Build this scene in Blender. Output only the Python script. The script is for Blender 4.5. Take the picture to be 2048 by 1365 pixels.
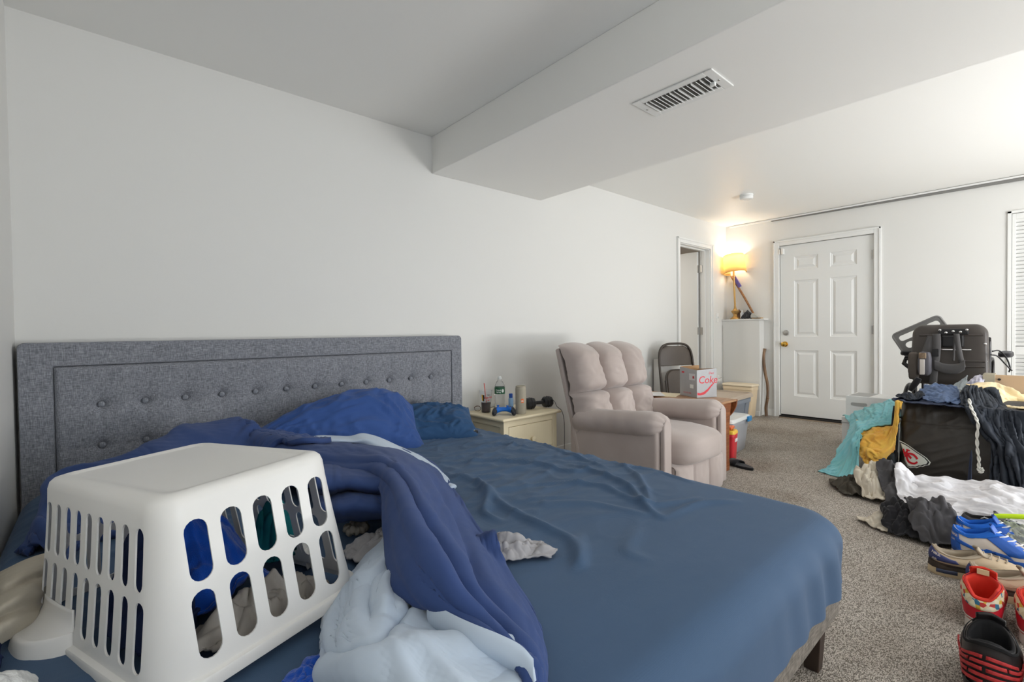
import bpy, bmesh, math, random
import numpy as np
from mathutils import Vector, Matrix

# ------------------------------------------------------------------ clear
for o in list(bpy.data.objects):
    bpy.data.objects.remove(o, do_unlink=True)
SC = bpy.context.scene
COL = SC.collection
R = math.radians

# ------------------------------------------------------------------ camera (solved from the photograph's vanishing points)
FPX, YAW, PITCH, ROLL = 939.474, R(41.389), R(-1.0053), R(-0.7856)
CAMZ = 1.06
_f = np.array([math.sin(YAW)*math.cos(PITCH), math.cos(YAW)*math.cos(PITCH), math.sin(PITCH)])
_r0 = np.array([math.cos(YAW), -math.sin(YAW), 0.0])
_u0 = np.cross(_r0, _f)
_r = math.cos(ROLL)*_r0 + math.sin(ROLL)*_u0
_u = -math.sin(ROLL)*_r0 + math.cos(ROLL)*_u0
cam_d = bpy.data.cameras.new('camera')
cam_d.sensor_width = 36.0
cam_d.lens = 36.0*FPX/2048.0
cam_d.clip_start = 0.02
cam = bpy.data.objects.new('camera', cam_d)
COL.objects.link(cam)
m = Matrix.Identity(4)
for i in range(3):
    m[i][0], m[i][1], m[i][2] = _r[i], _u[i], -_f[i]
m[2][3] = CAMZ
cam.matrix_world = m
SC.camera = cam

def ray(x, y):
    return _f + _r*(x-1024.0)/FPX + _u*(682.5-y)/FPX
def F(x, y, z=0.0):            # pixel -> point at height z
    d = ray(x, y); return d*((z-CAMZ)/d[2]) + np.array([0, 0, CAMZ])
def PY(x, y, Y):               # pixel -> point on the plane y = Y
    d = ray(x, y); return d*(Y/d[1]) + np.array([0, 0, CAMZ])
def PX(x, y, X):               # pixel -> point on the plane x = X
    d = ray(x, y); return d*(X/d[0]) + np.array([0, 0, CAMZ])

# ------------------------------------------------------------------ room dimensions (metres)
XL, XF = -0.252, 6.176        # left wall, far wall (with the entry door)
YB, YW = 2.756, -1.95         # bed wall, window wall behind the camera
ZC = 2.396                    # ceiling
SX0, SX1, SZ = 1.727, 2.763, 2.147   # soffit

# ------------------------------------------------------------------ world, lights, exposure
w = bpy.data.worlds.new('world'); SC.world = w; w.use_nodes = True
bg = w.node_tree.nodes['Background']
bg.inputs[0].default_value = (0.72, 0.84, 1.0, 1)
bg.inputs[1].default_value = 1.2

def area(name, loc, rot, sx, sy, power, color):
    l = bpy.data.lights.new(name, 'AREA'); l.shape = 'RECTANGLE'
    l.size, l.size_y, l.energy, l.color = sx, sy, power, color
    o = bpy.data.objects.new(name, l); COL.objects.link(o)
    o.location, o.rotation_euler = loc, rot
    return o
WIN = [(0.35, 2.05, 0.75, 2.05), (3.3, 5.4, 0.2, 2.05)]     # windows in the wall behind the camera: x0,x1,z0,z1
POW = [56, 100]
for (x0, x1, z0, z1), pw in zip(WIN, POW):
    area('daylight', ((x0+x1)/2, YW-0.06, (z0+z1)/2), (R(90), 0, 0), x1-x0, z1-z0, pw*0.40, (0.93, 0.97, 1.0))
    # unseen upward fill added at each window to brighten the ceiling
    area('ceiling_fill', ((x0+x1)/2, YW-0.30, 0.5-0.25), (R(134), 0, 0), x1-x0, 0.9, 135 if x0 < 2 else 125, (1.0, 0.98, 0.95))

vs = SC.view_settings
vs.view_transform = 'Standard'; vs.look = 'None'; vs.gamma = 1.0; vs.use_curve_mapping = False
vs.exposure = 0.15

# ------------------------------------------------------------------ materials
def srgb(r, g, b):
    def c(v):
        v /= 255.0
        return v/12.92 if v <= 0.04045 else ((v+0.055)/1.055)**2.4
    return (c(r), c(g), c(b), 1.0)
MATS = {}
def mat(name, col, rough=0.6, noise=None, bump=None, metal=0.0, sheen=0.0, spec=0.5, trans=0.0, alpha=1.0,
        emit=None, col2=None, weave=None, ior=1.45, sss=0.0, wrinkle=None):
    """procedural principled material. noise=(scale, amount) mottles the colour towards col2 (or a darker tone);
    bump=(scale, strength, distance); weave=(scale, strength) woven thread relief"""
    if name in MATS: return MATS[name]
    M = bpy.data.materials.new(name); M.use_nodes = True
    nt = M.node_tree; N = nt.nodes; L = nt.links
    b = N['Principled BSDF']
    b.inputs['Base Color'].default_value = col
    b.inputs['Roughness'].default_value = rough
    b.inputs['Metallic'].default_value = metal
    b.inputs['Specular IOR Level'].default_value = spec
    b.inputs['IOR'].default_value = ior
    b.inputs['Transmission Weight'].default_value = trans
    b.inputs['Alpha'].default_value = alpha
    if sheen:
        b.inputs['Sheen Weight'].default_value = sheen
        b.inputs['Sheen Roughness'].default_value = 0.5
    if emit:
        b.inputs['Emission Color'].default_value = emit[0]
        b.inputs['Emission Strength'].default_value = emit[1]
    tc = N.new('ShaderNodeTexCoord')
    if noise:
        n = N.new('ShaderNodeTexNoise'); n.inputs['Scale'].default_value = noise[0]; n.inputs['Detail'].default_value = 5
        L.new(tc.outputs['Object'], n.inputs['Vector'])
        mx = N.new('ShaderNodeMix'); mx.data_type = 'RGBA'
        ramp = N.new('ShaderNodeMapRange'); ramp.inputs[1].default_value = 0.35; ramp.inputs[2].default_value = 0.65
        ramp.inputs[3].default_value = 0.0; ramp.inputs[4].default_value = noise[1]
        L.new(n.outputs['Fac'], ramp.inputs[0]); L.new(ramp.outputs[0], mx.inputs[0])
        mx.inputs[6].default_value = col
        mx.inputs[7].default_value = col2 if col2 else (col[0]*0.6, col[1]*0.6, col[2]*0.6, 1)
        L.new(mx.outputs[2], b.inputs['Base Color'])
    last = None
    if weave:
        for ax in ('X', 'Z'):
            wv = N.new('ShaderNodeTexWave'); wv.wave_type = 'BANDS'; wv.bands_direction = ax
            wv.inputs['Scale'].default_value = weave[0]; wv.inputs['Distortion'].default_value = 2.0
            L.new(tc.outputs['Object'], wv.inputs['Vector'])
            bp = N.new('ShaderNodeBump'); bp.inputs['Strength'].default_value = weave[1]; bp.inputs['Distance'].default_value = 0.001
            L.new(wv.outputs['Fac'], bp.inputs['Height'])
            if last: L.new(last.outputs[0], bp.inputs['Normal'])
            last = bp
    if bump:
        n2 = N.new('ShaderNodeTexNoise'); n2.inputs['Scale'].default_value = bump[0]; n2.inputs['Detail'].default_value = 4
        L.new(tc.outputs['Object'], n2.inputs['Vector'])
        bp = N.new('ShaderNodeBump'); bp.inputs['Strength'].default_value = bump[1]; bp.inputs['Distance'].default_value = bump[2]
        L.new(n2.outputs['Fac'], bp.inputs['Height'])
        if last: L.new(last.outputs[0], bp.inputs['Normal'])
        last = bp
    if wrinkle:
        mp = N.new('ShaderNodeMapping'); mp.inputs['Scale'].default_value = (0.45, 2.6, 1.2); mp.inputs['Rotation'].default_value = (0.3, 0.2, 0.7)
        L.new(tc.outputs['Object'], mp.inputs[0])
        n3 = N.new('ShaderNodeTexNoise'); n3.noise_type = 'RIDGED_MULTIFRACTAL'; n3.inputs['Scale'].default_value = wrinkle[0]; n3.inputs['Detail'].default_value = 2.5
        n3.inputs['Distortion'].default_value = 0.6
        L.new(mp.outputs[0], n3.inputs['Vector'])
        bp = N.new('ShaderNodeBump'); bp.inputs['Strength'].default_value = wrinkle[1]; bp.inputs['Distance'].default_value = wrinkle[2]
        L.new(n3.outputs['Fac'], bp.inputs['Height'])
        if last: L.new(last.outputs[0], bp.inputs['Normal'])
        last = bp
    if last: L.new(last.outputs[0], b.inputs['Normal'])
    MATS[name] = M
    return M

# ------------------------------------------------------------------ mesh helpers
def link(o, parent=None):
    COL.objects.link(o)
    if parent is not None: o.parent = parent
    return o
def tag(o, label=None, cat=None, group=None, kind=None):
    if label: o['label'] = label
    if cat: o['category'] = cat
    if group: o['group'] = group
    if kind: o['kind'] = kind
    return o
def thing(name, label, cat, loc=(0, 0, 0), rz=0.0, group=None, rot=None):
    o = bpy.data.objects.new(name, None); o.empty_display_size = 0.1
    COL.objects.link(o); o.location = loc
    o.rotation_euler = rot if rot else (0, 0, rz)
    return tag(o, label, cat, group)

class MB:
    """collects geometry; build() links it as ONE mesh object"""
    def __init__(s): s.v = []; s.f = []; s.fm = []; s.m = 0
    def add(s, vs, fs):
        k = len(s.v); s.v.extend([tuple(map(float, p)) for p in vs])
        s.f.extend([tuple(i+k for i in q) for q in fs]); s.fm.extend([s.m]*len(fs)); return s
    def box(s, c, size, rot=None):
        x, y, z = size[0]/2, size[1]/2, size[2]/2
        P = [(-x,-y,-z),(x,-y,-z),(x,y,-z),(-x,y,-z),(-x,-y,z),(x,-y,z),(x,y,z),(-x,y,z)]
        if rot is not None:
            M = rot if isinstance(rot, Matrix) else Matrix.Rotation(rot, 3, 'Z')
            P = [tuple(M @ Vector(p)) for p in P]
        P = [(p[0]+c[0], p[1]+c[1], p[2]+c[2]) for p in P]
        return s.add(P, [(0,3,2,1),(4,5,6,7),(0,1,5,4),(1,2,6,5),(2,3,7,6),(3,0,4,7)])
    def mm(s, a, b): # box from min, max
        return s.box(((a[0]+b[0])/2, (a[1]+b[1])/2, (a[2]+b[2])/2), (abs(b[0]-a[0]), abs(b[1]-a[1]), abs(b[2]-a[2])))
    def hexa(s, bottom, top):  # 4 bottom + 4 top points
        return s.add(list(bottom)+list(top), [(0,3,2,1),(4,5,6,7),(0,1,5,4),(1,2,6,5),(2,3,7,6),(3,0,4,7)])
    def tube(s, pts, r, n=10, cap=True, closed=False):
        P = [Vector(p) for p in pts]; rs = r if hasattr(r, '__len__') else [r]*len(P)
        k = len(P); up = None; rings = []
        for i, p in enumerate(P):
            a = P[i-1] if (i > 0 or closed) else P[i]; b = P[(i+1) % k] if (i < k-1 or closed) else P[i]
            t = (b-a).normalized()
            if up is None:
                up = Vector((0, 0, 1)) if abs(t.z) < 0.9 else Vector((1, 0, 0))
            n1 = up - t*up.dot(t)
            n1 = n1.normalized() if n1.length > 1e-6 else t.orthogonal().normalized()
            n2 = t.cross(n1); up = n1
            rings.append([p + (n1*math.cos(2*math.pi*j/n) + n2*math.sin(2*math.pi*j/n))*rs[i] for j in range(n)])
        vs = [v for q in rings for v in q]; fs = []
        for i in range(k if closed else k-1):
            a, b = i*n, ((i+1) % k)*n
            for j in range(n):
                fs.append((a+j, a+(j+1) % n, b+(j+1) % n, b+j))
        if cap and not closed:
            fs.append(tuple(range(n-1, -1, -1))); fs.append(tuple((k-1)*n+j for j in range(n)))
        return s.add(vs, fs)
    def lathe(s, prof, n=32, c=(0, 0, 0), axis=None, cap=True):
        """prof: (radius, height) pairs; axis: Matrix 3x3 taking z to the wanted axis"""
        vs = []; fs = []
        for (r, z) in prof:
            for j in range(n):
                a = 2*math.pi*j/n; v = Vector((r*math.cos(a), r*math.sin(a), z))
                if axis is not None: v = axis @ v
                vs.append(v+Vector(c))
        for i in range(len(prof)-1):
            for j in range(n):
                fs.append((i*n+j, i*n+(j+1) % n, (i+1)*n+(j+1) % n, (i+1)*n+j))
        if cap:
            fs.append(tuple(range(n-1, -1, -1))); fs.append(tuple((len(prof)-1)*n+j for j in range(n)))
        return s.add(vs, fs)
    def cyl(s, a, b, r, n=20, r2=None):
        return s.tube([a, b], [r, r if r2 is None else r2], n)
    def prism(s, outline, depth, M=None):
        """closed 2D outline (x,y) extruded along +z by depth, then moved by the 4x4 matrix M"""
        k = len(outline)
        vs = [Vector((p[0], p[1], 0)) for p in outline]+[Vector((p[0], p[1], depth)) for p in outline]
        if M is not None: vs = [M @ v for v in vs]
        fs = [tuple(range(k-1, -1, -1)), tuple(range(k, 2*k))]
        for i in range(k): fs.append((i, (i+1) % k, k+(i+1) % k, k+i))
        return s.add(vs, fs)
    def grid(s, G, closed_u=False):
        nu, nv = G.shape[:2]
        fs = []
        for i in range(nu if closed_u else nu-1):
            for j in range(nv-1):
                a = i*nv+j; b = ((i+1) % nu)*nv+j
                fs.append((a, b, b+1, a+1))
        return s.add(G.reshape(-1, 3), fs)
    def build(s, name, mats, parent=None, smooth=35, bevel=0.0, seg=2, sub=0, solid=0.0, world=None, center=False, limit=40):
        V = np.array(s.v, dtype=float).reshape(-1, 3)
        off = np.zeros(3)
        if center:
            mn, mx = V.min(0), V.max(0); off = np.array([(mn[0]+mx[0])/2, (mn[1]+mx[1])/2, mn[2]]); V = V-off
        me = bpy.data.meshes.new(name)
        me.from_pydata(V.tolist(), [], s.f); me.update()
        ml = mats if isinstance(mats, (list, tuple)) else [mats]
        for q in ml: me.materials.append(q)
        if len(ml) > 1: me.polygons.foreach_set('material_index', s.fm)
        if smooth:
            me.polygons.foreach_set('use_smooth', [True]*len(me.polygons))
            if smooth < 180: me.set_sharp_from_angle(angle=R(smooth))
        o = bpy.data.objects.new(name, me); link(o, parent)
        if center: o.location = off
        if solid:
            q = o.modifiers.new('thickness', 'SOLIDIFY'); q.thickness = solid; q.offset = 0.0
        if bevel:
            q = o.modifiers.new('bevel', 'BEVEL'); q.width = bevel; q.segments = seg; q.limit_method = 'ANGLE'; q.angle_limit = R(limit)
        if sub:
            q = o.modifiers.new('subdivision', 'SUBSURF'); q.levels = sub; q.render_levels = sub
        return o
def struct(o, label=None):
    o['kind'] = 'structure'
    if label: o['label'] = label
    return o
def copy_tree(o, parent=None):
    c = o.copy(); COL.objects.link(c); c.parent = parent
    for ch in list(o.children): copy_tree(ch, c)
    return c

# ------------------------------------------------------------------ numeric noise
class Noise:
    def __init__(s, seed=0):
        rs = np.random.RandomState(seed); s.p = np.concatenate([rs.permutation(256)]*3)
        g = rs.normal(size=(256, 3)); s.g = g/np.linalg.norm(g, axis=1)[:, None]
    def __call__(s, x, y, z=0.0):
        x, y, z = np.broadcast_arrays(np.asarray(x, float), np.asarray(y, float), np.asarray(z, float))
        xi, yi, zi = np.floor(x).astype(int), np.floor(y).astype(int), np.floor(z).astype(int)
        xf, yf, zf = x-xi, y-yi, z-zi
        fd = lambda t: t*t*t*(t*(t*6-15)+10)
        u, v, w_ = fd(xf), fd(yf), fd(zf)
        def gr(a, b, c):
            h = s.p[(s.p[(s.p[(xi+a) & 255]+yi+b) & 255]+zi+c) & 255]; G = s.g[h]
            return G[..., 0]*(xf-a)+G[..., 1]*(yf-b)+G[..., 2]*(zf-c)
        l = lambda a, b, t: a+(b-a)*t
        return l(l(l(gr(0,0,0), gr(1,0,0), u), l(gr(0,1,0), gr(1,1,0), u), v),
                 l(l(gr(0,0,1), gr(1,0,1), u), l(gr(0,1,1), gr(1,1,1), u), v), w_)*1.6
def ridge(n, x, y, z=0.0):
    return 1.0-np.abs(n(x, y, z))*2.0
def catmull(pts, n):
    """resample a polyline of points (k,3) with Catmull-Rom to n points"""
    P = np.asarray(pts, float); k = len(P)
    t = np.linspace(0, k-1, n); i = np.clip(np.floor(t).astype(int), 0, k-2); f = (t-i)[:, None]
    g = lambda j: P[np.clip(j, 0, k-1)]
    def ext(j):
        q = g(j); q = np.where((j < 0)[:, None], 2*P[0]-P[1], q); q = np.where((j > k-1)[:, None], 2*P[-1]-P[-2], q); return q
    p0, p1, p2, p3 = ext(i-1), g(i), g(i+1), ext(i+2)
    return 0.5*((2*p1)+(-p0+p2)*f+(2*p0-5*p1+4*p2-p3)*f**2+(-p0+3*p1-3*p2+p3)*f**3)
def loft(rows, nu, nv):
    """control net (list of rows of points) -> dense (nu,nv,3) grid"""
    A = np.array([catmull(r, nv) for r in rows])
    return np.stack([catmull(A[:, j], nu) for j in range(nv)], 1)
def normals(G):
    du = np.gradient(G, axis=0); dv = np.gradient(G, axis=1)
    n = np.cross(du, dv); return n/np.maximum(np.linalg.norm(n, axis=2, keepdims=True), 1e-9)
def rrect(w_, h_, r, n=6):
    pts = []
    for cx, cy, a0 in ((w_/2-r, h_/2-r, 0), (-w_/2+r, h_/2-r, 90), (-w_/2+r, -h_/2+r, 180), (w_/2-r, -h_/2+r, 270)):
        for i in range(n+1):
            a = R(a0+90*i/n); pts.append((cx+r*math.cos(a), cy+r*math.sin(a)))
    return pts
def text(name, body, size, M, mt, parent=None, depth=0.0006, bold=0.0, shear=0.0, align='CENTER'):
    c = bpy.data.curves.new(name, 'FONT'); c.body = body; c.size = size; c.align_x = align; c.align_y = 'CENTER'
    c.extrude = depth; c.offset = bold; c.shear = shear; c.resolution_u = 3
    o = bpy.data.objects.new(name, c); COL.objects.link(o)
    dg = bpy.context.evaluated_depsgraph_get(); me = bpy.data.meshes.new_from_object(o.evaluated_get(dg))
    bpy.data.objects.remove(o, do_unlink=True)
    me.materials.clear(); me.materials.append(mt)
    o = bpy.data.objects.new(name, me); link(o, parent); o.matrix_local = M
    return o
def frame(origin, xaxis, yaxis):
    x = Vector(xaxis).normalized(); y = Vector(yaxis); z = x.cross(y).normalized(); y = z.cross(x)
    M = Matrix.Identity(4)
    for i in range(3): M[i][0], M[i][1], M[i][2], M[i][3] = x[i], y[i], z[i], origin[i]
    return M

# ------------------------------------------------------------------ cloth relaxation (position based, on a height field)
def pbd(P0, rest=1.0, steps=80, iters=6, ground=None, goal=0.0, grav=0.0006, seed=1, jitter=0.004, thick=0.006, bend=0.25, fric=0.6, restv=None, stiff=0.0):
    nu, nv = P0.shape[:2]; idx = np.arange(nu*nv).reshape(nu, nv)
    rs = np.random.RandomState(seed)
    nz = Noise(seed)
    uu, vv = np.meshgrid(np.arange(nu), np.arange(nv), indexing='ij')
    P = P0.reshape(-1, 3).copy(); Q0 = P.copy()
    N0 = normals(P0).reshape(-1, 3)
    P += N0*(nz(uu*0.21, vv*0.21).reshape(-1, 1)*jitter*2.5 + nz(uu*0.5, vv*0.5, 3.3).reshape(-1, 1)*jitter)
    B = []
    def pairs(a, b, k, st):
        a, b = a.ravel(), b.ravel()
        d = np.linalg.norm(Q0[a]-Q0[b], axis=1)*k
        B.append((a, b, np.maximum(d, 1e-5), st))
    rv = rest if restv is None else restv
    sh = (rest+rv)/2
    for o in (0, 1):
        a = idx[o:nu-1:2]; pairs(a, idx[o+1:nu:2][:len(a)], rest, 1.0)
        a = idx[:, o:nv-1:2]; pairs(a, idx[:, o+1:nv:2][:, :a.shape[1]], rv, 1.0)
        r0 = np.arange(o, nu-1, 2)
        pairs(idx[r0][:, :-1], idx[r0+1][:, 1:], sh, 0.6); pairs(idx[r0][:, 1:], idx[r0+1][:, :-1], sh, 0.6)
        r2 = np.array([i for i in range(nu-2) if (i % 4) in ((0, 1) if o == 0 else (2, 3))])
        if len(r2): pairs(idx[r2], idx[r2+2], rest, bend)
        c2 = np.array([i for i in range(nv-2) if (i % 4) in ((0, 1) if o == 0 else (2, 3))])
        if len(c2): pairs(idx[:, c2], idx[:, c2+2], rv, bend)
        if stiff:
            r4 = np.array([i for i in range(nu-4) if (i % 8 < 4) == (o == 0)])
            if len(r4): pairs(idx[r4], idx[r4+4], rest, stiff)
            c4 = np.array([i for i in range(nv-4) if (i % 8 < 4) == (o == 0)])
            if len(c4): pairs(idx[:, c4], idx[:, c4+4], rv, stiff)
    V = np.zeros_like(P)
    for st in range(steps):
        V[:, 2] -= grav; V *= 0.93
        X = P.copy(); P += V
        for it in range(iters):
            for a, b, d, k in B:
                e = P[b]-P[a]; L = np.linalg.norm(e, axis=1)+1e-9
                c = (0.5*k*(L-d)/L)[:, None]*e
                P[a] += c; P[b] -= c
            if goal: P += (Q0-P)*goal
            if ground is not None:
                g = ground(P[:, 0], P[:, 1])+thick
                hit = P[:, 2] < g
                P[hit, 2] = g[hit]
                P[hit, :2] += (X[hit, :2]-P[hit, :2])*fric/iters
        V = P-X
    return P.reshape(nu, nv, 3)

class HMap:
    """height field of what has been laid down so far"""
    def __init__(s, x0, x1, y0, y1, h, base): 
        s.x0, s.y0, s.h = x0, y0, h
        s.nx, s.ny = int((x1-x0)/h)+1, int((y1-y0)/h)+1
        s.Z = np.full((s.nx, s.ny), base, float)
    def __call__(s, x, y):
        i = np.clip((x-s.x0)/s.h, 0, s.nx-1.001); j = np.clip((y-s.y0)/s.h, 0, s.ny-1.001)
        a, b = i.astype(int), j.astype(int); f, g = i-a, j-b; Z = s.Z
        return (Z[a, b]*(1-f)*(1-g)+Z[a+1, b]*f*(1-g)+Z[a, b+1]*(1-f)*g+Z[a+1, b+1]*f*g)
    def splat(s, G, pad=0.004, up=3):
        nu, nv = G.shape[:2]
        A = np.stack([np.stack([np.interp(np.linspace(0, nv-1, nv*up), np.arange(nv), G[i, :, k]) for k in range(3)], 1) for i in range(nu)])
        A = np.stack([np.stack([np.interp(np.linspace(0, nu-1, nu*up), np.arange(nu), A[:, j, k]) for k in range(3)], 1) for j in range(A.shape[1])])
        q = A.reshape(-1, 3)
        i = np.round((q[:, 0]-s.x0)/s.h).astype(int); j = np.round((q[:, 1]-s.y0)/s.h).astype(int)
        ok = (i >= 0) & (j >= 0) & (i < s.nx) & (j < s.ny)
        np.maximum.at(s.Z, (i[ok], j[ok]), q[ok, 2]+pad)
    def set(s, x0, x1, y0, y1, z):
        i0, i1 = int((x0-s.x0)/s.h), int((x1-s.x0)/s.h); j0, j1 = int((y0-s.y0)/s.h), int((y1-s.y0)/s.h)
        i0, j0 = max(i0, 0), max(j0, 0)
        s.Z[i0:i1+1, j0:j1+1] = np.maximum(s.Z[i0:i1+1, j0:j1+1], z)
def upsample(G, k=2):
    nu, nv = G.shape[:2]
    A = np.stack([catmull(G[i], nv*k) for i in range(nu)])
    return np.stack([catmull(A[:, j], nu*k) for j in range(nv*k)], 1)
def creased(G, amp, scale, seed, ang=None):
    """adds crisp long creases in the cloth's own coordinates after it has settled"""
    su = np.linalg.norm(np.diff(G, axis=0), axis=2).mean(1); sv = np.linalg.norm(np.diff(G, axis=1), axis=2).mean(0)
    U, V_ = np.meshgrid(np.concatenate([[0], np.cumsum(su)]), np.concatenate([[0], np.cumsum(sv)]), indexing='ij')
    rs = np.random.RandomState(seed+7); nA, nB = Noise(seed+11), Noise(seed+12); f = np.zeros_like(U)
    a0 = rs.uniform(0, math.pi) if ang is None else ang
    bend_ = 0.9*nA(U*1.6, V_*1.6, 1.5)                      # the folds swing slowly across the cloth
    wu, wv = U+0.04*nA(U*5, V_*5), V_+0.04*nB(U*5, V_*5)
    for k, (fr, am, da) in enumerate(((1.0, 1.0, 0.0), (1.7, 0.7, 0.45), (2.6, 0.5, -0.4), (0.8, 0.6, 1.3))):
        a = a0+da+bend_*0.35
        p_ = wu*np.cos(a)+wv*np.sin(a); q_ = -wu*np.sin(a)+wv*np.cos(a)
        g = np.clip(ridge(nA if k % 2 else nB, p_*scale*0.12*fr, q_*scale*fr, 3.0*k)-0.35, 0, 1)**1.2
        f += am*g*np.clip(0.55+1.1*nB(U*2.6, V_*2.6, 7.0+k), 0, 1.3)
    n_ = normals(G); n_ = n_*np.where(n_[..., 2:3].mean() < 0, -1.0, 1.0)
    return G+n_*(amp*(f-0.25))[..., None]
def cloth(name, G, mt, label=None, cat=None, group=None, solid=0.006, sub=1, parent=None, crease=(0.014, 9.0), seed=1):
    G = upsample(G, 2)
    if crease: G = creased(G, crease[0], crease[1], seed, crease[2] if len(crease) > 2 else None)
    b = MB().grid(G)
    o = b.build(name, mt, parent, smooth=180, solid=solid, sub=0, center=parent is None)
    return tag(o, label, cat, group)
# ================================================================== STRUCTURE
M_wall = mat('wall_paint', srgb(229, 228, 224), 0.55, bump=(90, 0.06, 0.002))
M_ceil = mat('ceiling_paint', srgb(244, 243, 239), 0.42, bump=(60, 0.07, 0.002))
M_trim = mat('trim_paint', srgb(236, 236, 233), 0.35)
M_door = mat('door_paint', srgb(232, 232, 229), 0.38, bump=(160, 0.04, 0.001))
M_grey = mat('channel_shade', srgb(128, 127, 124), 0.6)  # grey stands for the shadowed underside and gap of the ceiling channel
M_dark = mat('dark_gap', srgb(38, 36, 34), 0.8)
M_back = mat('beige_plaster', srgb(214, 196, 176), 0.7)
M_white_pl = mat('white_plastic', srgb(238, 238, 235), 0.35)
M_steel = mat('brushed_steel', srgb(190, 188, 184), 0.3, metal=1.0)
M_brass = mat('polished_brass', srgb(214, 172, 82), 0.22, metal=1.0)

# carpet: low loop pile, speckled warm grey, woven relief
def carpet():
    M = bpy.data.materials.new('loop_carpet'); M.use_nodes = True
    nt = M.node_tree; N = nt.nodes; L = nt.links; b = N['Principled BSDF']
    b.inputs['Roughness'].default_value = 0.95; b.inputs['Specular IOR Level'].default_value = 0.1
    tc = N.new('ShaderNodeTexCoord')
    mp = N.new('ShaderNodeMapping'); mp.inputs['Scale'].default_value = (1.0, 1.8, 1.0); mp.inputs['Rotation'].default_value = (0, 0, R(20))
    L.new(tc.outputs['Object'], mp.inputs[0])
    v = N.new('ShaderNodeTexVoronoi'); v.inputs['Scale'].default_value = 230; L.new(mp.outputs[0], v.inputs['Vector'])
    n = N.new('ShaderNodeTexNoise'); n.inputs['Scale'].default_value = 340; n.inputs['Detail'].default_value = 3; L.new(mp.outputs[0], n.inputs['Vector'])
    n2 = N.new('ShaderNodeTexNoise'); n2.inputs['Scale'].default_value = 2.2; n2.inputs['Detail'].default_value = 4; L.new(tc.outputs['Object'], n2.inputs['Vector'])
    r = N.new('ShaderNodeValToRGB'); r.color_ramp.elements[0].position = 0.36; r.color_ramp.elements[1].position = 0.64
    r.color_ramp.elements[0].color = srgb(122, 114, 105); r.color_ramp.elements[1].color = srgb(212, 203, 192)
    sep = N.new('ShaderNodeSeparateColor'); L.new(v.outputs['Color'], sep.inputs[0])
    mx0 = N.new('ShaderNodeMath'); mx0.operation = 'MULTIPLY_ADD'; mx0.inputs[1].default_value = 0.55
    L.new(sep.outputs[0], mx0.inputs[0])
    hf = N.new('ShaderNodeMath'); hf.operation = 'MULTIPLY'; hf.inputs[1].default_value = 0.45; L.new(n.outputs['Fac'], hf.inputs[0]); L.new(hf.outputs[0], mx0.inputs[2])
    L.new(mx0.outputs[0], r.inputs[0])
    st = N.new('ShaderNodeMix'); st.data_type = 'RGBA'; st.blend_type = 'MULTIPLY'
    mr = N.new('ShaderNodeMapRange'); mr.inputs[1].default_value = 0.45; mr.inputs[2].default_value = 0.7; mr.inputs[3].default_value = 0; mr.inputs[4].default_value = 0.5
    L.new(n2.outputs['Fac'], mr.inputs[0]); L.new(mr.outputs[0], st.inputs[0]); L.new(r.outputs[0], st.inputs[6]); st.inputs[7].default_value = srgb(190, 180, 168)
    L.new(st.outputs[2], b.inputs['Base Color'])
    bp = N.new('ShaderNodeBump'); bp.inputs['Strength'].default_value = 0.7; bp.inputs['Distance'].default_value = 0.004
    L.new(v.outputs['Distance'], bp.inputs['Height']); L.new(bp.outputs[0], b.inputs['Normal'])
    return M
M_carpet = carpet()

T = 0.12
struct(MB().mm((XL-T, YW-T, -0.1), (XF+T, YB, 0)).build('floor', M_carpet, smooth=0))
struct(MB().mm((XL-T, YW-T, ZC), (XF+T, YB+T, ZC+0.1)).build('ceiling', M_ceil, smooth=0))
struct(MB().mm((XL-T, YW-T, 0), (XL, YB+T, ZC)).build('wall_left', M_wall, smooth=0))
# bed wall with a doorway
DX0, DX1, DZ = 4.968, 5.728, 2.075
struct(MB().mm((XL, YB, 0), (DX0, YB+T, ZC)).mm((DX1, YB, 0), (XF+T, YB+T, ZC)).mm((DX0, YB, DZ), (DX1, YB+T, ZC)).build('wall_back', M_wall, smooth=0))
# far wall with entry door and closet opening
EY0, EY1, EZ = 1.197, 2.118, 2.058
CY0, CY1, CZ = -1.0, 0.205, 2.07
struct(MB().mm((XF, EY1, 0), (XF+T, YB, ZC)).mm((XF, EY0, EZ), (XF+T, EY1, ZC)).mm((XF, CY1, 0), (XF+T, EY0, ZC))
       .mm((XF, CY0, CZ), (XF+T, CY1, ZC)).mm((XF, YW-T, 0), (XF+T, CY0, ZC)).build('wall_far', M_wall, smooth=0))
# window wall behind the camera
wb = MB()
xs = [XL]+[q for w_ in WIN for q in (w_[0], w_[1])]+[XF]
for i in range(0, len(xs), 2): wb.mm((xs[i], YW-T, 0), (xs[i+1], YW, ZC))
for x0, x1, z0, z1 in WIN: wb.mm((x0, YW-T, 0), (x1, YW, z0)).mm((x0, YW-T, z1), (x1, YW, ZC))
struct(wb.build('wall_front', M_wall, smooth=0))
for i, (x0, x1, z0, z1) in enumerate(WIN):
    b = MB(); t = 0.05
    b.mm((x0, YW-0.05, z0), (x0+t, YW, z1)).mm((x1-t, YW-0.05, z0), (x1, YW, z1)).mm((x0, YW-0.05, z0), (x1, YW, z0+t)).mm((x0, YW-0.05, z1-t), (x1, YW, z1)).mm(((x0+x1)/2-0.025, YW-0.05, z0), ((x0+x1)/2+0.025, YW, z1))
    struct(b.build('window_%d' % (i+1), M_trim, smooth=0), 'white framed window in the wall opposite the bed')
# soffit
struct(MB().mm((SX0, YW, SZ), (SX1, YB, ZC)).build('soffit', M_ceil, smooth=0, bevel=0.004), 'white boxed soffit running across the ceiling')
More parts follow.
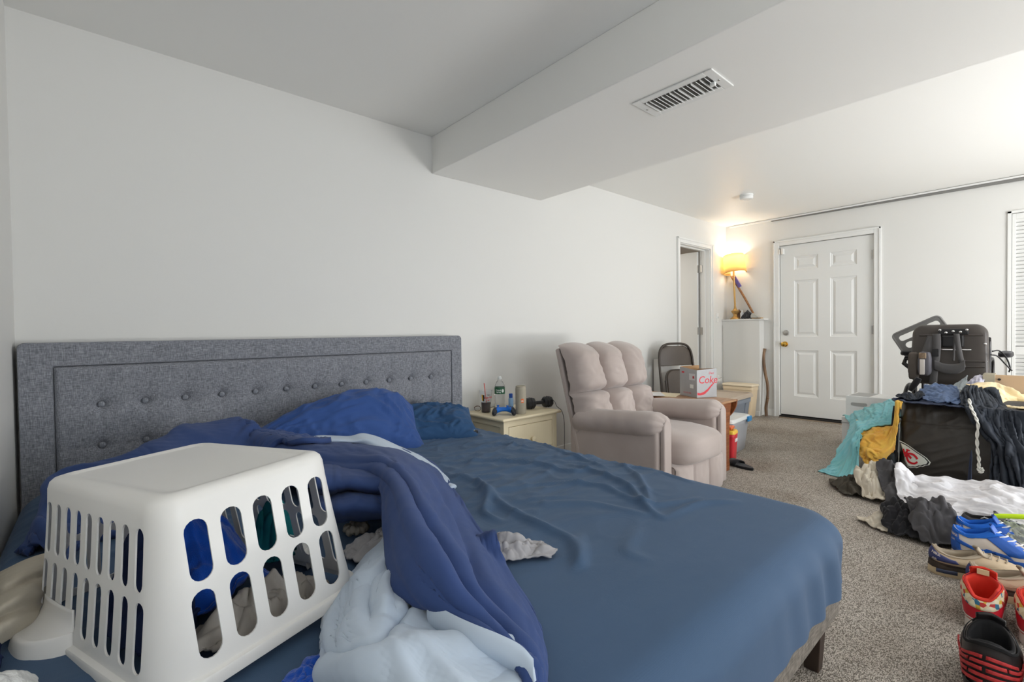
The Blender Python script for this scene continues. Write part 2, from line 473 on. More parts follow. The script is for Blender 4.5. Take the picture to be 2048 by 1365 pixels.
# room behind the doorway
b = MB().mm((4.2, YB+1.6, 0), (6.6, YB+1.7, 2.5)).mm((4.1, YB+T, 0), (4.2, YB+1.7, 2.5)).mm((6.5, YB+T, 0), (6.6, YB+1.7, 2.5))
struct(b.build('wall_hall', M_wall, smooth=0))
struct(MB().mm((4.1, YB+T, 2.19), (6.6, YB+1.7, 2.3)).build('ceiling_hall', M_back, smooth=0))
hl = bpy.data.lights.new('hall_fill', 'AREA'); hl.shape = 'DISK'; hl.size = 0.3; hl.energy = 9.0; hl.color = (1.0, 0.95, 0.88)  # unseen lamp added to brighten the open door leaf
ho = bpy.data.objects.new('hall_fill', hl); COL.objects.link(ho); ho.location = (4.7, YB+0.9, 2.18)
struct(MB().mm((4.1, YB, -0.1), (6.6, YB+1.7, 0)).build('floor_hall', M_carpet, smooth=0))

# ---- ledge (boxed ledge below the lamp)
LX = 6.045
LY0 = 2.296
struct(MB().mm((LX, LY0, 0), (XF, YB, 1.175)).build('wall_ledge', M_wall, smooth=0, bevel=0.004), 'white boxed-in ledge in the corner beside the entry door')
struct(MB().mm((LX-0.012, LY0-0.055, 1.175), (XF, YB, 1.192)).build('trim_ledge', M_trim, smooth=0, bevel=0.003))

# ---- casings
def casing_prof(w_, d):   # stepped casing: back thick, inner thin
    return w_, d
def casing_y(name, x0, x1, ztop, y, wd=0.058, dp=0.017):    # on the bed wall
    b = MB()
    for a0, a1 in ((x0-wd, x0), (x1, x1+wd)):
        b.mm((a0, y-dp, 0), (a1, y, ztop+wd))
    b.mm((x0, y-dp, ztop), (x1, y, ztop+wd))
    b.mm((x0-wd, y-dp-0.006, 0), (x0-wd+0.018, y-dp, ztop+wd)).mm((x1+wd-0.018, y-dp-0.006, 0), (x1+wd, y-dp, ztop+wd)).mm((x0-wd, y-dp-0.006, ztop+wd-0.018), (x1+wd, y-dp, ztop+wd))
    return struct(b.build(name, M_trim, smooth=0, bevel=0.004))
casing_y('trim_1', DX0+0.012, DX1-0.012, DZ-0.012, YB)
# jamb of the doorway
b = MB().mm((DX0, YB, 0), (DX0+0.02, YB+T, DZ)).mm((DX1-0.02, YB, 0), (DX1, YB+T, DZ)).mm((DX0, YB, DZ-0.02), (DX1, YB+T, DZ))
b.mm((DX0+0.02, YB+0.05, 0), (DX0+0.032, YB+0.085, DZ-0.02)).mm((DX1-0.032, YB+0.05, 0), (DX1-0.02, YB+0.085, DZ-0.02)).mm((DX0+0.02, YB+0.05, DZ-0.032), (DX1-0.02, YB+0.085, DZ-0.02))
struct(b.build('trim_2', M_trim, smooth=0, bevel=0.002))
# open door leaf in the hall
d2 = struct(MB().mm((DX1-0.062, YB+T+0.018, 0.012), (DX1-0.027, YB+T+0.74, DZ-0.03)).build('door_2', M_door, smooth=0, bevel=0.002), 'plain white door standing open beyond the doorway')
for hz in (1.83, 1.05, 0.25):
    h = MB().cyl((DX1-0.024, YB+T+0.006, hz-0.045), (DX1-0.024, YB+T+0.006, hz+0.045), 0.007, 10)
    h.mm((DX1-0.03, YB+T-0.03, hz-0.045), (DX1-0.021, YB+T, hz+0.045)).mm((DX1-0.062, YB+T+0.012, hz-0.045), (DX1-0.028, YB+T+0.019, hz+0.045))
    h.build('hinge', M_steel, d2, smooth=30)

# ---- entry door (six panels)
b = MB(); wd = 0.062; dp = 0.018
b.mm((XF-dp, EY1, 0), (XF, EY1+wd, EZ+wd)).mm((XF-dp, EY0-wd, 0), (XF, EY0, EZ+wd)).mm((XF-dp, EY0, EZ), (XF, EY1, EZ+wd))
b.mm((XF-dp-0.007, EY1+wd-0.02, 0), (XF-dp, EY1+wd, EZ+wd)).mm((XF-dp-0.007, EY0-wd, 0), (XF-dp, EY0-wd+0.02, EZ+wd)).mm((XF-dp-0.007, EY0-wd, EZ+wd-0.02), (XF-dp, EY1+wd, EZ+wd))
struct(b.build('trim_3', M_trim, smooth=0, bevel=0.004))
struct(MB().mm((XF+0.05, EY0, 0), (XF+T, EY1, EZ)).build('trim_4', M_dark, smooth=0))
def panel_door(name, y0, y1, z0, z1, x, panels, mt, dep=0.035):
    """door slab on plane x (facing -x) with raised panels: recess, bevel, raised field"""
    b = MB()
    ys = sorted({y0, y1} | {q for p in panels for q in (p[0], p[1])})
    zs = sorted({z0, z1} | {q for p in panels for q in (p[2], p[3])})
    def inside(a, c):
        return any(p[0] < a < p[1] and p[2] < c < p[3] for p in panels)
    for i in range(len(ys)-1):
        for j in range(len(zs)-1):
            if not inside((ys[i]+ys[i+1])/2, (zs[j]+zs[j+1])/2):
                b.add([(x, ys[i], zs[j]), (x, ys[i+1], zs[j]), (x, ys[i+1], zs[j+1]), (x, ys[i], zs[j+1])], [(0, 3, 2, 1)])
    b.add([(x, y0, z0), (x+dep, y0, z0), (x+dep, y1, z0), (x, y1, z0), (x, y0, z1), (x+dep, y0, z1), (x+dep, y1, z1), (x, y1, z1)],
          [(0, 1, 5, 4), (1, 2, 6, 5), (2, 3, 7, 6), (0, 3, 2, 1), (4, 5, 6, 7)])
    o = b.build(name, mt, smooth=0)
    for (a0, a1, c0, c1) in panels:
        p = MB(); lv = [(0, 0.0), (0.007, 0.006), (0.016, 0.0075), (0.022, 0.011), (0.030, 0.011), (0.052, 0.002), (0.053, 0.002)]
        rings = [[(x+d, a0+e, c0+e), (x+d, a1-e, c0+e), (x+d, a1-e, c1-e), (x+d, a0+e, c1-e)] for e, d in lv]
        vs = [v for r_ in rings for v in r_]; fs = []
        for i in range(len(rings)-1):
            for j in range(4): fs.append((i*4+j, i*4+(j+1) % 4, (i+1)*4+(j+1) % 4, (i+1)*4+j)[::-1])
        fs.append(tuple((len(rings)-1)*4+j for j in (3, 2, 1, 0)))
        p.add(vs, fs).build('panel', mt, o, smooth=0)
    return o
PZ = [(1.752, 1.915), (0.968, 1.632), (0.262, 0.808)]
PYs = [(1.350, 1.600), (1.716, 1.964)]
d1 = struct(panel_door('door_1', EY0+0.004, EY1-0.006, 0.036, EZ-0.005, XF+0.012, [(a, c, e, f) for (a, c) in PYs for (e, f) in PZ], M_door), 'white six-panel entry door with brass knob')
def knob(y, z, mt, name, prof):
    ax = Matrix.Rotation(R(-90), 3, 'Y')
    return MB().lathe(prof, 24, (XF+0.012, y, z), ax).build(name, mt, d1, smooth=40)
knob(2.063, 0.878, M_brass, 'door_knob', [(0.033, 0), (0.033, 0.006), (0.014, 0.009), (0.012, 0.03), (0.02, 0.036), (0.028, 0.046), (0.029, 0.056), (0.024, 0.066), (0.012, 0.071)])
knob(2.052, 1.015, M_steel, 'deadbolt', [(0.032, 0), (0.032, 0.008), (0.027, 0.015), (0.016, 0.017)])
for hz in (1.842, 1.039, 0.30):
    MB().cyl((XF-0.004, EY0+0.002, hz-0.05), (XF-0.004, EY0+0.002, hz+0.05), 0.007, 10).mm((XF-0.004, EY0, hz-0.045), (XF+0.013, EY0+0.022, hz+0.045)).build('hinge', M_steel, d1, smooth=30)
struct(MB().mm((XF-0.03, EY0, 0), (XF+0.06, EY1, 0.022)).build('trim_5', M_dark, smooth=0, bevel=0.004), 'dark worn door threshold')
struct(MB().mm((XF-0.075, EY0+0.02, 0), (XF-0.03, EY1-0.01, 0.007)).build('trim_6', mat('threshold_bar', srgb(150, 132, 112), 0.8), smooth=0, bevel=0.003))
# entry sensor on the door's top corner
s_ = thing('door_sensor', 'small white alarm sensor at the top corner of the entry door', 'sensor', (XF-0.02, 2.09, 1.985))
MB().mm((-0.012, -0.028, -0.035), (0.03, 0.0, 0.035)).build('sensor_body', M_white_pl, s_, smooth=30, bevel=0.006, seg=3)
MB().mm((-0.004, 0.012, -0.03), (0.02, 0.026, 0.03)).build('sensor_magnet', M_white_pl, s_, smooth=30, bevel=0.004)

# ---- louvred closet door
cl = MB().mm((XF-0.012, CY1-0.004, 0), (XF, CY1+0.022, CZ+0.02)).mm((XF-0.012, CY0, CZ), (XF, CY1+0.022, CZ+0.022))
struct(cl.build('trim_7', M_trim, smooth=0, bevel=0.002))
y1 = CY1-0.006; y0 = y1-0.46
c = MB(); xd = XF+0.006; st = 0.030
c.mm((xd, y0, 0.02), (xd+0.03, y0+st, CZ-0.004)).mm((xd, y1-st+0.006, 0.02), (xd+0.03, y1, CZ-0.004))
c.mm((xd, y0+st, CZ-0.055), (xd+0.03, y1-st+0.006, CZ-0.004)).mm((xd, y0+st, 0.80), (xd+0.03, y1-st+0.006, 0.875)).mm((xd, y0+st, 0.02), (xd+0.03, y1-st+0.006, 0.14))
d3 = struct(c.build('door_3', M_door, smooth=0, bevel=0.002), 'white louvred closet door')
sl = None; yc = (y0+y1)/2+0.003
for a, e in ((0.885, CZ-0.065), (0.15, 0.79)):
    z = a+0.012
    while z < e:
        if sl is None:
            sl = MB().box((0, 0, 0), (0.007, y1-y0-2*st+0.012, 0.033), Matrix.Rotation(R(-28), 3, 'Y')).build('slat', M_door, d3, smooth=0)
            o = sl
        else:
            o = sl.copy(); COL.objects.link(o); o.parent = d3
        o.location = (xd+0.015, yc, z); z += 0.0345
struct(MB().mm((XF+0.045, CY0, 0), (XF+T, CY1, CZ)).build('wall_closet_shade', M_dark, smooth=0))  # near-black backing, the closet's inner shade put into the colour
struct(MB().mm((xd, CY0, 0.02), (xd+0.03, y0-0.006, CZ-0.004)).build('door_4', M_door, smooth=0))

# ---- ceiling channel along the far wall
struct(MB().mm((XF-0.03, 0.0-1.9, ZC-0.022), (XF, 2.70, ZC-0.004)).build('trim_8', M_trim, smooth=0, bevel=0.002))
struct(MB().add([(XF-0.03, 2.2, ZC-0.024), (XF-0.001, 2.2, ZC-0.024), (XF-0.001, -1.9, ZC-0.024), (XF-0.03, -1.9, ZC-0.024),
                 (XF-0.026, 2.2, ZC-0.030), (XF-0.001, 2.2, ZC-0.030), (XF-0.001, -1.9, ZC-0.066), (XF-0.026, -1.9, ZC-0.066)],
                [(0, 3, 2, 1), (4, 5, 6, 7), (0, 1, 5, 4), (1, 2, 6, 5), (2, 3, 7, 6), (3, 0, 4, 7)]).build('trim_9', M_grey, smooth=0), 'grey strip painted as the shade under the ceiling channel')
# ---- baseboards
def bb(name, a, e):
    return struct(MB().mm(a, e).build(name, M_trim, smooth=0, bevel=0.005))
bb('baseboard_back', (XL, YB-0.014, 0), (DX0-0.05, YB, 0.085))
bb('baseboard_corner', (DX1+0.05, YB-0.014, 0), (LX, YB, 0.085))
bb('baseboard_far', (XF-0.014, EY1+0.062, 0), (XF, LY0, 0.085))
bb('baseboard_ledge', (LX-0.014, LY0, 0), (LX, YB, 0.06))
bb('baseboard_entry', (XF-0.014, CY1+0.02, 0), (XF, EY0-0.062, 0.085))
bb('baseboard_left', (XL, YW, 0), (XL+0.014, YB, 0.085))

# ---- ceiling register on the soffit
v = thing('ceiling_vent', 'white louvred air register screwed to the underside of the soffit', 'vent', (2.037, 1.112, SZ))
b = MB(); W2, L2 = 0.105, 0.195; w1, l1 = 0.066, 0.155
for a, e in (((-W2, -L2), (W2, -l1)), ((-W2, l1), (W2, L2)), ((-W2, -l1), (-w1, l1)), ((w1, -l1), (W2, l1))):
    b.mm((a[0], a[1], -0.006), (e[0], e[1], 0))
b.build('vent_frame', M_white_pl, v, smooth=0, bevel=0.003)
MB().mm((-w1, -l1, -0.0005), (w1, l1, 0.0)).build('vent_gap_shade', mat('gap_shade_grey', srgb(96, 94, 90), 0.7), v, smooth=0)  # flat sheet on the solid soffit, shade between the slats painted grey
f0 = None; n = 15
for i in range(n):
    y = -l1+0.012+(2*l1-0.024)*i/(n-1)
    if f0 is None:
        f0 = MB().box((0, 0, 0), (2*w1, 0.0022, 0.0150), Matrix.Rotation(R(-40), 3, 'X')).build('vent_slat', M_white_pl, v, smooth=0); o = f0
    else:
        o = f0.copy(); COL.objects.link(o); o.parent = v
    o.location = (0, y, -0.006)
    o.rotation_euler = (R([0, 18, -6, 25, 0, -8, 22, 4, 20, -5, 6, 0, -6, 4, 20][i]), 0, 0)
MB().mm((-0.004, -l1-0.004, -0.02), (0.012, -l1+0.018, -0.004)).build('damper_lever', M_white_pl, v, smooth=0, bevel=0.002)
for sx, sy in ((0.0, -0.176), (0.0, 0.176)):
    MB().lathe([(0.006, 0), (0.005, 0.003), (0.001, 0.004)], 12, (sx, sy, -0.006), Matrix.Rotation(R(180), 3, 'X')).build('screw', M_steel, v, smooth=40)
# ---- smoke detector
v = thing('smoke_detector', 'round white smoke detector on the ceiling in front of the entry door', 'detector', (4.86, 1.965, ZC))
ax = Matrix.Rotation(R(180), 3, 'X')
MB().lathe([(0.062, 0), (0.062, 0.012), (0.058, 0.014)], 40, (0, 0, 0), ax).build('detector_base', M_white_pl, v, smooth=30)
MB().lathe([(0.054, 0.014), (0.060, 0.016), (0.060, 0.034), (0.054, 0.044), (0.030, 0.048), (0.029, 0.046), (0.018, 0.046)], 40, (0, 0, 0), ax).build('detector_cover', M_white_pl, v, smooth=30)
# ---- switch and outlet on the bed wall beside the doorway
v = thing('light_switch', 'white toggle light switch plate between the doorway and the lamp ledge', 'switch', (5.912, YB, 1.215))
MB().mm((-0.036, -0.006, -0.058), (0.036, 0, 0.058)).build('switch_plate', M_white_pl, v, smooth=0, bevel=0.003)
MB().box((0, -0.012, 0.004), (0.010, 0.018, 0.024), Matrix.Rotation(R(20), 3, 'X')).build('toggle', M_white_pl, v, smooth=0, bevel=0.002)
v = thing('wall_outlet', 'white wall outlet low on the wall beside the lamp ledge', 'outlet', (5.925, YB, 0.42))
MB().mm((-0.036, -0.006, -0.058), (0.036, 0, 0.058)).build('outlet_plate', M_white_pl, v, smooth=0, bevel=0.003)
for dz in (-0.024, 0.024): MB().mm((-0.015, -0.010, dz-0.014), (0.015, -0.005, dz+0.014)).build('socket', M_trim, v, smooth=0, bevel=0.004)
cb = MB().tube(catmull([(5.925, YB-0.012, 0.44), (5.93, YB-0.05, 0.45), (5.965, YB-0.05, 0.36), (5.99, YB-0.04, 0.12), (6.02, YB-0.03, 0.3), (6.037, YB-0.02, 0.7), (6.04, YB-0.012, 1.12)], 40), 0.0025, 6).build('lamp_cord', mat('clear_cord', srgb(205, 200, 190), 0.4), smooth=180, center=True)
tag(cb, 'thin pale cord running from the wall outlet up to the lamp ledge', 'cord')
# ================================================================== BED
def heather(name, c1, c2, c3, scale=260):
    """heathered woven upholstery: crossed thread streaks in three tones"""
    M = bpy.data.materials.new(name); M.use_nodes = True
    nt = M.node_tree; N = nt.nodes; L = nt.links; b = N['Principled BSDF']
    b.inputs['Roughness'].default_value = 0.9; b.inputs['Specular IOR Level'].default_value = 0.15
    b.inputs['Sheen Weight'].default_value = 0.15
    tc = N.new('ShaderNodeTexCoord'); outs = []
    for sc in ((scale, scale, scale*0.12), (scale*0.12, scale, scale)):
        mp = N.new('ShaderNodeMapping'); mp.inputs['Scale'].default_value = sc; L.new(tc.outputs['Object'], mp.inputs[0])
        n = N.new('ShaderNodeTexNoise'); n.inputs['Scale'].default_value = 1.0; n.inputs['Detail'].default_value = 3; L.new(mp.outputs[0], n.inputs['Vector'])
        outs.append(n)
    a = N.new('ShaderNodeMath'); a.operation = 'ADD'; L.new(outs[0].outputs['Fac'], a.inputs[0]); L.new(outs[1].outputs['Fac'], a.inputs[1])
    h = N.new('ShaderNodeMath'); h.operation = 'MULTIPLY'; h.inputs[1].default_value = 0.5; L.new(a.outputs[0], h.inputs[0])
    r = N.new('ShaderNodeValToRGB'); e = r.color_ramp.elements
    e[0].position = 0.36; e[0].color = c1; e[1].position = 0.64; e[1].color = c3
    k = e.new(0.5); k.color = c2
    L.new(h.outputs[0], r.inputs[0]); L.new(r.outputs[0], b.inputs['Base Color'])
    bp = N.new('ShaderNodeBump'); bp.inputs['Strength'].default_value = 0.35; bp.inputs['Distance'].default_value = 0.001
    L.new(h.outputs[0], bp.inputs['Height']); L.new(bp.outputs[0], b.inputs['Normal'])
    MATS[name] = M
    return M
M_head = heather('heather_grey_blue', srgb(104, 106, 112), srgb(134, 136, 143), srgb(166, 168, 175), 420)
M_rail = heather('heather_taupe', srgb(92, 84, 76), srgb(120, 112, 102), srgb(148, 138, 128))
M_btn = heather('button_cloth', srgb(96, 100, 108), srgb(132, 136, 144), srgb(168, 170, 176), 420)
M_wood_dk = mat('dark_wood', srgb(64, 50, 42), 0.5, noise=(14, 0.5))
M_sheet = mat('sheet_cloth', wrinkle=(5.0, 0.12, 0.010), col= srgb(72, 96, 126), rough=0.72, noise=(1.5, 0.35), col2=srgb(60, 86, 114), weave=(220, 0.12), bump=(38, 0.10, 0.004), sheen=0.08, spec=0.25)
M_pill1 = mat('pillow_cloth', wrinkle=(7.0, 0.3, 0.012), col= srgb(58, 88, 150), rough=0.75, noise=(3, 0.35), col2=srgb(46, 74, 128), bump=(60, 0.08, 0.003), sheen=0.1, spec=0.2)
M_pill2 = mat('pillow_cloth_teal', wrinkle=(7.0, 0.4, 0.014), col= srgb(48, 82, 122), rough=0.75, noise=(3, 0.4), col2=srgb(40, 70, 104), bump=(50, 0.10, 0.004), sheen=0.08, spec=0.2)
M_navy = mat('comforter_navy', wrinkle=(5.0, 0.18, 0.010), col= srgb(60, 80, 130), rough=0.85, noise=(2.5, 0.35), col2=srgb(52, 70, 112), bump=(45, 0.12, 0.004), sheen=0.08, spec=0.15)
M_lblue = mat('comforter_pale', wrinkle=(5.0, 0.2, 0.010), col= srgb(196, 210, 226), rough=0.8, noise=(2.5, 0.25), col2=srgb(180, 196, 216), bump=(40, 0.08, 0.004), sheen=0.2, spec=0.2)

bed = thing('bed_frame', 'king bed frame with grey tufted button headboard against the wall', 'bed', (0.815, 1.55, 0))
def bch(b, name, mt, par=None, **k):     # a bed part built in world coordinates
    o = b.build(name, mt, None, **k)
    o.parent = par or bed
    o.matrix_parent_inverse = Matrix.Translation(-Vector(bed.location))
    return o
HX0, HX1, HZ = -0.240, 1.868, 1.046
PX0, PX1, PZ1 = -0.138, 1.784, 0.946
# border of the headboard: rounded top corners, one U-shaped upholstered band
def hb_outline(x0, x1, z1, r, zb):
    pts = [(x0, zb)]
    for i in range(9): a = R(180-90*i/8); pts.append((x0+r+r*math.cos(a), z1-r+r*math.sin(a)))
    for i in range(9): a = R(90-90*i/8); pts.append((x1-r+r*math.cos(a), z1-r+r*math.sin(a)))
    pts.append((x1, zb)); return pts
o_ = hb_outline(HX0, HX1, HZ, 0.022, 0.10); i_ = hb_outline(PX0, PX1, PZ1, 0.006, 0.10)
rings = []
for t, y in ((0.0, 2.748), (0.0, 2.672), (0.004, 2.656), (0.014, 2.647), (0.03, 2.643), (0.5, 2.641), (0.95, 2.643), (0.985, 2.648), (1.0, 2.662)):
    rings.append([(a[0]+(c[0]-a[0])*t, y, a[1]+(c[1]-a[1])*t) for a, c in zip(o_, i_)])
bch(MB().grid(np.array(rings)), 'headboard_border', M_head, smooth=50)
bch(MB().mm((HX0+0.02, 2.668, 0.10), (HX1-0.02, 2.748, HZ-0.03)), 'headboard_core', M_head, smooth=0)
# tufted panel
nx, nz_ = 330, 116
X, Z = np.meshgrid(np.linspace(PX0+0.001, PX1-0.001, nx), np.linspace(0.28, PZ1-0.001, nz_), indexing='ij')
BX = [0.005+0.1474*i for i in range(12)]; BZ = [0.780, 0.606, 0.432]
edge = np.minimum.reduce([X-PX0, PX1-X, PZ1-Z]); dep = 0.016*np.clip(1-edge/0.016, 0, 1)**2
dx = np.min([np.abs(X-q) for q in BX], axis=0); dz = np.min([np.abs(Z-q) for q in BZ], axis=0)
seamv = 0.0028*np.exp(-(dx/0.0035)**2)*(Z < 0.80) + 0.0016*np.exp(-(dx/0.0035)**2)*(Z >= 0.80)
seamh = 0.0030*np.exp(-(dz/0.0035)**2)
dep = dep+np.maximum(seamv, seamh)
dep = dep-0.004*np.clip(dx/0.074, 0, 1)**0.6*np.clip(dz/0.087, 0, 1)**0.6
for q in BX:
    for p in BZ:
        rr = np.hypot(X-q, (Z-p))
        dep = dep+0.017*np.exp(-(rr/0.019)**2)+0.011*np.exp(-(rr/0.045)**2)
nzz = Noise(4); dep = dep+0.0008*nzz(X*20, Z*20)
G = np.stack([X, 2.640+dep, Z], 2)
hp = bch(MB().grid(G), 'headboard_panel', M_head, smooth=180)
b0 = None
for q in BX:
    for p in BZ[:2]:
        if b0 is None:
            b0 = bch(MB().lathe([(0.0125, 0), (0.0125, 0.003), (0.011, 0.007), (0.006, 0.0095), (0.001, 0.010)], 16, (0, 0, 0), Matrix.Rotation(R(90), 3, 'X')), 'tuft_button', M_btn, smooth=50); o = b0
        else:
            o = b0.copy(); COL.objects.link(o)
        o.location = (q, 2.6565, p)
# rails and legs
bch(MB().mm((1.715, 0.43, 0.15), (1.755, 2.66, 0.34)), 'side_rail', M_rail, smooth=0, bevel=0.012, seg=3)
bch(MB().mm((-0.225, 0.43, 0.15), (-0.185, 2.66, 0.34)), 'side_rail', M_rail, smooth=0, bevel=0.012, seg=3)
bch(MB().mm((-0.225, 0.428, 0.15), (1.757, 0.468, 0.34)), 'foot_rail', M_rail, smooth=0, bevel=0.012, seg=3)
bch(MB().mm((-0.19, 0.46, 0.20), (1.72, 2.66, 0.24)), 'slat_deck', M_wood_dk, smooth=0)
for lx, ly in ((1.655, 0.475), (-0.14, 0.475), (1.66, 2.55), (-0.14, 2.55), (0.77, 0.5)):
    bch(MB().hexa([(lx-0.02, ly-0.02, 0), (lx+0.02, ly-0.02, 0), (lx+0.02, ly+0.02, 0), (lx-0.02, ly+0.02, 0)],
                  [(lx-0.03, ly-0.03, 0.17), (lx+0.03, ly-0.03, 0.17), (lx+0.03, ly+0.03, 0.17), (lx-0.03, ly+0.03, 0.17)]), 'leg', M_wood_dk, smooth=0, bevel=0.003)

# ---- mattress under the fitted sheet
MX0, MX1, MY0, MY1, MZ = -0.238, 1.815, 0.405, 2.636, 0.467
def drop(d, r=0.085, down=0.20):   # arc length past the start of the edge -> (offset outwards, drop)
    a = np.clip(d/r, 0, math.pi/2)
    return r*np.sin(a), r*(1-np.cos(a))+np.clip(d-r*math.pi/2, 0, None)
r_ = 0.085; arc = r_*math.pi/2
def axis_pts(a0, a1, n, ext):
    t = np.linspace(-(arc+ext[0]), (a1-a0-2*r_)+arc+ext[1], n); return t
def axis_map(t, a0, a1):
    L_ = a1-a0-2*r_
    lo, hi = np.clip(-t, 0, None), np.clip(t-L_, 0, None)
    o1, d1_ = drop(lo); o2, d2_ = drop(hi)
    return a0+r_+np.clip(t, 0, L_)-o1+o2, d1_+d2_
tu = axis_pts(MX0, MX1, 230, (0.10, 0.12)); tv = axis_pts(MY0, MY1, 250, (0.125, 0.10))
xu, du = axis_map(tu, MX0, MX1); yv, dv = axis_map(tv, MY0, MY1)
X, Y = np.meshgrid(xu, yv, indexing='ij'); DU, DV = np.meshgrid(du, dv, indexing='ij')
Z = MZ-np.maximum(DU, DV)-0.25*np.minimum(DU, DV)
rc = 0.14
for cx, cy, sx, sy in ((MX1-rc, MY0+rc, 1, -1), (MX1-rc, MY1-rc, 1, 1), (MX0+rc, MY0+rc, -1, -1), (MX0+rc, MY1-rc, -1, 1)):
    ax, ay = (X-cx)*sx, (Y-cy)*sy; q = (ax > 0) & (ay > 0)
    k = np.where(q, np.maximum(ax, ay)/np.maximum(np.hypot(ax, ay), 1e-6), 1.0)
    X = np.where(q, cx+(X-cx)*k, X); Y = np.where(q, cy+(Y-cy)*k, Y)
# body sag at the sides, creases on the top (drawn as pulled folds)
nA, nB, nC = Noise(11), Noise(12), Noise(13)
top = np.clip(1-np.maximum(DU, DV)/0.05, 0, 1)
wx = X+0.06*nA(X*3, Y*3); wy = Y+0.06*nB(X*3, Y*3)
mask = np.clip((Y-0.75)/0.6, 0.05, 1)*np.clip(1.25-np.abs(X-1.2)*0.6, 0.2, 1)
f1 = np.clip(ridge(nC, wx*2.2+wy*3.6, wx*0.9-wy*4.4, 1.7)-0.45, 0, 1)**1.6
f2 = np.clip(ridge(nC, wx*6.5+wy*4.0, wx*2-wy*9, 5.1)-0.35, 0, 1)**1.5
f3 = np.clip(ridge(nA, wx*14, wy*20, 9.0)-0.3, 0, 1)
Z = Z+top*mask*(0.024*f1+0.013*f2+0.004*f3*np.clip((Y-1.0), 0, 1)) + top*0.004*nB(X*2.2, Y*2.2)
def crease(px, amp, wid):
    global Z
    P = catmull(np.array([F(a, c, MZ)[:2].tolist()+[0] for a, c in px]), 30)[:, :2]
    d = np.full(X.shape, 9.0); tt = np.zeros(X.shape)
    for i in range(len(P)-1):
        a, e = P[i], P[i+1]-P[i]
        t = np.clip(((X-a[0])*e[0]+(Y-a[1])*e[1])/max(e@e, 1e-9), 0, 1)
        di = np.hypot(X-a[0]-t*e[0], Y-a[1]-t*e[1]); m_ = di < d
        d = np.where(m_, di, d); tt = np.where(m_, (i+t)/(len(P)-1), tt)
    Z = Z+top*amp*np.exp(-(d/wid)**2)*np.sin(np.pi*np.clip(tt*0.92+0.04, 0, 1))**0.5
for px, amp, wid in (
    ([(890, 950), (955, 968), (1000, 1010), (1075, 1050), (1140, 1080), (1160, 1130)], 0.017, 0.016),
    ([(955, 965), (975, 1000), (970, 1030), (1000, 1045)], 0.018, 0.014),
    ([(880, 930), (970, 925), (1060, 930), (1140, 945), (1180, 940)], 0.016, 0.013),
    ([(1140, 930), (1200, 950), (1260, 980), (1290, 1015), (1320, 1035)], 0.018, 0.014),
    ([(1230, 925), (1270, 950), (1295, 990), (1300, 1020)], 0.013, 0.011),
    ([(1000, 985), (1100, 970), (1200, 975), (1290, 1010), (1400, 1000)], 0.013, 0.014),
    ([(1330, 1035), (1400, 1010), (1470, 1005)], 0.012, 0.016),
    ([(1060, 1010), (1170, 1008), (1290, 1030)], 0.010, 0.016),
    ([(1060, 880), (1120, 905), (1180, 925), (1215, 940)], 0.012, 0.010),
    ([(1160, 1070), (1165, 1110), (1150, 1140)], 0.010, 0.016),
    ([(930, 905), (1000, 890), (1080, 900)], 0.010, 0.010),
    ([(1275, 1060), (1255, 1100), (1290, 1120)], 0.007, 0.022),
    ([(1240, 935), (1300, 940), (1380, 965)], 0.010, 0.010)):
    crease(px, amp, wid)
# pulled pleats hanging at the foot corner
side = np.clip(np.maximum(DU, DV)/0.10, 0, 1)
pl = np.sin(X*48+4*nA(X*2, Z*3))*np.clip((X-1.1)*1.8, 0, 1)
Y = Y-side*(DV > DU)*0.010*pl
X = X+np.where((DU > DV) & (X > 1), side*0.006*np.sin(Y*30), 0)
BOT = 0.20+0.09*np.clip((X-0.9)/0.9, 0, 1)*(DV > DU)
G = np.stack([X, Y, np.maximum(Z, 0.17)], 2)
o = MB().grid(G).build('mattress', M_sheet, smooth=180, center=True)
tag(o, 'king mattress under a wrinkled slate blue fitted sheet', 'mattress')
BEDH = HMap(-0.30, 1.95, 0.30, 2.75, 0.012, 0.20)
BEDH.set(MX0, MX1, MY0, MY1, MZ)
BEDH.splat(G[::2, ::2], 0.0)

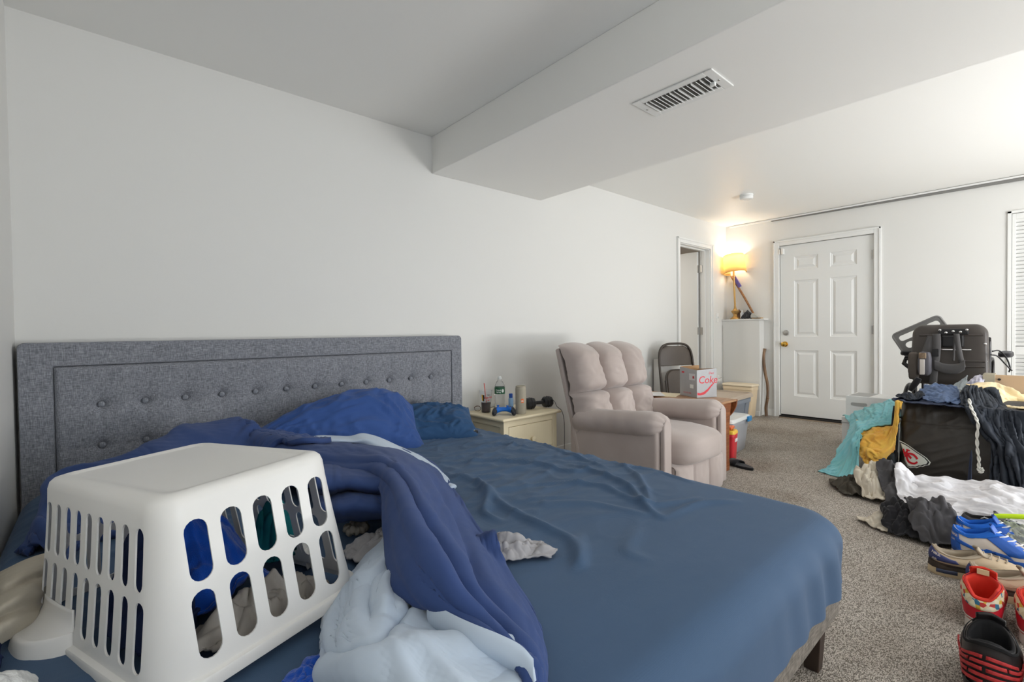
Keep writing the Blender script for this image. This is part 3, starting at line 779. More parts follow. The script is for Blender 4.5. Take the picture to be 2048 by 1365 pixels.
# ---- pillows
def pillow(name, c, half, rot, mt, seed, label, group=None, wr=0.02, sharp=2.6, par=None, warp=None):
    nu, nv = 84, 64
    u = np.linspace(-1, 1, nu); v_ = np.linspace(-1, 1, nv)
    U, V_ = np.meshgrid(u, v_, indexing='ij')
    U, V_ = np.sin(U*math.pi/2), np.sin(V_*math.pi/2)
    th = (np.clip(1-np.abs(U)**sharp, 0, 1)*np.clip(1-np.abs(V_)**sharp, 0, 1))**0.5
    nA, nB = Noise(seed), Noise(seed+1)
    wa = U+0.25*nA(U*1.5, V_*1.5); wb_ = V_+0.25*nB(U*1.5, V_*1.5)
    pinch = 1-0.06*(1-np.abs(V_))*np.abs(U)**4
    pinv = 1-0.10*(1-np.abs(U))*np.abs(V_)**4
    def side_(sg):
        f = np.clip(ridge(nA, wa*2.6, wb_*1.8, sg*4.0)-0.35, 0, 1)**1.4*1.0+0.45*np.clip(ridge(nB, wa*6, wb_*5, sg*2)-0.2, 0, 1)
        edge_ = np.clip((1-np.maximum(np.abs(U), np.abs(V_)))*4, 0, 1)
        n_ = th*half[2]*(1+0.22*nB(U*1.2, V_*1.2, sg*7))+wr*(f-0.25)*edge_**0.5
        Gq = np.stack([U*half[0]*pinch, V_*half[1]*pinv, sg*np.maximum(n_*edge_**0.25, 0.002)], 2)
        return warp(Gq, U, V_) if warp else Gq
    b = MB()
    M = Matrix(rot) if not isinstance(rot, Matrix) else rot
    A = np.array(M)
    for sg in (1, -1):
        Gs = side_(sg)@A.T+np.array(c)
        if sg < 0: Gs = Gs[::-1]
        b.grid(Gs)
    o = b.build(name, mt, par, smooth=180, center=par is None)
    return tag(o, label, 'pillow', group) if label else o
def axes(u, v):   # rotation matrix with columns u, v (orthonormalised), n = u x v
    u = Vector(u).normalized(); v = Vector(v); v = (v-u*v.dot(u)).normalized(); n = u.cross(v)
    return Matrix((( u[0], v[0], n[0]), (u[1], v[1], n[1]), (u[2], v[2], n[2])))
def slump(Gq, U, V_):
    t = (U+1)/2
    prof = 0.42+0.58*np.sin(np.clip(t*1.02, 0, 1)*math.pi*0.62)**0.9*np.clip((1.06-t)*5.5, 0.25, 1)**0.5
    Gq = Gq.copy(); Gq[..., 1] = (Gq[..., 1]+0.225)*prof-0.225
    return Gq
pillow('pillow', (0.925, 2.40, 0.590), (0.42, 0.235, 0.135), axes((1, -0.17, -0.045), (0.05, 0.50, 0.42)), M_pill1, 21,
       'plump royal blue pillow leaning on the middle of the tufted headboard', 'pillows at the headboard', wr=0.03, sharp=2.2, warp=slump)
pillow('pillow', (1.46, 2.40, 0.525), (0.27, 0.20, 0.085), axes((1, -0.45, -0.03), (0.3, 0.8, 0.28)), M_pill2, 31,
       'flatter teal blue wrinkled pillow lying beside the nightstand', 'pillows at the headboard', wr=0.028)
# small black charger beside the pillow
c_ = F(945, 868, 0.48)
v = thing('charging_case', 'small black device lying by the teal pillow at the bed edge', 'device', (c_[0], c_[1], MZ+0.006), R(-25))
MB().mm((-0.03, -0.02, 0), (0.03, 0.02, 0.028)).build('case_body', mat('black_plastic', srgb(24, 24, 26), 0.35), v, smooth=0, bevel=0.007, seg=3)
MB().mm((-0.018, -0.012, 0.027), (0.012, 0.008, 0.030)).build('case_label', M_white_pl, v, smooth=0, bevel=0.001)
# ---- upturned laundry basket
M_bask = mat('basket_plastic', srgb(240, 238, 235), 0.32, noise=(2, 0.25), col2=srgb(232, 230, 220), spec=0.4)
BA, BB, BH = 0.335, 0.5285, 0.304
BFL = 0.038
def basket():
    t = 0.0028
    n = 8
    def ring(off, z, rad):
        return [(x, y, z) for x, y in rrect(BA+2*off, BB+2*off, rad, n)]
    outer = []
    # from the centre of the flat base, over the rounded shoulder, down the flared wall, out to the lip and its turned edge
    for off, z, rad in ((-0.145, -0.0035, 0.004), (-0.05, -0.0035, 0.02), (-0.036, -0.003, 0.022), (-0.032, 0.0, 0.024), (-0.022, 0.0, 0.03), (-0.010, -0.003, 0.036), (-0.003, -0.010, 0.04), (0.0005, -0.022, 0.042)):
        outer.append(ring(off, z, rad))
    for k in range(1, 9):
        f = k/8; outer.append(ring(0.0005+BFL*0.86*f**1.15, -0.022-(BH-0.034)*f, 0.042+0.032*f))
    lip = [(BFL*0.86+0.004, -BH+0.010), (BFL*0.86+0.009, -BH+0.009), (BFL*0.86+0.011, -BH+0.006), (BFL*0.86+0.011, -BH-0.012)]
    for off, z in lip: outer.append(ring(off, z, 0.08))
    inner = [ring(BFL*0.86+0.011-t, -BH-0.012, 0.078), ring(BFL*0.86+0.011-t, -BH+0.003, 0.078), ring(BFL*0.86+0.006, -BH+0.0055, 0.076), ring(BFL*0.86-t, -BH+0.007, 0.073)]
    for k in range(7, -1, -1):
        f = k/8; inner.append(ring(0.0005+BFL*0.86*f**1.15-t, -0.022-(BH-0.034)*f, 0.042+0.032*f-0.002))
    inner += [ring(-0.014, -0.006, 0.034), ring(-0.036, -0.0065, 0.02), ring(-0.1445, -0.0065, 0.004)]
    rs = outer+inner; m_ = len(rs[0])
    b = MB(); vs = [v for r_ in rs for v in r_]; fs = []
    for i in range(len(rs)-1):
        for j in range(m_): fs.append((i*m_+j, (i+1)*m_+j, (i+1)*m_+(j+1) % m_, i*m_+(j+1) % m_))
    fs.append(tuple(range(m_))); fs.append(tuple((len(rs)-1)*m_+j for j in range(m_-1, -1, -1)))
    b.add(vs, fs)
    shell = b.build('basket_shell', M_bask, None, smooth=50)
    cut = MB()
    def stadium(w_, h_):
        p = []; r_ = w_/2
        for i in range(9): a = R(180*i/8); p.append((r_*math.cos(a), h_/2-r_+r_*math.sin(a)))
        for i in range(9): a = R(180+180*i/8); p.append((r_*math.cos(a), -h_/2+r_+r_*math.sin(a)))
        return p
    rows = ((-0.099, 0.103, 0), (-0.219, 0.110, 1))
    for zc, hh, rw in rows:
        f = -zc/BH
        off = BFL*f
        sw = 0.037
        for k in range(5):      # ends
            x = 0.004+(k-2)*(0.0565+0.006*f)
            for sy in (-1, 1):
                M = frame((x, sy*(BB/2+off), zc), (1, 0, 0), (0, 0, 1))
                cut.prism(stadium(sw, hh), 0.08, M @ Matrix.Translation((0, 0, -0.04)))
        for k in range(9):      # long sides
            y = (k-4)*(0.0515+0.0045*f)
            for sx in (-1, 1):
                M = frame((sx*(BA/2+off), y, zc), (0, 1, 0), (0, 0, 1))
                cut.prism(stadium(0.0285, hh), 0.08, M @ Matrix.Translation((0, 0, -0.04)))
    # hand openings in the lip of the long sides
    co = cut.build('cutter', M_bask, None, smooth=0)
    md = shell.modifiers.new('slots', 'BOOLEAN'); md.operation = 'DIFFERENCE'; md.object = co; md.solver = 'EXACT'
    dg = bpy.context.evaluated_depsgraph_get()
    me = bpy.data.meshes.new_from_object(shell.evaluated_get(dg))
    shell.modifiers.clear(); shell.data = me
    me.polygons.foreach_set('use_smooth', [True]*len(me.polygons)); me.set_sharp_from_angle(angle=R(42))
    bpy.data.objects.remove(co, do_unlink=True)
    return shell
bk = thing('laundry_basket', 'upside-down white plastic laundry basket with slotted sides on the bed', 'basket', (0.1566, 1.2306, 0.7829-BH*0.996))
bk.rotation_euler = (Matrix.Rotation(R(17.77), 3, 'Z') @ Matrix.Rotation(R(-3.91), 3, 'X') @ Matrix.Rotation(R(-2.13), 3, 'Y')).to_euler()
sh = basket(); sh.parent = bk; sh.location = (0, 0, BH)
# scooped carrying handles on the long sides (turned upside down with the basket)
for sx, yc in ((-1, 0.135), (1, 0.0)):
    rows = []
    for oz, ox, hw in ((0.070, 0.004, 0.078), (0.050, 0.010, 0.082), (0.034, 0.028, 0.086), (0.030, 0.048, 0.086), (0.032, 0.057, 0.086), (0.026, 0.062, 0.088), (0.004, 0.066, 0.092), (-0.012, 0.067, 0.095)):
        row = []
        for k in range(17):
            a = -1+k/8.0
            fall = (1-abs(a)**2.6)**0.8
            xw = BA/2+BFL*0.86*max(0.0, 1-oz/BH)
            row.append((sx*(xw-0.002+ox*fall), yc+a*hw, oz))
        rows.append(row)
    G = loft(rows, 28, 41)
    MB().grid(G if sx > 0 else G[:, ::-1]).build('handle', M_bask, bk, smooth=180, solid=0.003)
# ================================================================== COMFORTER AND CLOTHES ON THE BED
def net(rows): return [[F(*p) for p in r_] for r_ in rows]
def crumple(name, c, size, rot, mt, hm, label, cat, group=None, rest=1.02, lift=0.03, seed=1, n=46, steps=70, solid=0.005, goal=0.006, sub=1, amp=0.02, dome=0.0, grav=0.0006, restv=None, n2=None, thick=0.005, irr=0.16, crease=(0.014, 9.0)):
    """a crumpled sheet of cloth: starts too large for its footprint, buckles and settles on what lies below"""
    m_ = n2 or max(14, int(n*size[1]/size[0])) if size[1] <= size[0] else n2 or n
    U, V_ = np.meshgrid(np.linspace(-1, 1, n), np.linspace(-1, 1, m_), indexing='ij')
    nA, nB = Noise(seed*3+100), Noise(seed*3+101)
    k = 1+irr*nA(U*1.3, V_*1.3, 2.2)*np.maximum(np.abs(U), np.abs(V_))+irr*0.5*nB(U*3, V_*3)*np.maximum(np.abs(U), np.abs(V_))
    # round the corners of the sheet
    rr = np.maximum(np.hypot(U, V_), 1e-6); ss = np.maximum(np.abs(U), np.abs(V_))
    k = k*(1-0.55*(1-ss/rr)*ss)
    x, y = U*size[0]/2*k, V_*size[1]/2*k
    ca, sa = math.cos(rot), math.sin(rot)
    X, Y = c[0]+x*ca-y*sa, c[1]+x*sa+y*ca
    z0 = hm(X.ravel(), Y.ravel()).reshape(X.shape)
    z0 = 0.6*z0+0.4*z0.max()*np.ones_like(z0) if lift > 0.05 else z0
    rs_ = np.random.RandomState(seed); sx_, sy_ = size[0]*5.0, size[1]*5.0     # folds are laid in metres, long and narrow
    f_ = np.zeros_like(U); an0 = rs_.uniform(0, math.pi)
    for k_ in range(4):
        an = an0+(0.0, 0.5, -0.45, 1.4)[k_]+0.5*nA(U*0.9, V_*0.9, 4.0); fr = (1.0, 1.5, 2.2, 0.8)[k_]; am = (1.0, 0.7, 0.4, 0.6)[k_]
        p_ = (U*sx_*np.cos(an)+V_*sy_*np.sin(an)); q_ = (-U*sx_*np.sin(an)+V_*sy_*np.cos(an))
        p_ = p_+0.5*nA(U*1.5, V_*1.5, k_*3.0); q_ = q_+0.5*nB(U*1.5, V_*1.5, k_*3.0)
        f_ = f_+am*np.clip(ridge(nA if k_ % 2 else nB, p_*0.22*fr, q_*1.4*fr, 5.0*k_)-0.25, 0, 1)**1.4
    Z = z0+lift+dome*np.clip(1-rr**2, 0, 1)+amp*(1.5*f_+0.6*nA(U*1.3, V_*1.3, 7))*np.clip(1.25-rr*0.8, 0.3, 1)
    G = pbd(np.stack([X, Y, Z], 2), rest=rest, steps=steps, iters=5, ground=hm, goal=goal, grav=grav, seed=seed, jitter=0.002, thick=thick, bend=0.35, restv=restv, stiff=0.12)
    ms = min(size); crease = (min(crease[0], 0.045*ms), crease[1]*max(1.0, 0.25/ms)**0.5)
    o = cloth(name, G, mt, label, cat, group, solid=solid, sub=sub, seed=seed, crease=crease)
    hm.splat(G, 0.003)
    return o
M_royal = mat('towel_royal', srgb(28, 88, 196), 0.95, noise=(30, 0.4), col2=srgb(20, 66, 160), bump=(420, 0.6, 0.003), sheen=0.4, spec=0.1)
M_gcloth = mat('grey_jersey', srgb(172, 170, 172), 0.9, noise=(8, 0.3), col2=srgb(150, 148, 150), bump=(120, 0.15, 0.002), spec=0.1)
M_gcloth2 = mat('warm_grey_jersey', srgb(176, 170, 162), 0.9, noise=(9, 0.4), col2=srgb(140, 134, 128), bump=(120, 0.15, 0.002), spec=0.1)
M_beige = mat('oatmeal_fleece', srgb(196, 188, 172), 0.95, noise=(6, 0.4), col2=srgb(170, 160, 142), bump=(150, 0.25, 0.002), spec=0.1)
M_teal = mat('teal_cotton', srgb(30, 110, 116), 0.9, noise=(6, 0.4), spec=0.1)
M_dnavy = mat('dark_navy_jersey', srgb(42, 52, 84), 0.9, noise=(7, 0.4), bump=(100, 0.15, 0.002), spec=0.1)
M_whitef = mat('white_fleece', srgb(236, 236, 234), 0.95, noise=(8, 0.2), col2=srgb(214, 214, 210), bump=(300, 0.6, 0.004), spec=0.1)
M_black = mat('black_fabric', srgb(38, 37, 40), 0.85, noise=(10, 0.4), col2=srgb(24, 24, 26), bump=(150, 0.2, 0.002), sheen=0.2, spec=0.2)
crumple('shirt', (0.235, 1.045), (0.27, 0.12), 0.35, M_gcloth2, BEDH, 'grey jersey shirt crumpled behind the wide slots of the basket', 'shirt', 'clothes under and around the basket', rest=1.02, lift=0.03, dome=0.035, seed=3, n=44, steps=30, goal=0.03)
crumple('bath_towel', (0.14, 1.24), (0.24, 0.30), 0.5, M_royal, BEDH, 'royal blue terry towel heaped inside the upturned basket', 'towel', 'clothes under and around the basket', rest=1.02, lift=0.05, dome=0.135, seed=2, n=44, steps=30, goal=0.03)
crumple('shirt', (0.06, 1.14), (0.10, 0.24), 0.3, M_dnavy, BEDH, 'dark navy shirt crumpled behind the narrow slots of the basket', 'shirt', 'clothes under and around the basket', rest=1.02, lift=0.03, dome=0.05, seed=4, n=36, steps=30, goal=0.03)
crumple('shirt', (0.33, 1.30), (0.12, 0.14), 0.2, M_teal, BEDH, 'teal cotton shirt bundled in the far end of the basket', 'shirt', 'clothes under and around the basket', rest=1.02, lift=0.04, dome=0.10, seed=7, n=30, steps=24, goal=0.05)
rows = [[F(*p_) for p_ in r_] for r_ in (
 [(-8,1155,.49),(20,1140,.52),(60,1120,.525),(118,1100,.49)],
 [(-10,1178,.54),(15,1163,.56),(58,1143,.56),(112,1125,.52)],
 [(-12,1205,.525),(12,1188,.545),(52,1168,.545),(106,1152,.51)],
 [(-14,1228,.545),(8,1210,.555),(46,1192,.555),(98,1180,.515)],
 [(-16,1250,.515),(5,1235,.53),(40,1218,.53),(88,1205,.50)],
 [(-18,1272,.52),(0,1258,.525),(32,1242,.525),(72,1230,.50)],
 [(-20,1300,.485),(-2,1288,.49),(25,1272,.49),(55,1258,.482)])]
G = loft(rows, 60, 44); G[..., 0] = np.maximum(G[..., 0], XL+0.008)
cloth('sweatpants', creased(G, 0.008, 7.0, 17, 1.57), M_beige, 'oatmeal sweatpants folded between the basket and the wall', 'pants', 'clothes under and around the basket', crease=None)
crumple('sweatshirt', (-0.185, 1.23), (0.085, 0.20), 0.1, M_dnavy, BEDH, 'dark navy sweatshirt under the scooped basket handle', 'sweatshirt', 'clothes under and around the basket', rest=1.02, lift=0.02, seed=10, n=30, n2=40, steps=40, goal=0.02)
crumple('sock', (-0.135, 1.08), (0.10, 0.12), 0.1, M_whitef, BEDH, 'white fuzzy sock beside the basket handle', 'sock', 'clothes under and around the basket', rest=1.02, lift=0.02, dome=0.025, seed=12, n=26, steps=30, goal=0.05, amp=0.008)
crumple('shirt', (0.56, 1.20), (0.16, 0.16), 0.3, M_gcloth, BEDH, 'pale grey shirt tucked between the basket and the pale comforter fold', 'shirt', 'clothes under and around the basket', rest=1.02, lift=0.01, seed=13, n=34, steps=40, goal=0.02)
crumple('hand_towel', (0.275, 0.825), (0.10, 0.10), 0.3, M_royal, BEDH, 'bright blue terry cloth under the basket rim beside the pale comforter fold', 'towel', 'clothes under and around the basket', rest=1.02, lift=0.006, seed=14, n=30, steps=40, goal=0.03, amp=0.01)
crumple('sweatpants', (0.805, 0.935), (0.24, 0.10), -0.55, M_gcloth, BEDH, 'pale grey twisted sweatpants lying alone on the blue sheet', 'pants', 'clothes under and around the basket', rest=1.02, lift=0.012, dome=0.02, seed=16, n=60, n2=34, steps=50, goal=0.02, amp=0.012, restv=1.02)
cf = thing('comforter', 'bunched navy comforter with pale blue lining thrown across the bed', 'comforter', (0.55, 1.2, MZ))
def cch(name, G, mt, solid=0.016, sub=1, crease=None, seed=1):
    G = upsample(G, 2)
    if crease: G = creased(G, crease[0], crease[1], seed)
    sub = 0
    o = MB().grid(G-np.array(cf.location)).build(name, mt, cf, smooth=180, solid=solid, sub=sub)
    return o
navy = net([
 [(520,866,.545),(515,876,.63),(505,905,.60),(500,960,.50)],
 [(625,882,.545),(620,895,.645),(615,925,.62),(612,975,.54)],
 [(705,885,.53),(700,900,.645),(692,935,.63),(688,968,.59)],
 [(800,897,.50),(775,913,.645),(755,935,.65),(738,962,.61)],
 [(862,932,.48),(830,948,.64),(795,962,.66),(765,985,.62)],
 [(905,985,.475),(860,1000,.63),(815,1010,.66),(772,1045,.60)],
 [(945,1050,.475),(895,1060,.61),(835,1070,.65),(778,1100,.57)],
 [(985,1105,.475),(930,1120,.60),(860,1135,.63),(785,1145,.56)],
 [(1020,1165,.475),(960,1175,.59),(890,1185,.61),(800,1185,.56)],
 [(1060,1225,.475),(1010,1235,.57),(940,1235,.59),(860,1213,.57)],
 [(1082,1285,.475),(1050,1290,.56),(1000,1285,.585),(950,1258,.575)],
 [(1086,1340,.475),(1072,1345,.545),(1055,1335,.57),(1035,1300,.57)],
 [(1078,1400,.475),(1070,1395,.53),(1065,1380,.55),(1060,1340,.56)]])
G = loft(navy, 96, 40)
uu, vv = np.meshgrid(np.linspace(0, 1, 96), np.linspace(0, 1, 40), indexing='ij')
nA, nB = Noise(41), Noise(42)
fold = 0.016*(np.clip(ridge(nA, uu*2.2+0.3*nB(uu*3, vv*3), vv*5.0+uu*1.5)-0.2, 0, 1)-0.3)*np.sin(np.pi*np.clip(vv*1.1-0.05, 0, 1))
fold = fold-0.040*np.exp(-((vv-0.52-0.06*np.sin(uu*7))/0.06)**2)*np.clip(uu*4-0.9, 0, 1)*np.clip((0.9-uu)*6, 0, 1)
fold = fold-0.028*np.exp(-((vv-0.26-0.05*np.sin(uu*9+1))/0.05)**2)*np.clip(uu*4-1.4, 0, 1)*np.clip((0.86-uu)*6, 0, 1)
n_ = normals(G); n_ *= np.sign(n_[..., 2:3].mean()) if abs(n_[..., 2].mean()) > 0 else 1
G = G+n_*fold[..., None]
G = pbd(G, rest=1.03, steps=20, iters=4, ground=BEDH, goal=0.22, grav=0.0004, seed=3, jitter=0.003, thick=0.012, bend=0.4, stiff=0.2)
cch('navy_cover', G, M_navy, 0.020, crease=(0.009, 5.0), seed=5); BEDH.splat(G, 0.012)
# quilting stitch lines (short seams pressed into the navy side)
def stitch(u0, v0, u1, v1):
    pts = []
    for t in np.linspace(0, 1, 14):
        a = (u0+(u1-u0)*t)*(G.shape[0]-1); c = (v0+(v1-v0)*t)*(G.shape[1]-1)
        i, j = int(a), int(c); pts.append(G[i, j]+np.array([0, 0, 0.009])-np.array(cf.location))
    MB().tube(pts, 0.0022, 5).build('quilt_seam', mat('seam_navy', srgb(28, 36, 70), 0.9), cf, smooth=180)
stitch(0.62, 0.92, 0.60, 0.62); stitch(0.62, 0.92, 0.52, 0.97)
# far mound against the pillow, behind the basket
crest = [F(*p) for p in ((76,1085,.50),(84,1040,.54),(97,975,.59),(125,950,.61),(180,930,.63),(262,907,.66),(300,888,.68),(345,868,.69),(420,848,.70),(478,842,.70),(500,866,.66),(535,872,.645),(575,880,.60))]
rows = []
for i, c in enumerate(crest):
    k = min(1, i/3)
    rows.append([(c[0]-0.04*(1-k), min(c[1]+0.20*k+0.03, 2.60), 0.475), (c[0]-0.02*(1-k), min(c[1]+0.09*k, 2.58), c[2]-0.05), tuple(c), (c[0]+0.05, c[1]-0.12, c[2]-0.035), (c[0]+0.06, c[1]-0.26, max(c[2]-0.12, 0.50)), (c[0]+0.06, c[1]-0.36, 0.48)])
Gm = loft(rows, 90, 46)
uu, vv = np.meshgrid(np.linspace(0, 1, 90), np.linspace(0, 1, 46), indexing='ij')
Gm[..., 2] += 0.022*(np.clip(ridge(nA, uu*6+0.4*nB(uu*4, vv*2), vv*1.6)-0.25, 0, 1)-0.3)*np.sin(np.pi*vv)
Gm = pbd(Gm, rest=1.03, steps=20, iters=5, ground=BEDH, goal=0.12, grav=0.0003, seed=5, jitter=0.003, thick=0.010)
cch('navy_cover', Gm, M_navy, 0.020, crease=(0.012, 5.0), seed=6); BEDH.splat(Gm, 0.01)
# turned-under fold below the crest
fold_ = net([
 [(632,930,.60),(632,948,.64),(634,975,.625),(638,990,.575),(640,1000,.58),(644,1020,.575),(648,1042,.52)],
 [(700,925,.60),(698,945,.64),(695,970,.63),(690,988,.575),(695,998,.585),(698,1022,.58),(700,1042,.53)],
 [(765,935,.60),(762,955,.635),(756,975,.625),(752,990,.58),(757,998,.59),(763,1018,.58),(768,1034,.54)],
 [(790,965,.60),(788,975,.62),(782,985,.61),(778,995,.58),(778,1005,.58),(778,1018,.57),(778,1030,.55)]])
Gf = loft(fold_, 44, 50)
uu, vv = np.meshgrid(np.linspace(0, 1, 44), np.linspace(0, 1, 50), indexing='ij')
Gf[..., 2] += 0.010*nA(uu*4, vv*2)+0.004*np.clip(ridge(nB, uu*5, vv*1.2)-0.3, 0, 1)
Gf = pbd(Gf, rest=1.02, steps=10, iters=4, ground=None, goal=0.2, grav=0.0, seed=6, jitter=0.002)
cch('turned_fold', Gf, M_navy, 0.014, crease=(0.006, 9.0), seed=4)
# pale lining folded out at the front
pale = net([
 [(784,1072,.515),(790,1076,.535),(800,1082,.54),(818,1092,.535)],
 [(735,1112,.495),(762,1118,.548),(792,1130,.552),(820,1150,.54)],
 [(703,1152,.485),(738,1160,.556),(782,1172,.56),(835,1195,.545)],
 [(670,1208,.48),(720,1212,.562),(792,1216,.565),(885,1228,.545)],
 [(648,1262,.478),(718,1262,.56),(815,1262,.552),(962,1272,.55)],
 [(648,1310,.478),(738,1310,.565),(862,1302,.568),(1048,1316,.556)],
 [(660,1362,.478),(758,1362,.572),(902,1352,.572),(1074,1350,.545)],
 [(690,1435,.478),(800,1435,.562),(930,1425,.568),(1058,1405,.53)],
 [(730,1500,.474),(830,1500,.53),(930,1495,.53),(1030,1480,.49)]])
Gp = loft(pale, 84, 60)
uu, vv = np.meshgrid(np.linspace(0, 1, 84), np.linspace(0, 1, 60), indexing='ij')
n_ = normals(Gp); n_ *= np.sign(n_[..., 2].mean())
f_ = 0.014*(np.clip(ridge(nB, uu*2.6+vv*2.0+0.3*nA(uu*3, vv*3), vv*2.4-uu*1.4)-0.3, 0, 1)-0.2)
f_ = f_-0.028*np.exp(-((vv-0.40-0.25*(uu-0.35))/0.07)**2)*np.exp(-((uu-0.36)/0.09)**2)
f_ = f_-0.014*np.exp(-((uu-0.60+0.22*vv-0.10*np.sin(vv*5))/0.022)**2)*np.clip(vv*5, 0, 1)
f_ = f_+0.012*np.exp(-((uu-0.72+0.12*vv)/0.06)**2)
Gp = Gp+n_*f_[..., None]
Gp = pbd(Gp, rest=1.03, steps=20, iters=4, ground=None, goal=0.15, grav=0.0002, seed=8, jitter=0.003, bend=0.5, stiff=0.3)
Gp[..., 2] = np.maximum(Gp[..., 2], MZ+0.010)
cch('pale_lining', Gp, M_lblue, 0.016, crease=(0.009, 5.5), seed=9); BEDH.splat(Gp, 0.01)
# pale hem along the turned edge and the strip peeping out on the far side
hem = [F(*p) for p in ((858,1212,.574),(905,1240,.586),(950,1262,.592),(1000,1283,.590),(1040,1304,.584),(1066,1332,.575))]
rows = [[h_+np.array([0.0, 0.0, 0.008]) for h_ in hem], [h_+np.array([-0.006, -0.008, 0.004]) for h_ in hem], [h_+np.array([-0.010, -0.014, -0.010]) for h_ in hem], [h_+np.array([-0.004, -0.010, -0.03]) for h_ in hem]]
cch('pale_hem', loft(rows, 8, 40), M_lblue, 0.006)
far_ = net([
 [(612,884,.60),(618,888,.58),(625,892,.56)], [(640,872,.605),(648,882,.61),(655,892,.59)], [(700,874,.60),(702,882,.605),(704,890,.58)], [(735,868,.60),(738,880,.605),(742,893,.585)],
 [(790,890,.545),(786,897,.575),(782,905,.58)], [(842,915,.515),(834,922,.55),(828,930,.56)], [(872,935,.50),(860,945,.535),(850,952,.54)], [(898,962,.485),(884,968,.52),(872,978,.53)], [(888,975,.478),(884,985,.50),(880,992,.51)]])
Gs = loft(far_, 60, 12); Gs[..., 2] += 0.006*nA(np.linspace(0, 9, 60)[:, None], np.linspace(0, 2, 12)[None])
cch('pale_edge', Gs, M_lblue, 0.006)
tip = net([[(888,984,.478),(892,972,.49),(900,968,.495)], [(896,986,.478),(902,974,.50),(910,972,.49)], [(905,982,.478),(910,976,.49),(912,976,.48)]])
cch('pale_corner', loft(tip, 14, 14), M_lblue, 0.008)
# pale pillowcase corner beyond the big pillow
rows = net([[(455,846,.70),(462,838,.70),(468,842,.66)], [(480,832,.70),(488,828,.70),(492,836,.66)], [(500,828,.70),(506,826,.70),(508,834,.66)]])

# hair scrunchie in the hollow of the comforter
p = F(712, 1056, 0.50)
ring_ = [(p[0]+0.024*math.cos(a), p[1]+0.024*math.sin(a), p[2]+0.003*math.sin(5*a)) for a in np.linspace(0, 2*math.pi, 48, endpoint=False)]
o = MB().tube(ring_, [0.011+0.0035*math.sin(13*a) for a in np.linspace(0, 2*math.pi, 48, endpoint=False)], 10, closed=True).build('hair_scrunchie', mat('scrunchie_grey', srgb(150, 144, 136), 0.95, bump=(200, 0.4, 0.002)), smooth=180, center=True)
tag(o, 'grey ruched hair scrunchie in the hollow of the comforter', 'scrunchie')
# ================================================================== NIGHTSTAND AND WHAT STANDS ON IT
M_cream = mat('cream_lacquer', srgb(246, 232, 198), 0.4, noise=(5, 0.25), col2=srgb(230, 212, 176))
M_pine = mat('raw_pine', srgb(206, 160, 112), 0.55, noise=(9, 0.4), col2=srgb(180, 132, 88))
NX0, NX1, NY0, NY1, NZ = 1.935, 2.490, 2.292, 2.735, 0.502
ns = thing('nightstand', 'cream wooden nightstand with a panelled drawer between bed and recliner', 'nightstand', ((NX0+NX1)/2, (NY0+NY1)/2, 0))
hx, hy = (NX1-NX0)/2, (NY1-NY0)/2
MB().mm((-hx, -hy, NZ-0.020), (hx, hy, NZ)).build('nightstand_top', M_cream, ns, smooth=30, bevel=0.009, seg=3)
bx, by = hx-0.028, hy-0.028
for sx in (-1, 1):
    for sy in (-1, 1):
        MB().mm((sx*bx-sx*0.042, sy*by-sy*0.04, 0), (sx*bx, sy*by, NZ-0.02)).build('corner_post', M_cream, ns, smooth=30, bevel=0.003)
for sx in (-1, 1): MB().mm((sx*(bx-0.010), -by+0.04, 0.06), (sx*(bx-0.022), by-0.04, NZ-0.02)).build('side_panel', M_cream, ns, smooth=0)
for sx in (-1, 1):
    for za, zb_ in ((NZ-0.062, NZ-0.02), (0.06, 0.11)): MB().mm((sx*bx, -by+0.04, za), (sx*(bx-0.022), by-0.04, zb_)).build('side_rail', M_cream, ns, smooth=0, bevel=0.002)
MB().mm((-bx+0.04, by-0.012, 0.06), (bx-0.04, by, NZ-0.02)).build('back_panel', M_pine, ns, smooth=0)
for za, zb_ in ((NZ-0.062, NZ-0.02), (0.06, 0.10)): MB().mm((-bx+0.042, -by+0.004, za), (bx-0.042, -by+0.024, zb_)).build('front_rail', M_cream, ns, smooth=0)
dr = MB().mm((-bx+0.045, -by+0.001, 0.262), (bx-0.045, -by+0.02, NZ-0.065)).build('drawer', M_cream, ns, smooth=0, bevel=0.003)
MB().mm((-bx+0.045, -by+0.001, 0.103), (bx-0.045, -by+0.02, 0.259)).build('drawer', M_cream, ns, smooth=0, bevel=0.003)
MB().lathe([(0.010, 0), (0.008, 0.008), (0.009, 0.014), (0.018, 0.02), (0.019, 0.028), (0.012, 0.034), (0.002, 0.036)], 24, (0, -by+0.001, 0.335), Matrix.Rotation(R(90), 3, 'X')).build('drawer_knob', M_cream, dr, smooth=40)

M_clear = mat('clear_plastic', srgb(248, 250, 252), 0.06, trans=0.96, ior=1.22, spec=0.6)
M_cola = mat('cola_drink', srgb(48, 22, 22), 0.15)
M_red = mat('print_red', srgb(206, 50, 50), 0.5)
M_yel = mat('print_yellow', srgb(232, 184, 60), 0.5)
M_blk = mat('print_black', srgb(30, 30, 32), 0.5)
def on_ns(px, py): 
    p = F(px, py, NZ); return (p[0], p[1], NZ)
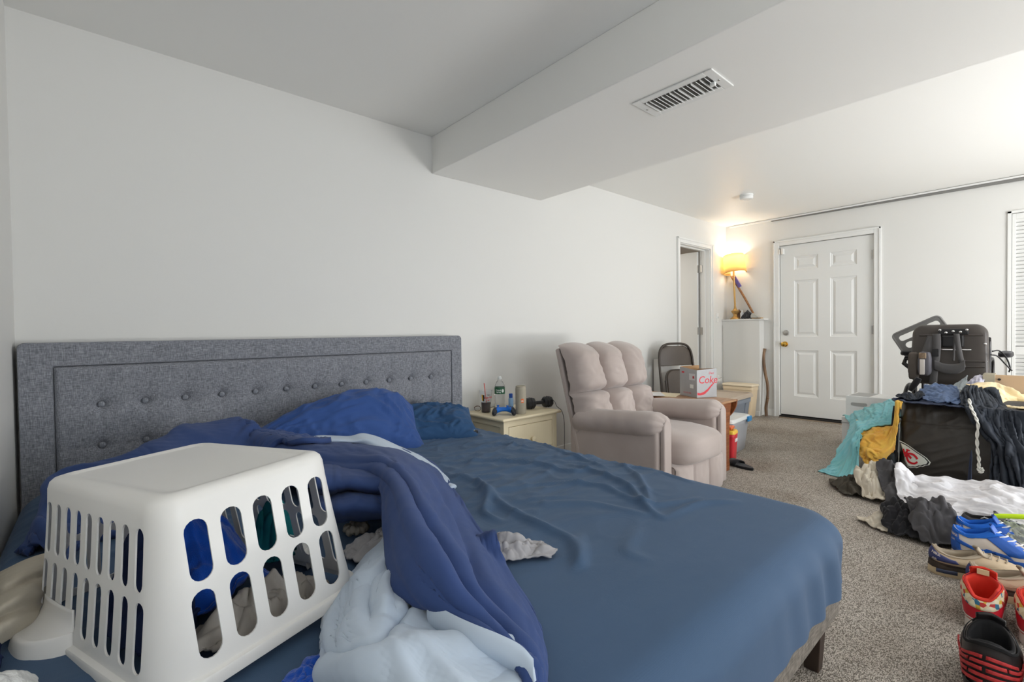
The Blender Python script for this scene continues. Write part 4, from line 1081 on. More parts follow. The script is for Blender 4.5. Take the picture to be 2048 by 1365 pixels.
# cup: clear tumbler, half full, straw and printed band
p = on_ns(972, 825)
cp = thing('soda_cup', 'clear printed soda cup half full of cola with a straw', 'cup', p)
b = MB().lathe([(0.031, 0.0), (0.033, 0.004), (0.034, 0.055), (0.036, 0.058), (0.044, 0.150), (0.0455, 0.152), (0.0455, 0.156), (0.0435, 0.156), (0.0425, 0.150), (0.0345, 0.060), (0.0325, 0.055), (0.0315, 0.006), (0.029, 0.004)], 36)
b.build('cup_wall', M_clear, cp, smooth=40)
MB().lathe([(0.029, 0.0045), (0.0312, 0.007), (0.0322, 0.055), (0.0342, 0.060), (0.0346, 0.072)], 36).build('cola', M_cola, cp, smooth=40)
MB().tube([(0.004, -0.012, 0.02), (-0.004, 0.0, 0.13), (-0.008, 0.006, 0.205)], 0.0035, 10).build('straw', mat('straw_pink', srgb(226, 120, 112), 0.4), cp, smooth=40)
def curved(name, body, size, r0, zc, a0, mt, par, bold=0.0, r1=None, slope=0.0):
    """lettering wrapped round a cylinder standing at the parent's origin; a0 is the facing direction"""
    o = text(name, body, size, Matrix.Identity(4), mt, par, 0.0004, bold)
    for v_ in o.data.vertices:
        a = a0+v_.co.x/r0; rr = r0+v_.co.z+0.0006+slope*v_.co.y
        v_.co = Vector((rr*math.cos(a), rr*math.sin(a), zc+v_.co.y))
    return o
aim = math.atan2(-p[1], -p[0])
curved('cup_lettering', 'Coca-Cola', 0.019, 0.0405, 0.108, aim+0.45, M_red, cp, 0.0004, slope=0.09)
curved('cup_lettering', 'Zero', 0.011, 0.0418, 0.126, aim+0.55, M_blk, cp, 0.0002, slope=0.09)
curved('cup_lettering', 'Sugar', 0.009, 0.039, 0.090, aim+0.5, M_red, cp, 0.0002, slope=0.09)
for k, (da, zc, hh, mt) in enumerate(((-0.62, 0.108, 0.042, M_yel), (-0.35, 0.112, 0.030, M_blk), (-0.40, 0.090, 0.016, M_blk))):
    g = np.array([[((0.0372+0.09*(z-0.06))*math.cos(aim+da+a), (0.0372+0.09*(z-0.06))*math.sin(aim+da+a), z) for z in np.linspace(zc-hh/2, zc+hh/2, 6)] for a in np.linspace(-0.13, 0.13, 8)])
    MB().grid(g).build('cup_print', mt, cp, smooth=180)
# water bottle
p = on_ns(1000, 820)
wbt = thing('water_bottle', 'clear plastic water bottle with a green label', 'bottle', p)
prof = [(0.030, 0.0), (0.036, 0.006), (0.037, 0.03), (0.035, 0.05), (0.037, 0.07), (0.035, 0.09), (0.037, 0.11), (0.037, 0.16), (0.034, 0.180), (0.024, 0.202), (0.0145, 0.214), (0.0135, 0.222)]
MB().lathe(prof, 40).build('bottle_body', M_clear, wbt, smooth=40)
MB().lathe([(0.0155, 0.222), (0.0155, 0.236), (0.012, 0.240), (0.010, 0.244)], 24).build('bottle_cap', mat('cap_white', srgb(226, 230, 228), 0.4), wbt, smooth=40)
M_green = mat('label_green', srgb(40, 98, 66), 0.45)
MB().lathe([(0.0378, 0.117), (0.0378, 0.165)], 40, cap=False).build('bottle_label', M_green, wbt, smooth=180)
aim = math.atan2(-p[1], -p[0]); M_prw = mat('print_white', srgb(236, 240, 236), 0.5)
curved('bottle_lettering', 'Poland', 0.014, 0.0382, 0.146, aim-0.25, M_prw, wbt, 0.0002); curved('bottle_lettering', 'Spring', 0.013, 0.0382, 0.132, aim-0.25, M_prw, wbt, 0.0002)
g = np.array([[(0.0384*math.cos(aim+0.62+rr*math.cos(t)/0.038), 0.0384*math.sin(aim+0.62+rr*math.cos(t)/0.038), 0.141+rr*math.sin(t)*1.3) for rr in (0.0, 0.005, 0.010)] for t in np.linspace(0, 2*math.pi, 20)])
MB().grid(g).build('bottle_emblem', M_prw, wbt, smooth=180)
# game controller
p = on_ns(1008, 830)
gc = thing('game_controller', 'bright blue game controller lying on the nightstand', 'controller', p, rz=R(-40))
M_gcb = mat('controller_blue', srgb(22, 108, 204), 0.35); M_gck = mat('controller_black', srgb(30, 34, 44), 0.4)
def blob(cs, n=16):
    b = MB()
    for (c, r_) in cs:
        b.lathe([(max(0.001, math.sin(math.pi*k/n)), -math.cos(math.pi*k/n)) for k in range(n+1)], 20, (0, 0, 0))
        k0 = len(b.v)-(n+1)*20
        for i in range(k0, len(b.v)): b.v[i] = (b.v[i][0]*r_[0]+c[0], b.v[i][1]*r_[1]+c[1], b.v[i][2]*r_[2]+c[2])
    return b
bm_rows = []
for u in np.linspace(-1, 1, 33):      # one continuous body: bar with two drooping grips
    a = abs(u); cx = u*0.077
    cy = 0.012-0.030*a**2.2; hw = 0.026+0.018*np.exp(-((a-0.72)/0.2)**2); hh = 0.015+0.008*np.exp(-((a-0.7)/0.25)**2)
    hw *= math.sqrt(max(1-a**6, 0.0))+0.02; hh *= math.sqrt(max(1-a**6, 0.0))+0.02
    bm_rows.append([(cx, cy-hw*0.25*0+hw*math.cos(t)-0.0*hw, 0.036-0.012*a**2+hh*math.sin(t)) for t in np.linspace(0, 2*math.pi, 25)])
MB().grid(np.array(bm_rows)).build('controller_body', M_gcb, gc, smooth=180)
for sx in (-1, 1):
    MB().tube(catmull([(sx*0.056, -0.012, 0.036), (sx*0.063, -0.034, 0.028), (sx*0.066, -0.056, 0.018), (sx*0.064, -0.068, 0.012)], 12), [0.0185, 0.018, 0.0178, 0.0175, 0.017, 0.0165, 0.016, 0.0155, 0.015, 0.014, 0.012, 0.007], 18).build('grip', M_gck, gc, smooth=180)
for sx, sy in ((-0.040, 0.018), (0.024, -0.004)):
    MB().lathe([(0.006, 0), (0.006, 0.010), (0.0095, 0.012), (0.0095, 0.015), (0.004, 0.0145)], 16, (sx, sy, 0.048)).build('thumbstick', M_gcb, gc, smooth=40)
for k in range(4): MB().lathe([(0.0045, 0), (0.0045, 0.003), (0.002, 0.004)], 12, (0.045+0.011*math.cos(k*math.pi/2), 0.018+0.011*math.sin(k*math.pi/2), 0.050)).build('button', M_gck, gc, smooth=40)
# small spray bottle
p = on_ns(1022, 819)
sb = thing('spray_bottle', 'small translucent blue bottle with a dark blue cap', 'bottle', p)
MB().lathe([(0.016, 0), (0.018, 0.004), (0.018, 0.075), (0.012, 0.086)], 24).build('bottle_body', mat('pale_blue_plastic', srgb(150, 190, 232), 0.3, noise=(30, 0.2)), sb, smooth=40)
MB().lathe([(0.0135, 0.084), (0.0135, 0.112), (0.011, 0.115)], 24).build('bottle_cap', mat('cap_blue', srgb(24, 80, 176), 0.35), sb, smooth=40)
# speaker
p = on_ns(1042, 828)
sp = thing('portable_speaker', 'beige upright cylindrical speaker with a small orange badge', 'speaker', p)
M_spk = mat('speaker_mesh', srgb(178, 170, 152), 0.85, noise=(60, 0.2), bump=(500, 0.4, 0.002))
MB().lathe([(0.031, 0), (0.0355, 0.006), (0.037, 0.020), (0.037, 0.168), (0.0355, 0.180), (0.033, 0.184)], 36).build('speaker_body', M_spk, sp, smooth=45)
MB().lathe([(0.034, 0.182), (0.0345, 0.190), (0.031, 0.193), (0.029, 0.186), (0.002, 0.185)], 36).build('end_ring', mat('speaker_rubber', srgb(168, 160, 142), 0.6), sp, smooth=45)
aim = math.atan2(-p[1], -p[0])
g = np.array([[(0.0376*math.cos(aim+0.30+a), 0.0376*math.sin(aim+0.30+a), z) for z in np.linspace(0.080, 0.108, 6)] for a in np.linspace(-0.26, 0.26, 9)])
MB().grid(g).build('badge', mat('badge_orange', srgb(236, 120, 60), 0.4), sp, smooth=180)
curved('badge_lettering', 'JBL', 0.012, 0.0378, 0.092, aim+0.30, M_prw, sp, 0.0003)
# dumbbell: two faceted ends on a grip
pa, pb_ = np.array(on_ns(1062, 819)), np.array(on_ns(1093, 815))
mid = (pa+pb_)/2; dv_ = pb_-pa; ln = np.linalg.norm(dv_)
db = thing('dumbbell', 'black faceted dumbbell lying across the nightstand', 'dumbbell', (mid[0], mid[1], NZ), rz=math.atan2(dv_[1], dv_[0])-R(6))
M_dbk = mat('vinyl_black', srgb(46, 47, 50), 0.4, noise=(30, 0.3))
ax = Matrix.Rotation(R(90), 3, 'Y'); hr = 0.046
for sx in (-1, 1):
    prof = [(0.012, -0.036), (0.032, -0.036), (0.041, -0.026), (0.0425, -0.012), (0.040, -0.009), (0.040, -0.005), (0.044, 0.0), (0.044, 0.006), (0.040, 0.010), (0.040, 0.014), (0.0425, 0.017), (0.039, 0.030), (0.030, 0.036), (0.018, 0.036), (0.016, 0.028)]
    rz_ = Matrix.Rotation(R(22.5), 3, 'X')
    MB().lathe(prof, 8, (sx*0.075, 0, 0.042), rz_ @ ax).build('weight_head', M_dbk, db, smooth=0, bevel=0.002)
MB().cyl((-0.06, 0, 0.042), (0.06, 0, 0.042), 0.0135, 20).build('grip_bar', M_dbk, db, smooth=40)
cb = MB().tube(catmull([tuple(on_ns(1098, 810)[:2])+(NZ+0.035,), tuple(on_ns(1108, 814)[:2])+(NZ+0.045,), tuple(on_ns(1114, 819)[:2])+(NZ+0.020,), (2.497, 2.30, 0.49), (2.51, 2.29, 0.40), (2.53, 2.31, 0.2), (2.55, 2.33, 0.03), (2.60, 2.36, 0.006)], 50), 0.0022, 6).build('cable', mat('cable_black', srgb(30, 30, 32), 0.5), smooth=180, center=True)
tag(cb, 'thin black cable hanging over the front edge of the nightstand', 'cable')
# eyeglasses
p = on_ns(953, 822)
eg = thing('eyeglasses', 'brown framed eyeglasses folded open at the back of the nightstand', 'glasses', (p[0]+0.01, p[1]-0.05, NZ), rz=R(-60))
M_tort = mat('tortoise', srgb(96, 64, 42), 0.35, noise=(60, 0.5))
for sx in (-1, 1):
    MB().tube([(sx*0.033+0.024*math.cos(a), 0, 0.019+0.0185*math.sin(a)) for a in np.linspace(0, 2*math.pi, 20, endpoint=False)], 0.002, 6, closed=True).build('rim', M_tort, eg, smooth=180)
    MB().tube(catmull([(sx*0.058, 0, 0.026), (sx*0.062, 0.03, 0.026), (sx*0.060, 0.09, 0.022), (sx*0.056, 0.125, 0.006)], 14), 0.002, 6).build('temple', M_tort, eg, smooth=180)
MB().tube([(-0.009, 0, 0.022), (0, 0, 0.026), (0.009, 0, 0.022)], 0.002, 6).build('bridge', M_tort, eg, smooth=180)

# ================================================================== RECLINER
def velvet(name, c1, c2):
    return mat(name, c1, 0.85, noise=(2.6, 0.55), col2=c2, bump=(70, 0.10, 0.003), sheen=0.35, spec=0.15)
M_rec = velvet('recliner_microfibre', srgb(190, 177, 171), srgb(166, 152, 145))
RX0, RX1, RY0, RY1 = 2.385, 3.255, 1.452, 2.16
rc_ = thing('recliner', 'taupe microfibre recliner with channel-stitched back and rolled arms', 'recliner', ((RX0+RX1)/2, (RY0+RY1)/2, 0))
rO = np.array([(RX0+RX1)/2, (RY0+RY1)/2, 0])
def rch(b, name, **k):
    b.v = [(q[0]-rO[0], q[1]-rO[1], q[2]) for q in b.v]
    return b.build(name, k.pop('mt', M_rec), rc_, **k)
AW = 0.165
def puff(x0, x1, y0, y1, z0, z1, nx=24, ny=28, sharp=3.0, seed=1, wr=0.006, crown=0.0, nz=12, frontround=1.0):
    """cushion block: rounded box with soft faces and wrinkles; returns closed grid ring surface"""
    n = 40; m2 = 26
    c = np.array([(x0+x1)/2, (y0+y1)/2, (z0+z1)/2]); h_ = np.array([(x1-x0)/2, (y1-y0)/2, (z1-z0)/2])
    th = np.linspace(0, 2*math.pi, n, endpoint=True); ph = np.linspace(-math.pi/2, math.pi/2, m2)
    T_, P_ = np.meshgrid(th, ph, indexing='ij')
    e = 2.0/sharp
    f = lambda w_, e_: np.sign(np.cos(w_))*np.abs(np.cos(w_))**e_
    g = lambda w_, e_: np.sign(np.sin(w_))*np.abs(np.sin(w_))**e_
    X = f(P_, e)*f(T_, e); Y = f(P_, e)*g(T_, e); Z = g(P_, e)
    nz1 = Noise(seed)
    G = np.stack([X, Y, Z], 2)*h_
    L_ = np.linalg.norm(G, axis=2, keepdims=True)+1e-9
    w_ = wr*(nz1(X*2.5+seed, Y*2.5, Z*2.5)+0.6*np.clip(ridge(nz1, X*4, Y*4, Z*3+seed)-0.4, 0, 1))
    return G*(1+w_[..., None]/L_)+c
# base sides (outer arm panels)
for sx, x0, x1 in ((-1, RX0+0.012, RX0+AW-0.02), (1, RX1-AW+0.02, RX1-0.012)):
    b = MB().hexa([(x0, RY0+0.02, 0.02), (x1, RY0+0.02, 0.02), (x1, RY1-0.02, 0.02), (x0, RY1-0.02, 0.02)], [(x0, RY0+0.02, 0.50), (x1, RY0+0.02, 0.50), (x1, RY1-0.02, 0.47), (x0, RY1-0.02, 0.47)])
    rch(b, 'arm_side', smooth=40, bevel=0.02, seg=4)
    # rolled padded arm top: lofted along its length, gathered at the front
    rows = []; xc = (x0+x1)/2; hw = AW/2+0.022
    for t in np.linspace(0, 1, 34):
        y = RY0-0.012+t*(RY1-RY0-0.02)
        zt = 0.570-0.050*t; k = math.sin(math.pi*min(1, (t+0.012)*7)/2)**0.7*(1-max(0, t-0.93)/0.07*0.6)
        pts = []
        for a in np.linspace(-R(62), R(242), 30):
            rx = hw*k*(1+0.02*math.sin(t*34)); rz_ = 0.078*k
            pts.append((xc+rx*math.cos(a), y, zt-0.062+rz_*math.sin(a)))
        rows.append(pts)
    G = np.array(rows); nA = Noise(61+sx)
    tt, aa = np.meshgrid(np.linspace(0, 1, 34), np.linspace(0, 1, 30), indexing='ij')
    gat = np.exp(-(tt/0.10)**2)*0.006*np.sin(aa*44)+0.005*nA(tt*7, aa*3)
    c_ = np.stack([np.full_like(tt, xc), G[..., 1], np.full_like(tt, 0.49)], 2)
    d_ = G-c_; d_ /= np.linalg.norm(d_, axis=2, keepdims=True)+1e-9
    rch(MB().grid(G+d_*gat[..., None]), 'arm_pad', smooth=180)
    # front panel of the arm: narrow inset strip with rounded head
    fr = [(xc-0.040, 0.03), (xc+0.040, 0.03)]+[(xc+0.040*math.cos(a), 0.50+0.040*math.sin(a)) for a in np.linspace(0, math.pi, 12)]
    b = MB().prism([(q[0], q[1]) for q in fr], 0.03, frame((0, RY0+0.018, 0), (1, 0, 0), (0, 0, 1)))
    rch(b, 'arm_front', smooth=40, bevel=0.008, seg=3)
# seat cushion
rch(MB().grid(puff(RX0+AW-0.02, RX1-AW+0.02, RY0-0.105, RY1-0.10, 0.225, 0.440, sharp=3.6, seed=5, wr=0.010)), 'seat_cushion', smooth=180)
# folded footrest panel: three channels
xw = (RX1-RX0-2*AW+0.05)/3
rows = []
for t in np.linspace(0, 1, 61):
    x = RX0+AW-0.025+t*(RX1-RX0-2*AW+0.05); ch = abs(math.sin(t*3*math.pi))**0.45
    rows.append([(x, RY0+0.035-(d_ > 0)*0.045-d_*(0.030*ch+0.012), z) for d_, z in ((0.0, 0.02), (0.75, 0.025), (1, 0.06), (1.08, 0.14), (1.0, 0.20), (0.7, 0.245), (0.0, 0.26))])
G = loft(rows, 80, 24); nA = Noise(77); uu, vv = np.meshgrid(np.linspace(0, 1, 80), np.linspace(0, 1, 24), indexing='ij')
G[..., 1] += 0.004*nA(uu*14, vv*5)
rch(MB().grid(G), 'footrest', smooth=180)
rch(MB().mm((RX0+0.05, RY0+0.05, 0.02), (RX1-0.05, RY1-0.03, 0.28)), 'seat_box', smooth=0)
rch(MB().mm((RX0+AW-0.022, RY0-0.018, 0.03), (RX1-AW+0.022, RY0+0.07, 0.25)), 'footrest_board', smooth=0, bevel=0.01)
# backrest: reclined slab behind, padded channels in two tiers in front
def bk_pt(x, s, d):  # s up the back (0..1), d forward from its rear face
    y = 2.02+0.21*s-d*0.97; z = 0.16+0.79*s+d*0.24
    return (x, y, z)
xb0, xb1 = RX0+0.01, RX1-0.05
b = MB().hexa([bk_pt(xb0, 0, 0.0), bk_pt(xb1, 0, 0.0), bk_pt(xb1, 0, -0.04), bk_pt(xb0, 0, -0.04)], [bk_pt(xb0, 1, 0.0), bk_pt(xb1, 1, 0.0), bk_pt(xb1, 1, -0.04), bk_pt(xb0, 1, -0.04)])
rch(b, 'back_shell', smooth=0, bevel=0.012, seg=3)
def tier(s0, s1, th, topround, seed):
    cols = [xb0+0.004+(xb1-xb0-0.01)*f_ for f_ in (0.0, 0.36, 0.68, 1.0)]
    nA, nB = Noise(seed), Noise(seed+5)
    for k in range(3):
        c0, c1 = cols[k], cols[k+1]; n1, n2 = 26, 34
        U, S_ = np.meshgrid(np.linspace(-1, 1, n1), np.linspace(0, 1, n2), indexing='ij')
        pr = (1-np.abs(U)**2.6)**0.5
        up = np.where(S_ < 0.5, np.clip(S_/(0.22 if topround else 0.12), 0, 1), np.clip((1-S_)/(0.26 if topround else 0.22), 0, 1))
        up = np.sin(up*math.pi/2)**0.75
        D_ = th*(0.16+0.84*pr)*up
        gath = 0.007*nA(U*0.6+k*5, S_*15, 2.0)*np.clip(np.abs(U)*1.6-0.55, 0, 1)*up
        D_ = D_+gath+0.012*nB(U*1.2+k*3, S_*2.4)*up+0.014*np.clip(ridge(nA, U*1.5+k, S_*4)-0.3, 0, 1)*up
        X = (c0+c1)/2+U*((c1-c0)/2+0.006)
        SS = s0+(s1-s0)*S_+ (0.025*(1-np.abs(U)**2.2)*np.clip(S_*3-2, 0, 1) if topround else 0.0)
        Y = 2.02+0.21*SS-D_*0.97; Zz = 0.16+0.79*SS+D_*0.24*(0.3 if topround else 1)
        rch(MB().grid(np.stack([X, Y, Zz], 2)), 'back_channel', smooth=180)
tier(0.28, 0.615, 0.175, False, 81)
tier(0.585, 1.02, 0.170, True, 91)

# ================================================================== DROP-LEAF SIDE TABLE
def woodm(name, c1, c2, sc=(1.5, 22, 22)):
    M = bpy.data.materials.new(name); M.use_nodes = True; nt = M.node_tree; N = nt.nodes; L = nt.links; b = N['Principled BSDF']
    b.inputs['Roughness'].default_value = 0.35
    tc = N.new('ShaderNodeTexCoord'); mp = N.new('ShaderNodeMapping'); mp.inputs['Scale'].default_value = sc; L.new(tc.outputs['Object'], mp.inputs[0])
    n = N.new('ShaderNodeTexNoise'); n.inputs['Scale'].default_value = 2.0; n.inputs['Detail'].default_value = 6; n.inputs['Distortion'].default_value = 0.8; L.new(mp.outputs[0], n.inputs['Vector'])
    r = N.new('ShaderNodeValToRGB'); r.color_ramp.elements[0].position = 0.35; r.color_ramp.elements[1].position = 0.65
    r.color_ramp.elements[0].color = c1; r.color_ramp.elements[1].color = c2
    L.new(n.outputs['Fac'], r.inputs[0]); L.new(r.outputs[0], b.inputs['Base Color']); return M
M_walnut = woodm('red_walnut', srgb(120, 66, 36), srgb(164, 100, 58))
M_toptan = woodm('worn_table_top', srgb(150, 104, 70), srgb(188, 146, 108))
TX0, TX1, TY0, TY1, TZ = 3.34, 3.615, 1.56, 2.32, 0.535
tb = thing('drop_leaf_table', 'reddish wood drop-leaf side table beside the recliner', 'table', ((TX0+TX1)/2, (TY0+TY1)/2, 0))
tO = tb.location
def tch(b, name, mt, **k):
    b.v = [(q[0]-tO[0], q[1]-tO[1], q[2]) for q in b.v]; return b.build(name, mt, tb, **k)
tch(MB().mm((TX0, TY0-0.02, TZ-0.018), (TX1, TY1+0.02, TZ)), 'table_top', M_toptan, smooth=0, bevel=0.005, seg=3)
for y in (TY0+0.01, TY1-0.03):     # shaped end legs: slab with waisted edge
    out = []
    for z, w_ in ((0.0, 0.05), (0.05, 0.055), (0.09, 0.045), (0.2, 0.05), (0.33, 0.055), (0.44, 0.08), (TZ-0.02, 0.115)): out.append((w_, z))
    ol = [((TX0+TX1)/2+0.05+w_*0.6, z) for w_, z in out]+[((TX0+TX1)/2+0.05-w_*1.4, z) for w_, z in out[::-1]]
    tch(MB().prism(ol, 0.024, frame((0, y+0.024, 0), (1, 0, 0), (0, 0, 1))), 'leg', M_walnut, smooth=30, bevel=0.003)
tch(MB().mm((TX0+0.05, TY0+0.02, TZ-0.08), (TX1-0.05, TY1-0.02, TZ-0.018)), 'apron', M_walnut, smooth=0)
tch(MB().mm((TX0+0.10, TY0+0.02, 0.10), (TX0+0.17, TY1-0.02, 0.125)), 'stretcher', M_walnut, smooth=0)
lf = [(-0.40, 0), (0.40, 0)]+[(0.40*math.cos(a)**0.6 if math.cos(a) > 0 else -0.40*(-math.cos(a))**0.6, -0.21*math.sin(a)) for a in np.linspace(0.02, math.pi-0.02, 26)]
for x, sg in ((TX1+0.004, 1), (TX0-0.020, -1)):
    tch(MB().prism([(q[0], q[1]) for q in lf], 0.016, frame((x, (TY0+TY1)/2, TZ-0.004), (0, 1, 0), (0, 0, 1))), 'drop_leaf', M_walnut, smooth=30, bevel=0.003)
# papers on the table
pp = F(1338, 793, TZ)
for k, (dx, dy, rz_, col) in enumerate(((0.0, 0.0, 0.3, srgb(236, 222, 190)), (-0.07, 0.10, 0.7, srgb(232, 230, 228)))):
    o = MB().box((0, 0, 0.002), (0.22, 0.15, 0.004)).build('paper_sheets', mat('paper_%d' % k, col, 0.8), smooth=0, bevel=0.001)
    o.location = (3.475+dx, 2.02+dy, TZ+0.0005+0.005*k); o.rotation_euler = (0, 0, rz_)
    tag(o, ('cream paper sheets' if k == 0 else 'white envelope')+' lying on the drop-leaf table', 'paper')
# soda carton
M_cart = mat('carton_silver', srgb(176, 176, 178), 0.4, noise=(12, 0.2)); M_kraft = mat('carton_kraft', srgb(176, 138, 98), 0.8); M_cokered = mat('carton_red', srgb(214, 30, 48), 0.45)
corner = F(1394, 797, TZ)
ca = thing('soda_carton', 'torn-open silver soda carton standing on the drop-leaf table', 'carton', (corner[0], corner[1], TZ), rz=R(-24))
cw, cd, chh = 0.185, 0.205, 0.220    # along +x (right face), along +y (left face)
b = MB(); t = 0.003
tops = [chh-0.012, chh+0.008, chh-0.010, chh-0.002]
def wallq(p0, p1, z0, z1, nrm):
    q = [(p0[0], p0[1], 0), (p1[0], p1[1], 0), (p1[0], p1[1], z1), (p0[0], p0[1], z0)]
    return q, [(a[0]+nrm[0]*t, a[1]+nrm[1]*t, a[2]) for a in q]
for p0, p1, z0, z1, nr, nm in (((0, 0), (cw, 0), chh-0.004, chh+0.006, (0, 1), 'carton_front'), ((0, cd), (0, 0), chh+0.012, chh-0.004, (1, 0), 'carton_side'), ((cw, 0), (cw, cd), chh+0.006, chh-0.012, (-1, 0), 'carton_side'), ((cw, cd), (0, cd), chh+0.018, chh+0.012, (0, -1), 'carton_front')):
    a, c = wallq(p0, p1, z0, z1, nr)
    b = MB(); b.add(a, [(0, 1, 2, 3)]); b.m = 1; b.add(c, [(3, 2, 1, 0)]); b.add([a[2], a[3], c[3], c[2]], [(0, 1, 2, 3)])
    b.build(nm, [M_cart, M_kraft], ca, smooth=0)
MB().mm((0, 0, 0), (cw, cd, 0.003)).build('carton_base', M_kraft, ca, smooth=0)
text('carton_lettering', 'Coke', 0.080, frame((cw*0.55, -0.0006, chh*0.62), (1, 0, 0), (0, 0, 1)), M_cokered, ca, 0.0003, 0.0006, 0.15)
text('carton_lettering', 'Diet', 0.026, frame((cw*0.72, -0.0006, chh*0.86), (1, 0, 0), (0, 0, 1)), M_cokered, ca, 0.0003, 0.0, 0.15)
sw_ = [(0.004, 0.03), (0.03, 0.026), (0.06, 0.032), (0.10, 0.056), (0.13, 0.084), (0.160, 0.106), (0.160, 0.096), (0.13, 0.068), (0.105, 0.040), (0.07, 0.014), (0.03, 0.008), (0.004, 0.010)]
MB().prism(sw_, 0.0005, frame((0, -0.0002, 0.012), (1, 0, 0), (0, 0, 1))).build('carton_swash', M_cokered, ca, smooth=0)
M_prg = mat('print_pale_grey', srgb(214, 214, 216), 0.5)
for (y0, z0, w_, h_, mt) in ((0.02, 0.135, 0.07, 0.05, M_prg), (0.04, 0.07, 0.04, 0.03, M_prw), (0.03, 0.148, 0.02, 0.02, M_cokered), (0.15, 0.185, 0.03, 0.012, M_cokered)):
    MB().mm((-0.0006, y0, z0), (0.0, y0+w_, z0+h_)).build('carton_print', mt, ca, smooth=0)
text('carton_lettering', '12 FL OZ CANS', 0.014, frame((-0.0008, 0.115, 0.03), (0, -1, 0), (0, 0, 1)), M_cokered, ca, 0.0002)

# ================================================================== FOLDING CHAIR AGAINST THE WALL
M_brown_m = mat('brown_metal', srgb(74, 66, 60), 0.35, metal=0.3); M_vinyl = mat('brown_vinyl', srgb(92, 82, 74), 0.42, noise=(6, 0.3), bump=(120, 0.1, 0.002))
fc = thing('folding_chair', 'folded brown metal folding chair leaning on the wall by the doorway', 'chair', (4.50, 2.46, 0), rot=(R(-7), 0, R(-18)))
W_ = 0.225
out = catmull([(-W_, 0, 0), (-W_, 0, 0.45), (-W_*0.98, 0, 0.78), (-W_*0.80, 0, 0.89), (-W_*0.45, 0, 0.925), (0, 0, 0.93), (W_*0.45, 0, 0.925), (W_*0.80, 0, 0.89), (W_*0.98, 0, 0.78), (W_, 0, 0.45), (W_, 0, 0)], 60)
MB().tube(out, 0.0125, 12).build('back_frame', M_brown_m, fc, smooth=40)
rows = []
for z, w_ in ((0.70, 0.95), (0.74, 0.955), (0.80, 0.95), (0.85, 0.88), (0.885, 0.72), (0.905, 0.5)):
    rows.append([(W_*w_*s, 0.012-0.022*(1-s*s), z) for s in np.linspace(-1, 1, 9)])
MB().grid(loft(rows, 24, 24)).build('backrest', M_vinyl, fc, smooth=180, solid=0.012)
seat = rrect(0.39, 0.42, 0.09, 8)
MB().prism(seat, 0.035, frame((0, -0.035, 0.44), (1, 0, 0), (0, 0, 1))).build('seat', M_vinyl, fc, smooth=40, bevel=0.012, seg=3)
MB().tube([(p_[0]*1.02, -0.045, 0.44+p_[1]*1.02) for p_ in seat], 0.008, 8, closed=True).build('seat_rim', M_brown_m, fc, smooth=40)
for sx in (-1, 1):
    MB().tube([(sx*0.205, -0.058, 0.02), (sx*0.205, -0.05, 0.55)], 0.0115, 12).build('leg', M_brown_m, fc, smooth=40)
MB().tube([(-0.205, -0.056, 0.12), (0.205, -0.056, 0.12)], 0.008, 10).build('stretcher', M_brown_m, fc, smooth=40)
MB().tube([(-W_, 0, 0.10), (W_, 0, 0.10)], 0.008, 10).build('stretcher', M_brown_m, fc, smooth=40)
o = MB().mm((4.40, 2.655, 0), (4.78, 2.735, 0.76)).build('flat_box', mat('white_card', srgb(232, 228, 222), 0.7), smooth=0, bevel=0.003, center=True)
tag(o, 'flat white cardboard box standing behind the folding chair', 'box')

